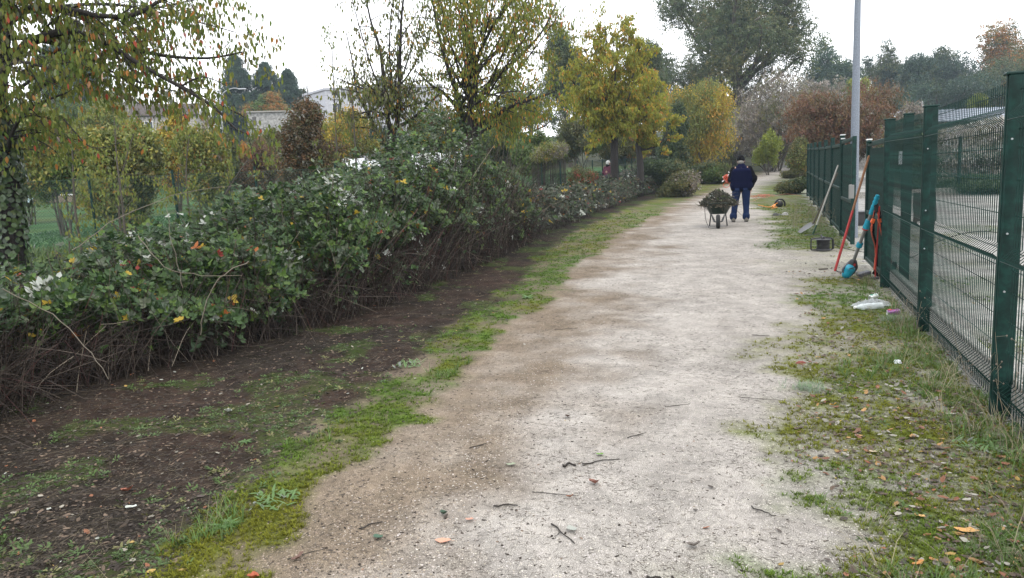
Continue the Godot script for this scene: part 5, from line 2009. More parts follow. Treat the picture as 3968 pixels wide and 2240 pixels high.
func hand_bones(wrist: Vector3, along_dir: Vector3, palm: Vector3, right: float, curl := .7) -> Array:
	# palm and five curled fingers; along_dir from wrist to knuckles, palm the way the palm faces
	var a := along_dir.normalized()
	var n := (palm - a * palm.dot(a)).normalized()
	var side := a.cross(n) * right
	var out := []
	for i in 4:
		var off := (i - 1.5) * .021
		var k := wrist + a * .095 + side * off
		out.append([wrist + side * off * .6 + a * .015, k, .016, .0125])
		var l: float = [.040, .046, .043, .033][i]
		var dir := a
		var p := k
		for j in 3:
			dir = (dir * cos(curl * .9) + n * sin(curl * .9)).normalized()
			n = (n - dir * n.dot(dir)).normalized()
			var q: Vector3 = p + dir * l * [1.0, .7, .55][j]
			out.append([p, q, .0105 - .001 * j, .0095 - .001 * j])
			p = q
		n = (palm - a * palm.dot(a)).normalized()
	var th := wrist + a * .03 - side * .03
	var t1 := th + (a * .6 - side * .7 + n * .4).normalized() * .045
	out.append([th + side * .01, t1, .016, .012])
	out.append([t1, t1 + (a * .8 + n * .6).normalized() * .035, .0115, .009])
	return out


func head_bones(c: Vector3, fwd: Vector3) -> Array:
	# c the centre of the skull, fwd the way the face looks
	var up := (Vector3.UP - fwd * fwd.y).normalized()
	var side := fwd.cross(up)
	var out := [[c - fwd * .018 + up * .025, c + fwd * .022 + up * .03, .088, .082], [c + fwd * .035 - up * .03, c + fwd * .045 - up * .085, .062, .042]]
	out.append([c + fwd * .10 + up * .012, c + fwd * .118 - up * .028, .010, .015])
	for s in [-1.0, 1.0]:
		out.append([c + side * s * .082 + up * .012 - fwd * .008, c + side * s * .084 - up * .03 - fwd * .004, .014, .010])
		out.append([c + fwd * .083 + side * s * .034 + up * .028, c + fwd * .088 + side * s * .014 + up * .026, .012, .010])
		out.append([c + fwd * .075 + side * s * .04 - up * .025, c + fwd * .07 + side * s * .03 - up * .04, .02, .02])
	out.append([c + fwd * .088 - up * .055 + side * .02, c + fwd * .088 - up * .055 - side * .02, .009, .009])
	out.append([c + fwd * .085 - up * .068 + side * .016, c + fwd * .085 - up * .068 - side * .016, .009, .009])
	return out


func make_worker() -> void:
	# he stands with his back to the camera; local -z is the way he faces, +x his right
	var t := thing("person", "man in navy vest, jeans and black cap seen from behind on the path", "person", P(6.28, elev(6.28, 20) + .002, 20), -.3)
	var V := func(x: float, y: float, z: float) -> Vector3: return Vector3(x, y, z)
	var hipl: Vector3 = V.call(-.115, .90, 0)
	var hipr: Vector3 = V.call(.115, .90, 0)
	var kneel: Vector3 = V.call(-.165, .49, -.03)
	var kneer: Vector3 = V.call(.12, .49, -.03)
	var ankl: Vector3 = V.call(-.205, .09, .02)
	var ankr: Vector3 = V.call(.125, .09, .04)
	var shl: Vector3 = V.call(-.205, 1.40, -.02)
	var shr: Vector3 = V.call(.205, 1.40, -.02)
	var ell: Vector3 = V.call(-.29, 1.14, -.03)
	var elr: Vector3 = V.call(.335, 1.13, -.02)
	var wrl: Vector3 = V.call(-.27, 1.10, -.27)
	var wrr: Vector3 = V.call(.27, .93, -.17)
	var head: Vector3 = V.call(-.01, 1.60, -.11)
	var fwd: Vector3 = V.call(.12, -.45, -.88).normalized()
	var skin := grained("skin", lin(.42, .25, .18), .55, .08, .8, 14.0)
	var body := [
		[hipl, kneel, .085, .06], [kneel, ankl, .058, .04], [hipr, kneer, .085, .06], [kneer, ankr, .058, .04],
		[ankl, V.call(-.215, .04, -.14), .04, .032], [ankr, V.call(.135, .04, -.12), .04, .032],
		[hipl, hipr, .12, .12, .85], [V.call(0, .95, 0), V.call(0, 1.18, -.02), .16, .165, .75], [V.call(0, 1.18, -.02), V.call(0, 1.36, -.03), .16, .14, .7],
		[shl, shr, .07, .07], [V.call(0, 1.40, -.03), V.call(-.005, 1.53, -.07), .065, .058],
		[shl, ell, .055, .045], [ell, wrl, .042, .03], [shr, elr, .055, .045], [elr, wrr, .042, .03]]
	var s := flesh(body + head_bones(head, fwd), .0135, .03)
	obj("body", s, skin, t)
	var hl := hand_bones(wrl, V.call(-.1, -.05, -1), V.call(1, -.3, 0), -1.0, .8)
	obj("hand", flesh(hl, .0045, .008), skin, t)
	var hr := hand_bones(wrr, V.call(-.15, -.75, -.6), V.call(-1, 0, .1), 1.0, .75)
	obj("hand", flesh(hr, .0045, .008), skin, t)
	# clothes over the body
	var jeans := grained("denim", lin(.028, .05, .135), .95, .12, .5, 5.0, .5)
	var jb := [[hipl, kneel, .125, .086], [hipr, kneer, .125, .086], [kneel, ankl + Vector3(0, .02, 0), .084, .072], [kneer, ankr + Vector3(0, .02, 0), .084, .072], [hipl + Vector3(.01, .04, .02), hipr + Vector3(-.01, .04, .02), .128, .128, .95], [V.call(-.06, .97, 0), V.call(.06, .97, 0), .135, .135, .9]]
	for k in [[ankl, -.004], [ankr, .004]]:
		var a: Vector3 = k[0]
		# folds of cloth gathered over the shoes
		for j in 3:
			jb.append([a + Vector3(-.05, .015 + j * .035, .03), a + Vector3(.05, .03 + j * .035, .03), .042, .036])
			jb.append([a + Vector3(-.05, .03 + j * .035, -.03), a + Vector3(.05, .015 + j * .035, -.03), .042, .036])
	for j in 2:
		jb.append([kneel + Vector3(-.06, .03 + j * .06, .06), kneel + Vector3(.05, .0 + j * .06, .055), .022, .018])
		jb.append([kneer + Vector3(-.05, .0 + j * .06, .055), kneer + Vector3(.06, .04 + j * .06, .06), .022, .018])
	for cm in [jeans]:
		cm.metallic_specular = .15
	obj("jeans", flesh(jb, .012, .03), jeans, t)
	var pocket := Shape.new()
	for x in [-.11, .1]:
		pocket.box(V.call(x, .90, .138), Vector3(.105, .12, .008), Basis(Vector3.RIGHT, -.12), .003)
	obj("back_pockets", pocket, jeans, t)
	var vest := grained("navy_quilt", lin(.007, .010, .044), .85, .06, .6, 4.0, .8)
	vest.metallic_specular = .15
	var vb := [[V.call(-.14, .98, .0), V.call(.14, .98, .0), .155, .155, .95], [V.call(-.145, 1.15, -.01), V.call(.145, 1.15, -.01), .155, .155, .92], [V.call(-.165, 1.27, -.03), V.call(.165, 1.27, -.03), .13, .13, .95], [V.call(-.17, 1.355, -.03), V.call(.17, 1.355, -.03), .10, .10], [V.call(-.09, 1.41, -.03), V.call(.09, 1.41, -.03), .085, .085], [V.call(-.06, 1.43, -.03), V.call(.06, 1.43, -.03), .075, .075], [V.call(-.03, 1.49, -.05), V.call(.03, 1.49, -.05), .068, .068]]
	for j in 7:
		# stitched bands stand a little proud across the back
		var y := .93 + j * .066
		vb.append([V.call(-.15, y + rnd(-.008, .008), .05), V.call(.15, y + rnd(-.008, .008), .05), .098, .098, .95])
	obj("vest", flesh(vb, .012, .02), vest, t)
	var wool := grained("black_wool", lin(.014, .014, .017), .9, .1, .5, 6.0, .4)
	wool.metallic_specular = .15
	var sb := [[shl, ell, .08, .066], [ell, wrl, .064, .046], [shr, elr, .08, .068], [elr, wrr, .066, .046], [V.call(-.14, .925, 0), V.call(.14, .925, 0), .142, .142, .92]]
	sb.append([elr + Vector3(.01, .04, .02), elr + Vector3(-.01, -.05, -.02), .064, .06])
	obj("sweater", flesh(sb, .012, .02), wool, t)
	var shoe := grained("grey_suede", lin(.22, .20, .175), .85, .1, .6, 6.0)
	for k in [[ankl, -.06], [ankr, .06]]:
		var a: Vector3 = k[0]
		var d := Vector3(k[1], 0, -1).normalized()
		var h := flesh([[a + Vector3(0, -.035, .04), a + d * .17 + Vector3(0, -.05, 0), .05, .045], [a + Vector3(0, .02, .03), a + Vector3(0, -.02, .0), .05, .055], [a + Vector3(0, -.055, .045), a + d * .15 + Vector3(0, -.06, 0), .045, .042]], .01, .02)
		var o := obj("shoe", h, shoe, t)
		var sole := Shape.new()
		sole.box(Vector3(a.x + d.x * .07, .014, a.z + d.z * .07 + .01), Vector3(.095, .028, .29), Basis(Vector3.UP, atan2(-d.x, -d.z)), .01)
		obj("sole", sole, mat("sole", lin(.05, .048, .045), .8), o)
	var up := (Vector3.UP - fwd * fwd.y).normalized()
	var hair := flesh([[head - fwd * .03 - up * .02, head - fwd * .025 - up * .015, .081, .08], [head - fwd * .06 - up * .035, head - fwd * .05 - up * .05, .05, .04]], .009, .02)
	obj("hair", hair, grained("grey_hair", lin(.38, .36, .33), .7, .15, .5, 18.0, .5), t)
	var cap := flesh([[head + up * .055 - fwd * .04, head + up * .06 + fwd * .03, .103, .096], [head + up * .03 - fwd * .075, head + up * .04 - fwd * .05, .06, .07], [head + up * .055 + fwd * .09, head + up * .035 + fwd * .16, .03, .012], [head + up * .055 + fwd * .09 + fwd.cross(up) * .05, head + up * .04 + fwd * .14 + fwd.cross(up) * .04, .02, .012], [head + up * .055 + fwd * .09 - fwd.cross(up) * .05, head + up * .04 + fwd * .14 - fwd.cross(up) * .04, .02, .012]], .009, .015)
	mats["black_cloth"].metallic_specular = .12
	obj("cap", cap, mat("black_cloth", lin(.010, .010, .011), .8), t)
	var ear := Shape.new()
	var sd := fwd.cross(up)
	ear.lathe([Vector2(.001, -.018), Vector2(.03, -.014), Vector2(.034, .005), Vector2(.001, .018)], 12, Transform3D(Basis(up, sd, up.cross(sd)), head + sd * .105 - up * .02))
	ear.tube(smooth([head + sd * .105, head + sd * .10 + up * .06 - fwd * .01, head + sd * .07 + up * .11 - fwd * .02]), [.008, .008], 5)
	obj("headset", ear, mat("black_plastic", lin(.012, .012, .013), .45), t)
	# the cord winder in his left hand
	var w := thing("cord_winder", "orange cord wound on a white and black hand winder, held in the man's left hand", "cord winder", t.transform * V.call(-.36, 1.20, -.30), -.3)
	var fr := Shape.new()
	fr.tube([V.call(-.14, -.12, 0), V.call(-.12, -.10, 0), V.call(.12, .16, 0), V.call(.17, .20, 0)], [.016, .016], 8, true)
	fr.tube([V.call(-.13, .02, 0), V.call(-.02, -.12, 0)], [.014, .014], 8, true)
	fr.tube([V.call(.02, .15, 0), V.call(.13, .05, 0)], [.014, .014], 8, true)
	obj("frame", fr, mat("white_plastic", lin(.74, .74, .72), .4), w)
	fr = Shape.new()
	fr.lathe([Vector2(.001, -.08), Vector2(.04, -.07), Vector2(.045, .07), Vector2(.001, .08)], 12, Transform3D(Basis(Vector3(0, 0, 1), .7), V.call(-.02, -.03, .0)))
	obj("core", fr, mat("black_plastic", Color.WHITE), w)
	var cord := Shape.new()
	for i in 16:
		var p := []
		var ax := Basis(Vector3(0, 0, 1), .7 + rnd(-.5, .5)) * Basis(Vector3.RIGHT, rnd(-.4, .4))
		for j in 15:
			var a := TAU * j / 14.0
			p.append(V.call(-.02, -.03, 0) + ax * Vector3(cos(a) * rnd(.062, .075), rnd(-.012, .012) + (i - 8) * .012, sin(a) * .065))
		cord.tube(p, [.006, .006], 5)
	var lp := []
	for j in 15:
		var a := TAU * j / 14.0 + .6
		lp.append(V.call(-.03 + .085 * cos(a), -.21 + .065 * sin(a), .05 + .03 * cos(a)))
	cord.tube(lp, [.006, .006], 5)
	cord.tube(smooth([V.call(.05, -.17, .05), V.call(.1, -.12, .0), V.call(.08, -.05, 0)]), [.006, .006], 5)
	obj("cord", cord, mat("orange_cord", lin(.72, .12, .05), .45), w)
	# the line from his right hand down to the tangle on the verge
	var h: Vector3 = t.transform * (wrr + V.call(-.02, -.12, -.06))
	var c := thing("orange_cord", "loose tangle of orange cord on the verge beyond the man", "cord", G(10.0, 29.6))
	var o := c.position
	cord = Shape.new()
	cord.tube(smooth([h - o, Vector3(-2.6, .25, 6.8), Vector3(-1.3, .06, 3.2), Vector3(0, .03, 0)]), [.004, .004], 5)
	cord.tube(smooth([h - o + Vector3(.03, .02, 0), Vector3(-2.3, .4, 6.0), Vector3(-1.0, .12, 2.6), Vector3(.3, .03, -.3)]), [.004, .004], 5)
	for i in 18:
		var p := []
		var c0 := Vector3(rnd(-.3, .5), rnd(.0, .06), rnd(-.5, .25))
		var r := rnd(.06, .2)
		var a0 := rnd(0, TAU)
		for j in 9:
			var a := a0 + j * .75
			p.append(c0 + Vector3(cos(a) * r * rnd(.8, 1.2), .02 + absf(sin(a * 1.7 + a0)) * .11, sin(a) * r * rnd(.8, 1.2)))
		cord.tube(smooth(p, 3), [.0045, .0045], 4)
	cord.tube(smooth([Vector3(.3, .05, -.2), Vector3(.8, .08, -.6), Vector3(1.4, .12, -.8), Vector3(1.9, .03, -.5)]), [.0055, .0055], 4)
	obj("line", cord, mat("faded_orange_cord", lin(.5, .17, .11), .6), c)


func make_visitor() -> void:
	var t := thing("person", "white-haired person in a maroon jacket and dark scarf, half hidden by the far brambles", "person", P(4.86, elev(4.86, 36), 36), -.9)
	var V := func(x: float, y: float, z: float) -> Vector3: return Vector3(x, y, z)
	var wl: Vector3 = V.call(-.24, .95, -.1)
	var wr: Vector3 = V.call(.24, .97, -.14)
	var head: Vector3 = V.call(0, 1.56, -.06)
	var fwd: Vector3 = V.call(0, -.15, -1).normalized()
	var skin := grained("skin", Color.WHITE, .55, .08, .8, 14.0)
	var legs := [[V.call(-.1, .88, 0), V.call(-.11, .47, -.02), .095, .07], [V.call(-.11, .47, -.02), V.call(-.11, .08, .02), .068, .05], [V.call(.1, .88, 0), V.call(.11, .47, -.02), .095, .07], [V.call(.11, .47, -.02), V.call(.11, .08, .02), .068, .05], [V.call(-.08, .92, 0), V.call(.08, .92, 0), .12, .12, .85]]
	var feet := [[V.call(-.11, .05, .02), V.call(-.12, .04, -.14), .045, .035], [V.call(.11, .05, .02), V.call(.12, .04, -.14), .045, .035]]
	var trunk := [[V.call(0, .95, 0), V.call(0, 1.2, -.02), .15, .15, .75], [V.call(-.17, 1.36, -.02), V.call(.17, 1.36, -.02), .065, .065], [V.call(0, 1.36, -.02), V.call(0, 1.48, -.05), .06, .055], [V.call(-.19, 1.36, -.02), V.call(-.24, 1.12, .03), .05, .042], [V.call(-.24, 1.12, .03), wl, .04, .03], [V.call(.19, 1.36, -.02), V.call(.24, 1.12, .03), .05, .042], [V.call(.24, 1.12, .03), wr, .04, .03]]
	obj("body", flesh(legs + feet + trunk + head_bones(head, fwd), .02, .03), skin, t)
	obj("hand", flesh(hand_bones(wl, V.call(0, -.8, -.5), V.call(1, 0, 0), -1.0, .5), .006, .008), skin, t)
	obj("hand", flesh(hand_bones(wr, V.call(0, -.8, -.5), V.call(-1, 0, 0), 1.0, .5), .006, .008), skin, t)
	var jk := [[V.call(-.09, .86, 0), V.call(.09, .86, 0), .135, .135, .9], [V.call(-.07, 1.05, -.01), V.call(.07, 1.05, -.01), .145, .145, .85], [V.call(-.1, 1.22, -.02), V.call(.1, 1.22, -.02), .13, .13, .85], [V.call(-.17, 1.36, -.02), V.call(.17, 1.36, -.02), .075, .075], [V.call(-.19, 1.36, -.02), V.call(-.24, 1.12, .03), .078, .066], [V.call(-.24, 1.12, .03), wl, .064, .045], [V.call(.19, 1.36, -.02), V.call(.24, 1.12, .03), .078, .066], [V.call(.24, 1.12, .03), wr, .064, .045]]
	obj("jacket", flesh(jk, .018, .03), grained("maroon_cloth", lin(.14, .018, .05), .8, .1, .6, 5.0), t)
	var tr := []
	for b in legs:
		tr.append([b[0], b[1], b[2] + .014, b[3] + .016])
	obj("trousers", flesh(tr, .018, .03), mat("dark_trousers", lin(.03, .03, .035), .85), t)
	obj("scarf", flesh([[V.call(-.05, 1.43, -.04), V.call(.05, 1.43, -.04), .078, .078], [V.call(0, 1.46, .0), V.call(.0, 1.5, .02), .07, .05]], .012, .02), mat("black_cloth", Color.WHITE), t)
	obj("hair", flesh([[head + Vector3(0, .05, .01), head + Vector3(0, .03, .03), .098, .095], [head + Vector3(0, -.03, .05), head + Vector3(0, -.05, .05), .07, .06]], .012, .02), mat("white_hair", lin(.62, .61, .58), .75), t)


# ---------------------------------------------------------------- wheelbarrow, tools, rubbish, fallen twigs and leaves
func make_barrow() -> void:
	# its wheel points at the camera: local +z is the front
	var t := thing("wheelbarrow", "dark green wheelbarrow with its wheel towards the camera, beside the man in navy", "wheelbarrow", P(5.3, elev(5.3, 18.6), 18.75), -.28)
	var tub := Shape.new()
	var rings := []
	for k in [[.335, -.08, .20, .26, -.26], [.50, .02, .30, .40, -.40], [.565, .04, .335, .45, -.44]]:
		var ring := []
		for i in 20:
			var a := TAU * i / 20
			var c := cos(a)
			var s := sin(a)
			# a rounded rectangle
			var q := pow(pow(absf(c), 4.0) + pow(absf(s), 4.0), -.25)
			var z: float = s * q * (k[3] if s > 0 else -k[4])
			ring.append(Vector3(c * q * k[2] * (1.0 if s < 0 else 1.0 - .12 * s), k[0] + (.05 * s if k[0] > .4 else 0.0), z - .12))
		rings.append(ring)
	for r in 2:
		for i in 20:
			var j := (i + 1) % 20
			tub.quad(rings[r][i], rings[r][j], rings[r + 1][j], rings[r + 1][i], (rings[r][i] as Vector3) * Vector3(1, -.2, 1) + Vector3(0, 0, .12))
	for i in range(1, 19):
		tub.tri(rings[0][0], rings[0][i], rings[0][i + 1], Vector3.DOWN)
	var green := grained("barrow_green", lin(.022, .042, .026), .5, .04, .55, 3.0)
	obj("tray", tub, green, t)
	var rim := Shape.new()
	var lip: Array = rings[2].duplicate()
	lip.append(rings[2][0])
	rim.tube(lip, [.013, .013], 7)
	obj("rim", rim, green, t)
	var steel := grained("worn_steel", lin(.10, .10, .10), .55, .05, .5, 4.0, 0.0, .3)
	var fr := Shape.new()
	for x in [-1.0, 1.0]:
		# one bent tube each side: handle, under the tray, down to the axle
		fr.tube(smooth([Vector3(x * .27, .56, -1.05), Vector3(x * .25, .42, -.6), Vector3(x * .19, .32, -.3), Vector3(x * .15, .30, .15), Vector3(x * .09, .19, .36), Vector3(x * .085, .17, .46)]), [.016, .016], 8)
	fr.tube(smooth([Vector3(-.15, .3, .2), Vector3(-.11, .2, .50), Vector3(-.07, .175, .60), Vector3(.07, .175, .60), Vector3(.11, .2, .50), Vector3(.15, .3, .2)]), [.016, .016], 8)
	obj("frame", fr, steel, t)
	for x in [-1.0, 1.0]:
		var l := Shape.new()
		l.tube(smooth([Vector3(x * .18, .33, -.1), Vector3(x * .22, .02, -.32), Vector3(x * .22, .0, -.4), Vector3(x * .18, .33, -.55)], 3), [.015, .015], 7)
		obj("leg", l, steel, t)
		l = Shape.new()
		l.tube([Vector3(x * .268, .545, -1.0), Vector3(x * .275, .59, -1.15)], [.02, .02], 8, true)
		obj("grip", l, mat("black_rubber", lin(.012, .012, .012), .7), t)
	var turn := Transform3D(Basis(Vector3(0, 0, 1), PI * .5), Vector3(0, .172, .46))
	var tyre := Shape.new()
	tyre.lathe([Vector2(.1, -.045), Vector2(.145, -.05), Vector2(.166, -.036), Vector2(.172, 0), Vector2(.166, .036), Vector2(.145, .05), Vector2(.1, .045), Vector2(.1, -.045)], 26, turn)
	var wheel := obj("wheel", tyre, grained("tyre_rubber", lin(.03, .03, .03), .8, .08, .5, 6.0), t)
	var hub := Shape.new()
	hub.lathe([Vector2(.001, -.055), Vector2(.03, -.05), Vector2(.06, -.03), Vector2(.102, -.035), Vector2(.102, .035), Vector2(.06, .03), Vector2(.03, .05), Vector2(.001, .055)], 20, turn)
	obj("rim", hub, steel, wheel)
	# the load
	var b := thing("brush_heap", "heap of cut brambles and twigs piled high in the wheelbarrow", "brush", t.position + Vector3(0, .54, 0), -.28)
	var tw := Shape.new()
	tw.coloured = true
	for i in 800:
		var a := rnd(0, TAU)
		var r := pow(rng.randf(), .6)
		var y := .33 * (1.0 - pow(r, 1.6)) * rng.randf() + .02
		var c := Vector3(cos(a) * r * .42, y, sin(a) * r * .42 - .1)
		var d := Vector3(rnd(-1, 1), rnd(-.35, .45), rnd(-1, 1)).normalized() * rnd(.06, .2)
		if i % 17 == 0:
			d *= 2.0
		tw.colour = (Color(.10, .085, .06) if rng.randf() < .75 else Color(.26, .22, .16)) * rnd(.6, 1.3)
		tw.tube([c - d, c + rvec() * .02, c + d + Vector3(0, -.05 * rng.randf(), 0)], [rnd(.003, .008), .002], 4)
	obj("twigs", tw, leafy("cane", .75, 0.0, .35), b).set_meta("kind", "stuff")
	var lv := Many.new()
	for i in 5200:
		var a := rnd(0, TAU)
		var r := pow(rng.randf(), .6)
		var c := Vector3(cos(a) * r * .43, .34 * (1.0 - pow(r, 1.7)) * pow(rng.randf(), .5) + rnd(.03, .06), sin(a) * r * .42 - .1)
		lv.put(facing((Vector3.UP * .5 + rvec()).normalized(), rnd(0, TAU)) * rnd(.5, 1.0), c, pick([[4, Color(.07, .068, .048)], [3, Color(.045, .05, .032)], [2, Color(.12, .11, .085)], [.4, Color(.4, .4, .36)], [.4, Color(.09, .14, .03)]]))
	many("leaves", leaf_shape(.07, .045, .3, .4).mesh(), lv, leafy("bramble_leaves"), b)
	# a cane hanging over the side to the ground
	var s := Shape.new()
	s.tube(smooth([Vector3(-.36, .62, .1), Vector3(-.37, .45, .12), Vector3(-.35, .2, .14), Vector3(-.28, .005, .16)]), [.008, .006], 6)
	s.tube(smooth([Vector3(.38, .5, .1), Vector3(.46, .38, .12), Vector3(.56, .27, .15)]), [.006, .003], 5)
	var k := obj("bramble_cane", s, mat("dark_bark", lin(.035, .03, .026), .9))
	k.position = t.position
	tag(k, "dark cane hanging over the side of the wheelbarrow down to the gravel", "cane")


func shaft(t: Node3D, called: String, a: Vector3, b: Vector3, r0: float, r1: float, m: Material) -> void:
	var s := Shape.new()
	s.tube([a, a.lerp(b, .02), a.lerp(b, .5), a.lerp(b, .98), b], [r0 * .8, r0, lerpf(r0, r1, .5), r1, r1 * .7], 10, true)
	obj(called, s, m, t)


func make_tools() -> void:
	var wood := grained("handle_wood", lin(.34, .15, .06), .6, .05, .6, 6.0)
	wood.uv1_scale = Vector3(12, 1.2, 12)
	var grey_wood := grained("grey_wood", lin(.23, .20, .16), .8, .06, .5, 5.0)
	# long hoe, red below and bare wood above
	var at := G(4.66, 10.55)
	var t := thing("hoe", "long hoe with a red lower handle and bare wooden top, leaning on the gate leaf", "hoe", at)
	var foot := Vector3(0, .015, 0)
	var head := F(6.5, 1.64, .06) - at
	var mid := foot.lerp(head, .53)
	shaft(t, "handle", mid, head, .017, .0155, wood)
	shaft(t, "red_handle", foot, mid + (head - foot) * .004, .0185, .0178, grained("red_paint", lin(.55, .035, .03), .5, .06, .65, 6.0))
	var s := Shape.new()
	s.tube(smooth([foot + Vector3(0, .06, 0), Vector3(.03, .012, .02), Vector3(.12, .012, .1)]), [.01, .008], 6)
	s.box(Vector3(.19, .012, .14), Vector3(.16, .004, .1), Basis(Vector3.UP, -.6), .001)
	obj("blade", s, mat("tool_steel", lin(.12, .12, .12), .45, .6), t)
	# battery pole tool, turquoise motor head down
	at = G(4.62, 9.95)
	t = thing("pole_trimmer", "battery pole trimmer with turquoise motor head on the ground, leaning on the fence", "trimmer", at)
	var a := Vector3(.0, .19, .02)
	var top := F(5.3, 1.14, .08) - at
	var dir := (top - a).normalized()
	var alu := mat("tube_grey", lin(.20, .20, .19), .4, .4)
	var teal := grained("turquoise_plastic", lin(.01, .30, .42), .4, .05, .85, 6.0)
	var black := mat("black_plastic", Color.WHITE)
	shaft(t, "tube", a, a.lerp(top, .9), .022, .02, alu)
	shaft(t, "grip", a.lerp(top, .74), top, .031, .027, teal)
	shaft(t, "clamp", a.lerp(top, .54), a.lerp(top, .66), .042, .038, teal)
	shaft(t, "red_ring", a.lerp(top, .525), a.lerp(top, .54), .042, .042, grained("red_paint", Color.WHITE, .5, .06, .65, 6.0))
	shaft(t, "collar", a.lerp(top, .27), a.lerp(top, .33), .04, .04, teal)
	for f in [.78, .84, .90, .95]:
		s = Shape.new()
		s.tube([a.lerp(top, f), a.lerp(top, f + .012)], [.034, .034], 10, true)
		obj("grip_ring", s, teal, t)
	var b2 := Basis(dir.cross(Vector3(0, 0, 1)).normalized(), dir, dir.cross(Vector3(0, 0, 1)).normalized().cross(dir))
	var hm := flesh([[a + dir * .04, a - dir * .03, .05, .072], [a - dir * .03, a - dir * .1 + Vector3(-.03, 0, .02), .075, .07], [a - dir * .1 + Vector3(-.03, 0, .02), a - dir * .16 + Vector3(-.05, .01, .03), .068, .05]], .009, .03)
	obj("motor_housing", hm, black, t)
	hm = flesh([[a - dir * .06 + Vector3(-.035, 0, .045), a - dir * .13 + Vector3(-.055, .0, .055), .07, .06], [a - dir * .13 + Vector3(-.055, 0, .055), a - dir * .18 + Vector3(-.065, .02, .05), .055, .04]], .008, .025)
	obj("motor_cover", hm, teal, t)
	s = Shape.new()
	for i in 5:
		s.box(a - dir * (.05 + i * .022) + Vector3(-.04 - i * .005, .012, .114 - i * .003), Vector3(.07, .008, .012), b2 * Basis(Vector3(0, 0, 1), .3), .002)
	obj("cooling_slots", s, black, t)
	s = Shape.new()
	s.box(a + dir * .0 + Vector3(.0, .0, .066), Vector3(.028, .05, .012), b2, .004)
	obj("switch", s, grained("red_paint", Color.WHITE, .5, .06, .65, 6.0), t)
	s = Shape.new()
	s.tube(smooth([a + Vector3(-.05, .02, .0), a + Vector3(-.13, -.05, .01), a + Vector3(-.12, -.1, .01)]), [.02, .012], 6)
	s.box(a + Vector3(.16, -.13, .0), Vector3(.16, .05, .12), Basis(Vector3(0, 0, 1), .25), .01)
	obj("guard", s, mat("grey_plastic", lin(.07, .07, .08), .5), t)
	# shoulder harness hung behind it
	at = G(5.02, 10.0)
	t = thing("harness", "black and orange shoulder harness hanging on the gate post behind the pole trimmer", "harness", at)
	var hook := F(5.38, .98, .09) - at
	s = Shape.new()
	for k in [[-.05, .0, -.12, .13], [.06, .02, .03, .08], [.1, .0, .11, .05]]:
		var p := smooth([hook + Vector3(k[0] * .3, 0, 0), hook + Vector3(k[0], -.3, k[1]), Vector3(k[2], .4, k[3]), Vector3(k[2] * 1.2, .12, k[3] * 1.2)], 5)
		for i in p.size() - 1:
			s.box((p[i] + p[i + 1]) * .5, Vector3(.022, (p[i] as Vector3).distance_to(p[i + 1]) + .01, .006), Basis(Quaternion(Vector3.UP, ((p[i + 1] - p[i]) as Vector3).normalized())), .002)
	obj("straps", s, mat("orange_web", lin(.42, .075, .035), .8), t)
	s = Shape.new()
	for k in [[-.05, .0, -.10, .12], [.06, .02, .05, .07]]:
		var p := smooth([hook + Vector3(k[0] * .3 + .02, 0, -.012), hook + Vector3(k[0] + .02, -.3, k[1] - .012), Vector3(k[2] + .02, .4, k[3] - .012), Vector3(k[2] * 1.2 + .02, .1, k[3])], 5)
		for i in p.size() - 1:
			s.box((p[i] + p[i + 1]) * .5, Vector3(.05, (p[i] as Vector3).distance_to(p[i + 1]) + .01, .01), Basis(Quaternion(Vector3.UP, ((p[i + 1] - p[i]) as Vector3).normalized())), .003)
	s.tube(smooth([Vector3(-.15, .1, .15), Vector3(-.02, .03, .2), Vector3(.1, .06, .16), Vector3(.16, .2, .1)]), [.035, .03], 6)
	obj("padding", s, mat("black_cloth", Color.WHITE, .8), t)
	s = Shape.new()
	s.box(hook + Vector3(0, .0, .02), Vector3(.07, .12, .05), Basis(Vector3(0, 0, 1), .3), .012)
	s.box(hook + Vector3(.05, -.12, .03), Vector3(.05, .05, .03), Basis.IDENTITY, .008)
	obj("buckle", s, black, t)
	s = Shape.new()
	for k in [-.05, .04, .09]:
		s.box(hook + Vector3(k, -.17, .03), Vector3(.05, .06, .02), Basis(Vector3(0, 0, 1), k * 8), .008)
	obj("orange_buckle", s, mat("orange_plastic", lin(.75, .13, .03), .45), t)
	# red-handled tool behind
	at = G(4.92, 9.75)
	t = thing("red_pole", "thin red pole standing behind the turquoise pole trimmer", "pole", at)
	shaft(t, "shaft", Vector3(-.05, .02, -.05), F(5.28, 1.0, .06) - at, .009, .009, grained("red_paint", Color.WHITE, .5, .06, .65, 6.0))
	s = Shape.new()
	s.box(Vector3(-.05, .02, -.04), Vector3(.12, .03, .06), Basis(Vector3.UP, .4), .006)
	obj("foot", s, black, t)
	# two tools leaning on the far gate leaf
	at = G(6.52, 16.3)
	t = thing("shovel", "grey-handled shovel leaning on the far gate leaf, its blade on the moss", "shovel", at)
	head = F(12.0, 1.30, .05) - at
	shaft(t, "handle", Vector3(.18, .18, -.02), head, .02, .017, grey_wood)
	s = Shape.new()
	var cup := []
	for i in 5:
		var row := []
		for j in 5:
			var u := i / 4.0
			var v := j / 4.0 - .5
			row.append(Vector3(.2, .2, -.02).lerp(Vector3(-.13, .01, .06), u) + Vector3(.3, 0, .95).normalized() * v * .23 * (.75 + .35 * sin(PI * minf(u * 1.1, 1.0))) + Vector3(0, .03 * (4.0 * v * v) + .0, 0))
		cup.append(row)
	for i in 4:
		for j in 4:
			s.quad(cup[i][j], cup[i + 1][j], cup[i + 1][j + 1], cup[i][j + 1], Vector3.UP)
	obj("blade", s, mat("worn_blade", lin(.15, .15, .145), .6, .4), t)
	at = G(6.47, 15.75)
	t = thing("rake", "pale-handled rake with a dark green socket, leaning beside the shovel", "rake", at)
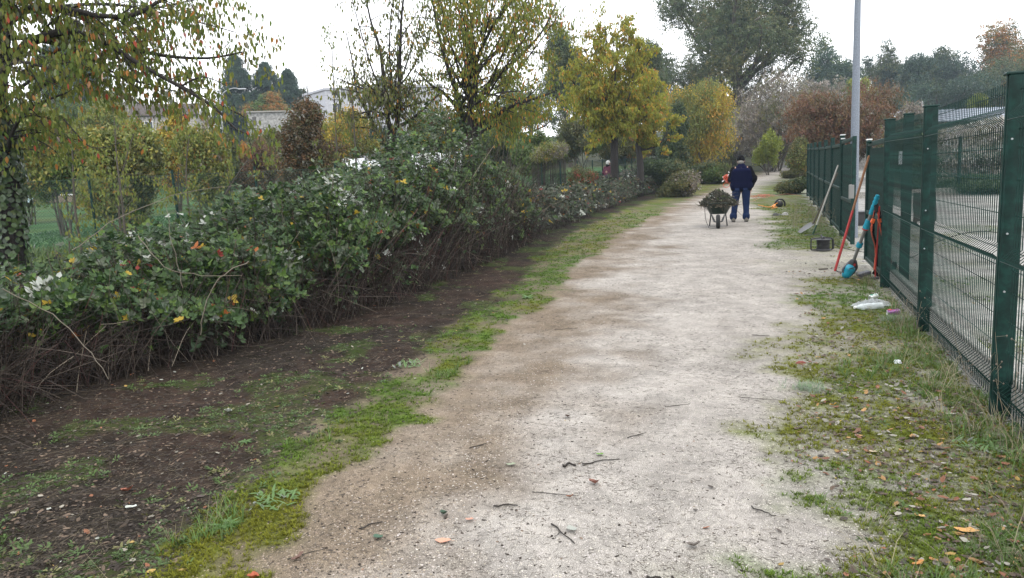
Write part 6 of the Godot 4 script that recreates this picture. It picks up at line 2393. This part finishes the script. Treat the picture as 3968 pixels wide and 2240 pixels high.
	head = F(11.9, 1.46, .05) - at
	shaft(t, "handle", Vector3.ZERO.lerp(head, .14), head, .016, .015, mat("pale_handle", lin(.40, .38, .34), .5))
	shaft(t, "socket", Vector3(0, .02, 0), Vector3.ZERO.lerp(head, .15), .02, .018, mat("dark_green_plastic", lin(.015, .06, .03), .5))
	s = Shape.new()
	s.box(Vector3(-.02, .02, 0), Vector3(.36, .018, .02), Basis(Vector3.UP, .25), .004)
	for i in 12:
		var c := Basis(Vector3.UP, .25) * Vector3(-.17 + i * .031, 0, 0)
		s.tube([c + Vector3(-.02, .02, 0), c + Vector3(-.02, .005, .05)], [.004, .003], 4)
	obj("head", s, mat("tool_steel", Color.WHITE), t)
	# cable reel with its cable running through the gate
	at = G(5.52, 13.05)
	t = thing("cable_reel", "black cable reel in its carrying frame on the gravel before the gate", "cable reel", at, .1)
	s = Shape.new()
	for y in [.02, .20]:
		s.lathe([Vector2(.001, y), Vector2(.13, y), Vector2(.135, y + .006), Vector2(.13, y + .014), Vector2(.001, y + .016)], 28, Transform3D(Basis.IDENTITY, Vector3(.03, 0, 0)))
	s.lathe([Vector2(.03, .21), Vector2(.035, .25), Vector2(.02, .26), Vector2(.001, .262)], 14, Transform3D(Basis.IDENTITY, Vector3(.03, 0, 0)))
	obj("flanges", s, mat("reel_grey", lin(.045, .045, .05), .35), t)
	s = Shape.new()
	for i in 11:
		var ring := []
		for j in 25:
			var q := TAU * j / 24.0
			ring.append(Vector3(.03 + cos(q) * (.108 - .006 * (i % 3)), .04 + i * .0155 + .006 * sin(q * .5 + i), sin(q) * (.108 - .006 * (i % 3))))
		s.tube(ring, [.0082, .0082], 6)
	obj("wound_cable", s, mat("black_rubber", lin(.012, .012, .012), .7), t)
	s = Shape.new()
	s.tube(smooth([Vector3(-.06, .03, .0), Vector3(-.17, .03, .0), Vector3(-.195, .06, 0), Vector3(-.195, .19, 0), Vector3(-.17, .225, 0), Vector3(.0, .235, 0), Vector3(.15, .225, 0), Vector3(.205, .19, 0), Vector3(.21, .05, 0), Vector3(.17, .02, 0), Vector3(.06, .02, 0)], 3), [.0125, .0125], 8)
	s.tube([Vector3(.205, .2, .01), Vector3(.212, .03, .01)], [.02, .02], 8, true)
	obj("frame", s, black, t)
	s = Shape.new()
	s.tube(smooth([Vector3(-.02, .22, .06), Vector3(-.04, .28, .05), Vector3(-.01, .285, .03)]), [.013, .012], 7, true)
	obj("crank", s, mat("reel_grey", Color.WHITE), t)
	s = Shape.new()
	s.tube(smooth([G(5.72, 13.05, .12), G(5.85, 12.9, .05), G(6.0, 12.55, .02), G(6.1, 12.2, .012), G(6.3, 11.6, .012), G(6.2, 10.7, .35), G(6.1, 9.6, .60), G(6.0, 8.4, .62), G(5.9, 7.0, .62)], 6), [.0055, .0055], 6)
	tag(obj("power_cable", s, mat("black_rubber", Color.WHITE)), "black power cable running from the reel through the gate and behind the fence", "cable")
	# strimmer and stones on the verge
	at = G(9.1, 24.9)
	t = thing("strimmer", "black strimmer head with an orange cord on the mossy verge right of the man", "strimmer", at)
	s = Shape.new()
	for y in [.10]:
		s.lathe([Vector2(.001, -.09), Vector2(.1, -.085), Vector2(.115, -.03), Vector2(.11, .05), Vector2(.06, .09), Vector2(.001, .1)], 16, Transform3D(Basis(Vector3.RIGHT, PI * .5), Vector3(0, y, 0)))
	obj("motor", s, black, t)
	s = Shape.new()
	s.tube(smooth([Vector3(-.16, .02, .02), Vector3(-.15, .15, .02), Vector3(-.06, .24, .02), Vector3(.08, .24, .02), Vector3(.16, .14, .02), Vector3(.17, .02, .02)]), [.03, .03], 7)
	obj("guard", s, black, t)
	s = Shape.new()
	s.lathe([Vector2(.001, .2), Vector2(.05, .21), Vector2(.04, .25), Vector2(.001, .27)], 10, Transform3D(Basis.IDENTITY, Vector3(-.02, 0, 0)))
	obj("silver_ring", s, mat("silver_plastic", lin(.5, .5, .48), .4), t)
	s = Shape.new()
	s.tube(smooth([Vector3(-.1, .14, .1), Vector3(-.3, .08, .25), Vector3(-.45, .03, .4), Vector3(-.55, .04, .25), Vector3(-.75, .1, .1)]), [.012, .011], 5)
	s.tube(smooth([Vector3(-.3, .08, .28), Vector3(-.42, .04, .55), Vector3(-.35, .03, .75), Vector3(-.5, .03, 1.0), Vector3(-.75, .02, 1.3)]), [.011, .008], 5)
	for i in 7:
		var c := Vector3(-.25 - i * .05, .05, .2 + i * .13)
		var ring := []
		for j in 8:
			ring.append(c + Vector3(cos(j * .9) * .05, .03 * sin(j * .9) + .02, sin(j * .9) * .06))
		s.tube(ring, [.009, .009], 4)
	obj("cord", s, mat("yellow_orange_cord", lin(.72, .26, .04), .5), t)
	for k in [["pale round stone on the moss in front of the strimmer", 8.05, 21.6, .12, Color(.48, .47, .44)], ["flat dark stone at the gravel edge in front of the strimmer", 7.75, 21.5, .11, Color(.12, .12, .11)], ["small grey stone touching the pale round one", 7.9, 21.6, .065, Color(.22, .23, .21)]]:
		s = Shape.new()
		var p := pebble_shape(.75)
		var st := MeshInstance3D.new()
		st.name = numbered("stone")
		st.mesh = p.mesh()
		st.material_override = grained("stone_%d" % int(k[3] * 1000), k[4].linear_to_srgb(), .9, .05, .6, 2.0, .5)
		st.position = G(k[1], k[2], .0)
		st.scale = Vector3.ONE * k[3]
		add_child(st, true)
		tag(st, k[0], "stone")


func make_rubbish() -> void:
	# a drinks can on its side
	for k in [["crushed drinks can, white and green, lying by the fence foot above the clear bottle", 4.17, 8.42, .5, Color(.62, .66, .62), Color(.03, .32, .2)], ["purple and red drinks can lying in the grass nearest the second fence post", 3.95, 7.55, -.1, Color(.20, .07, .22), Color(.6, .06, .08)]]:
		var t := thing("drinks_can", k[0], "can", G(k[1], k[2], .03), k[3])
		var xf := Transform3D(Basis(Vector3(0, 0, 1), PI * .5 + .1), Vector3.ZERO)
		var s := Shape.new()
		s.lathe([Vector2(.026, -.06), Vector2(.0325, -.052), Vector2(.031, -.02), Vector2(.0325, .01), Vector2(.032, .05), Vector2(.027, .06)], 18, xf)
		obj("body", s, mat("can_%d" % int(k[1] * 100), k[4].linear_to_srgb(), .3, .3), t)
		s = Shape.new()
		for i in 9:
			s.box(Vector3(rnd(-.045, .045), .0285 + rnd(-.001, .001), rnd(-.014, .014)), Vector3(rnd(.012, .03), .006, rnd(.008, .016)), Basis(Vector3.UP, rnd(-.6, .6)), .001)
		obj("print", s, mat("print_%d" % int(k[1] * 100), k[5].linear_to_srgb(), .35), t)
		s = Shape.new()
		s.lathe([Vector2(.001, .056), Vector2(.026, .056), Vector2(.027, .06), Vector2(.025, .062)], 18, xf)
		s.lathe([Vector2(.025, -.062), Vector2(.027, -.06), Vector2(.024, -.055), Vector2(.001, -.05)], 18, xf)
		obj("ends", s, mat("aluminium", lin(.7, .7, .7), .3, .8), t)
	var t := thing("plastic_bottle", "flattened clear plastic bottle lying between the two drinks cans", "bottle", G(3.87, 7.9, .035), .15)
	var s := Shape.new()
	s.lathe([Vector2(.001, -.15), Vector2(.04, -.148), Vector2(.043, -.12), Vector2(.040, -.09), Vector2(.044, -.06), Vector2(.040, -.03), Vector2(.044, .0), Vector2(.040, .04), Vector2(.043, .08), Vector2(.03, .12), Vector2(.015, .145), Vector2(.014, .165)], 18, Transform3D(Basis(Vector3(0, 0, 1), PI * .5) * Basis.from_scale(Vector3(.8, 1, 1.1)), Vector3.ZERO))
	var clear := mat("clear_plastic", Color(.92, .95, .95, .42), .22)
	clear.transparency = BaseMaterial3D.TRANSPARENCY_ALPHA
	obj("body", s, clear, t)
	s = Shape.new()
	s.lathe([Vector2(.001, .158), Vector2(.016, .158), Vector2(.016, .178), Vector2(.001, .18)], 12, Transform3D(Basis(Vector3(0, 0, 1), PI * .5), Vector3.ZERO))
	obj("lid", s, mat("white_plastic", Color.WHITE), t)
	t = thing("plastic_bag", "crumpled thin white plastic film lying against the clear bottle", "plastic bag", G(3.95, 8.02, .0), .2)
	s = Shape.new()
	var rows := []
	for i in 15:
		var row := []
		for j in 10:
			var u := i / 14.0 - .5
			var v := j / 9.0 - .5
			row.append(Vector3(u * .42, .015 + .075 * (1.0 - 4.0 * v * v) * (1.0 - 2.4 * u * u) * rnd(.05, 1.25), v * .17 + .02 * sin(u * 20.0)))
		rows.append(row)
	for i in 14:
		for j in 9:
			s.quad(rows[i][j], rows[i + 1][j], rows[i + 1][j + 1], rows[i][j + 1], Vector3.UP)
	var film := mat("thin_film", lin(.36, .38, .38), .3)
	film.cull_mode = BaseMaterial3D.CULL_DISABLED
	film.backlight_enabled = true
	film.backlight = lin(.6, .6, .6)
	obj("film", s, film, t)
	s = Shape.new()
	s.box(Vector3(.0, .012, 0), Vector3(.14, .024, .03), Basis(Vector3.UP, .05), .006)
	var k := obj("wood_scrap", s, grained("grey_wood", Color.WHITE, .8, .06, .5, 5.0))
	k.position = G(4.62, 10.85)
	tag(k, "short grey piece of wood on the gravel at the foot of the red hoe", "wood")
	k = obj("brick_chip", pebble_shape(.5), grained("brick_red", lin(.26, .07, .05), .9, .08, .6, 4.0))
	k.position = G(2.33, 5.87)
	k.scale = Vector3(.055, .03, .025)
	tag(k, "small dark red chip of brick at the mossy edge on the right", "brick chip")
	k = obj("crumpled_paper", pebble_shape(.8), mat("white_sheet", Color.WHITE))
	k.position = G(3.05, 5.75, .0)
	k.scale = Vector3(.04, .035, .035)
	tag(k, "small white crumpled scrap in the grass near the nearest fence post", "paper scrap")


func make_fallen() -> void:
	var bark := grained("twig_bark", lin(.055, .045, .036), .85, .1, .5, 12.0)
	var tw := twig_shape(5)
	var tm := [tw.mesh(), twig_shape(5, true).mesh(), twig_shape(7, true).mesh()]
	for k in [
			["thickest straight twig in the middle of the pale gravel", .45, 3.95, .22, .25, 0, 1.5], ["short stub of twig left of the thickest one", .27, 3.92, .075, .1, 0, 3.2], ["straight dark twig left of the pair of brown leaves", -.08, 3.44, .12, .0, 0, 1.6],
			["forked twig with a grey leaf, nearest the bottom middle", .18, 3.12, .22, -1.2, 1, 1.5], ["thin crooked twig with a stone-like brown leaf at its end", .17, 3.55, .24, -.35, 1, .8], ["forked twig on the upper middle of the gravel", .72, 4.35, .14, .45, 1, 1.1],
			["long thin bent twig near the mossy right edge", 1.72, 4.95, .36, -.45, 2, .55], ["small dark twig near the bottom of the sandy left side", -.72, 3.3, .12, .6, 0, 1.4], ["pale twig on the sandy left side", -.95, 3.05, .18, .5, 0, .8],
			["two-armed twig on the upper sandy side", -.25, 4.3, .12, .5, 1, 1.2], ["dark short twig on the bottom right gravel", .52, 2.72, .08, -.5, 0, 1.8], ["thin twig across the gravel half way to the man", .55, 7.6, .25, .1, 2, .7],
			["dark twig lying at the edge of the right-hand moss", 2.35, 6.9, .16, -.6, 1, 1.1], ["twig with side shoots on the right of the gravel", 1.1, 4.9, .18, .15, 2, .8], ["curled dark twig at the bottom right, by the moss edge", 1.12, 3.25, .14, -1.0, 2, 1.2]]:
		var s := obj("twig", tm[k[5]], bark)
		s.position = G(k[1], k[2], .004)
		s.basis = Basis(Vector3.UP, k[4]) * Basis.from_scale(Vector3(k[3], .14 * k[6], .14 * k[6]))
		tag(s, k[0], "twig")
	var lm := [dry_leaf_shape(.9).mesh(), dry_leaf_shape(1.8).mesh(), dry_leaf_shape(.4).mesh()]
	for k in [
			["curled reddish brown leaf on the pale gravel", .38, 3.65, .075, .6, 1, Color(.20, .085, .06)], ["small rounded brown leaf at the end of the crooked twig", .24, 3.5, .04, 1.2, 1, Color(.22, .10, .055)], ["pinkish oval leaf on the lower sandy gravel", -.36, 3.11, .075, 1.4, 2, Color(.52, .26, .17)],
			["smaller pinkish leaf above the pinkish oval one", -.25, 3.3, .045, 1.2, 0, Color(.45, .24, .17)], ["pale grey-green leaf beside the forked twig", .22, 3.15, .07, .3, 0, Color(.30, .31, .27)], ["fresh green leaf above the thickest twig", .46, 4.05, .05, 1.0, 0, Color(.10, .22, .02)],
			["pale green leaf on the sandy left side", -.05, 3.97, .06, 1.3, 0, Color(.24, .27, .18)], ["dark green leaf with twigs on the lower sandy side", -.38, 3.38, .06, .4, 1, Color(.035, .07, .04)], ["dark green leaf at the bottom left of the gravel", -.66, 3.17, .065, .7, 0, Color(.04, .09, .05)],
			["large ochre leaf on the bottom right grass", 1.89, 2.96, .095, .9, 0, Color(.50, .27, .08)], ["ochre leaf left of the large ochre one", 1.78, 3.12, .055, .4, 0, Color(.50, .30, .10)], ["orange leaf low on the right-hand grass", 1.55, 2.72, .05, 1.6, 1, Color(.45, .2, .05)],
			["second orange leaf low on the right-hand grass, beside the first", 1.63, 2.75, .045, .2, 0, Color(.42, .19, .06)], ["pale tan leaf in the middle of the right-hand moss", 1.95, 3.9, .05, .5, 0, Color(.45, .36, .24)], ["bright yellow leaf by the grass clump on the right-hand moss", 2.1, 4.75, .045, 1.0, 1, Color(.55, .32, .03)],
			["crumpled brown leaf on the right-hand moss", 2.0, 4.2, .07, 2.0, 1, Color(.16, .08, .05)], ["orange curled leaf at the bottom edge of the sandy side", -1.12, 2.85, .07, .2, 1, Color(.34, .08, .03)], ["white-backed leaf on the dark soil at the lower left", -2.0, 3.6, .075, 1.2, 0, Color(.5, .52, .47)],
			["reddish leaf on the dark soil at the lower left", -2.15, 3.85, .075, 1.4, 1, Color(.28, .1, .06)], ["pale leaf standing on the dark soil below the brambles", -2.1, 5.2, .08, .3, 1, Color(.45, .47, .42)], ["pale leaf at the bottom edge of the dark soil", -1.5, 2.75, .08, .7, 1, Color(.42, .44, .38)],
			["dark curled leaf near the bottom of the pale gravel", .72, 2.95, .06, 1.1, 1, Color(.12, .10, .085)], ["brown leaf at the sandy edge near the bottom", -.98, 3.0, .06, 2.2, 1, Color(.13, .07, .05)], ["scorched brown leaf half way up the gravel", .33, 4.75, .055, .3, 1, Color(.09, .06, .045)]]:
		var c: Color = k[6]
		var m := mat("fallen_leaf_%02x%02x%02x" % [int(c.r * 255), int(c.g * 255), int(c.b * 255)], c.linear_to_srgb(), .6)
		m.cull_mode = BaseMaterial3D.CULL_DISABLED
		var s := obj("fallen_leaf", lm[k[5]], m)
		s.position = G(k[1], k[2], .006)
		s.basis = Basis(Vector3.UP, k[4]) * Basis.from_scale(Vector3(k[3], k[3], k[3]))
		tag(s, k[0], "leaf")
	# weeds that stand out
	for k in [
			["bright green dandelion rosette on the soil at the lower left", -1.42, 3.35, 1.2, 0], ["leafy green weed clump at the lower left edge of the moss", -1.28, 3.6, 1.2, 1], ["small green rosette in the middle of the dark soil", -1.75, 4.55, .8, 0], ["grassy clump on the soil right of the middle", -.95, 6.4, 1.3, 1],
			["bright grass clump on the right-hand moss", 2.1, 5.15, 1.1, 2], ["leafy weed at the foot of the nearest fence post", 2.98, 4.2, 1.1, 0], ["grey-green feathery weed by the fence near the right edge", 2.55, 3.9, 1.2, 1], ["green weed clump in the grass below the purple can", 3.85, 7.3, 1.3, 2], ["green weeds where the strip meets the moss half way along", .2, 9.6, 1.5, 0]]:
		var t := thing("weed", k[0], "weed", G(k[1], k[2]))
		var s := Shape.new()
		if k[4] == 0:
			for i in 26:
				var b := Basis(Vector3.UP, rnd(0, TAU)) * Basis(Vector3.RIGHT, rnd(.75, 1.35))
				leaf_into(s, Transform3D(b * Basis(Vector3(0, 0, 1), PI), Vector3(0, .012, 0)), rnd(.035, .065) * k[3], .016 * k[3], .2, .5)
		elif k[4] == 1:
			for i in 60:
				var p: Vector3 = Vector3(rnd(-.09, .09), .01, rnd(-.09, .09)) * k[3]
				var b := Basis(Vector3.UP, rnd(0, TAU)) * Basis(Vector3.RIGHT, rnd(.3, 1.2))
				leaf_into(s, Transform3D(b * Basis(Vector3(0, 0, 1), PI), p), rnd(.025, .05) * k[3], .013 * k[3], .2, .4)
		var m := mat("weed_green", lin(.075, .16, .03), .5)
		m.cull_mode = BaseMaterial3D.CULL_DISABLED
		m.backlight_enabled = true
		m.backlight = lin(.45, .45, .45)
		if k[4] == 2:
			for i in 60:
				var g := tuft(5, .06 * k[3], .03, .003, .8)
				var off: Vector3 = Vector3(rng.randfn() * .06, 0, rng.randfn() * .05) * k[3]
				for j in range(0, g.v.size(), 3):
					s.tri(g.v[j] + off, g.v[j + 1] + off, g.v[j + 2] + off)
		obj("leaves", s, m, t)
	# dry stalks in front of the nearest posts
	for k in [["dry seeding stalk in front of the nearest fence post", 2.92, 4.32, .55], ["dry grass stems at the foot of the second fence post", 3.72, 6.85, .45], ["pale dry grass stems in front of the far slat fence", 7.1, 17.2, .7]]:
		var t := thing("dry_stalk", k[0], "dry stalks", G(k[1], k[2]))
		var s := Shape.new()
		var heads := Shape.new()
		for i in (5 if k[3] < .6 else 40):
			var w := .12 if k[3] < .6 else .5
			var a := Vector3(rnd(-w, w), 0, rnd(-w, w) * 1.5)
			var tip := a + Vector3(rnd(-.15, .15), k[3] * rnd(.6, 1.1), rnd(-.15, .15))
			s.tube(smooth([a, a.lerp(tip, .5) + rvec() * .03, tip]), [.0025, .0012], 4)
			for j in 7:
				var q := a.lerp(tip, rnd(.45, 1.0))
				var e := q + rvec() * .06
				s.tube([q, e], [.001, .0008], 3)
				heads.lathe([Vector2(.001, -.008), Vector2(.006, 0), Vector2(.001, .008)], 5, Transform3D(Basis.IDENTITY, e))
		var st := obj("stems", s, mat("dry_stem", lin(.22, .185, .13), .8), t)
		obj("seed_heads", heads, mat("seed_head", lin(.15, .125, .10), .9), st)


func _ready() -> void:
	rng.seed = 20
	noise.seed = 7
	noise.frequency = .01
	noise.fractal_octaves = 3
	noise.noise_type = FastNoiseLite.TYPE_SIMPLEX_SMOOTH
	# camera, held at eye height and tipped a little to the left
	var cam := Camera3D.new()
	cam.name = "camera"
	cam.fov = 42.7
	cam.near = .05
	cam.far = 900.0
	cam.position = Vector3(0, 1.58, 0)
	cam.basis = Basis(Vector3.RIGHT, -.1450) * Basis(Vector3(0, 0, 1), -.0463)
	add_child(cam)
	cam.current = true
	# an even white overcast
	var env := Environment.new()
	env.background_mode = Environment.BG_SKY
	var sky := Sky.new()
	var sm := ProceduralSkyMaterial.new()
	sm.sky_top_color = Color(.95, .97, 1.0)
	sm.sky_horizon_color = Color(1.0, 1.0, 1.0)
	sm.sky_curve = .15
	sm.ground_bottom_color = Color(.45, .45, .42)
	sm.ground_horizon_color = Color(.75, .75, .74)
	sky.sky_material = sm
	env.sky = sky
	env.tonemap_mode = Environment.TONE_MAPPER_LINEAR
	env.tonemap_exposure = 2.55
	env.sdfgi_enabled = true
	env.ssao_enabled = true
	env.ssil_enabled = true
	env.fog_enabled = true
	env.fog_light_color = Color(.82, .88, .95)
	env.fog_density = .0006
	var we := WorldEnvironment.new()
	we.name = "world_environment"
	we.environment = env
	add_child(we)
	var sun := DirectionalLight3D.new()
	sun.name = "overcast_sun"
	sun.light_energy = .25
	sun.light_angular_distance = 30.0
	sun.light_color = Color(1, .98, .95)
	sun.shadow_enabled = true
	sun.rotation = Vector3(-1.1, .5, 0)
	add_child(sun)

	t_el = tabulate(GROUND_RISE)
	t_pl = tabulate(PATH_LEFT)
	t_pr = tabulate(PATH_RIGHT)
	make_materials()
	make_leaves()
	make_ground()
	make_fence()
	make_yard()
	make_houses()
	make_tunnels()
	chain_link()
	garden_fence()
	far_trees()
	middle_shrubs()
	golden_cherry()
	garden_cherries()
	saplings()
	near_cherry()
	make_hedge()
	make_worker()
	make_visitor()
	make_barrow()
	make_tools()
	make_rubbish()
	make_fallen()
	make_gravel()
	make_grass()
	make_litter()
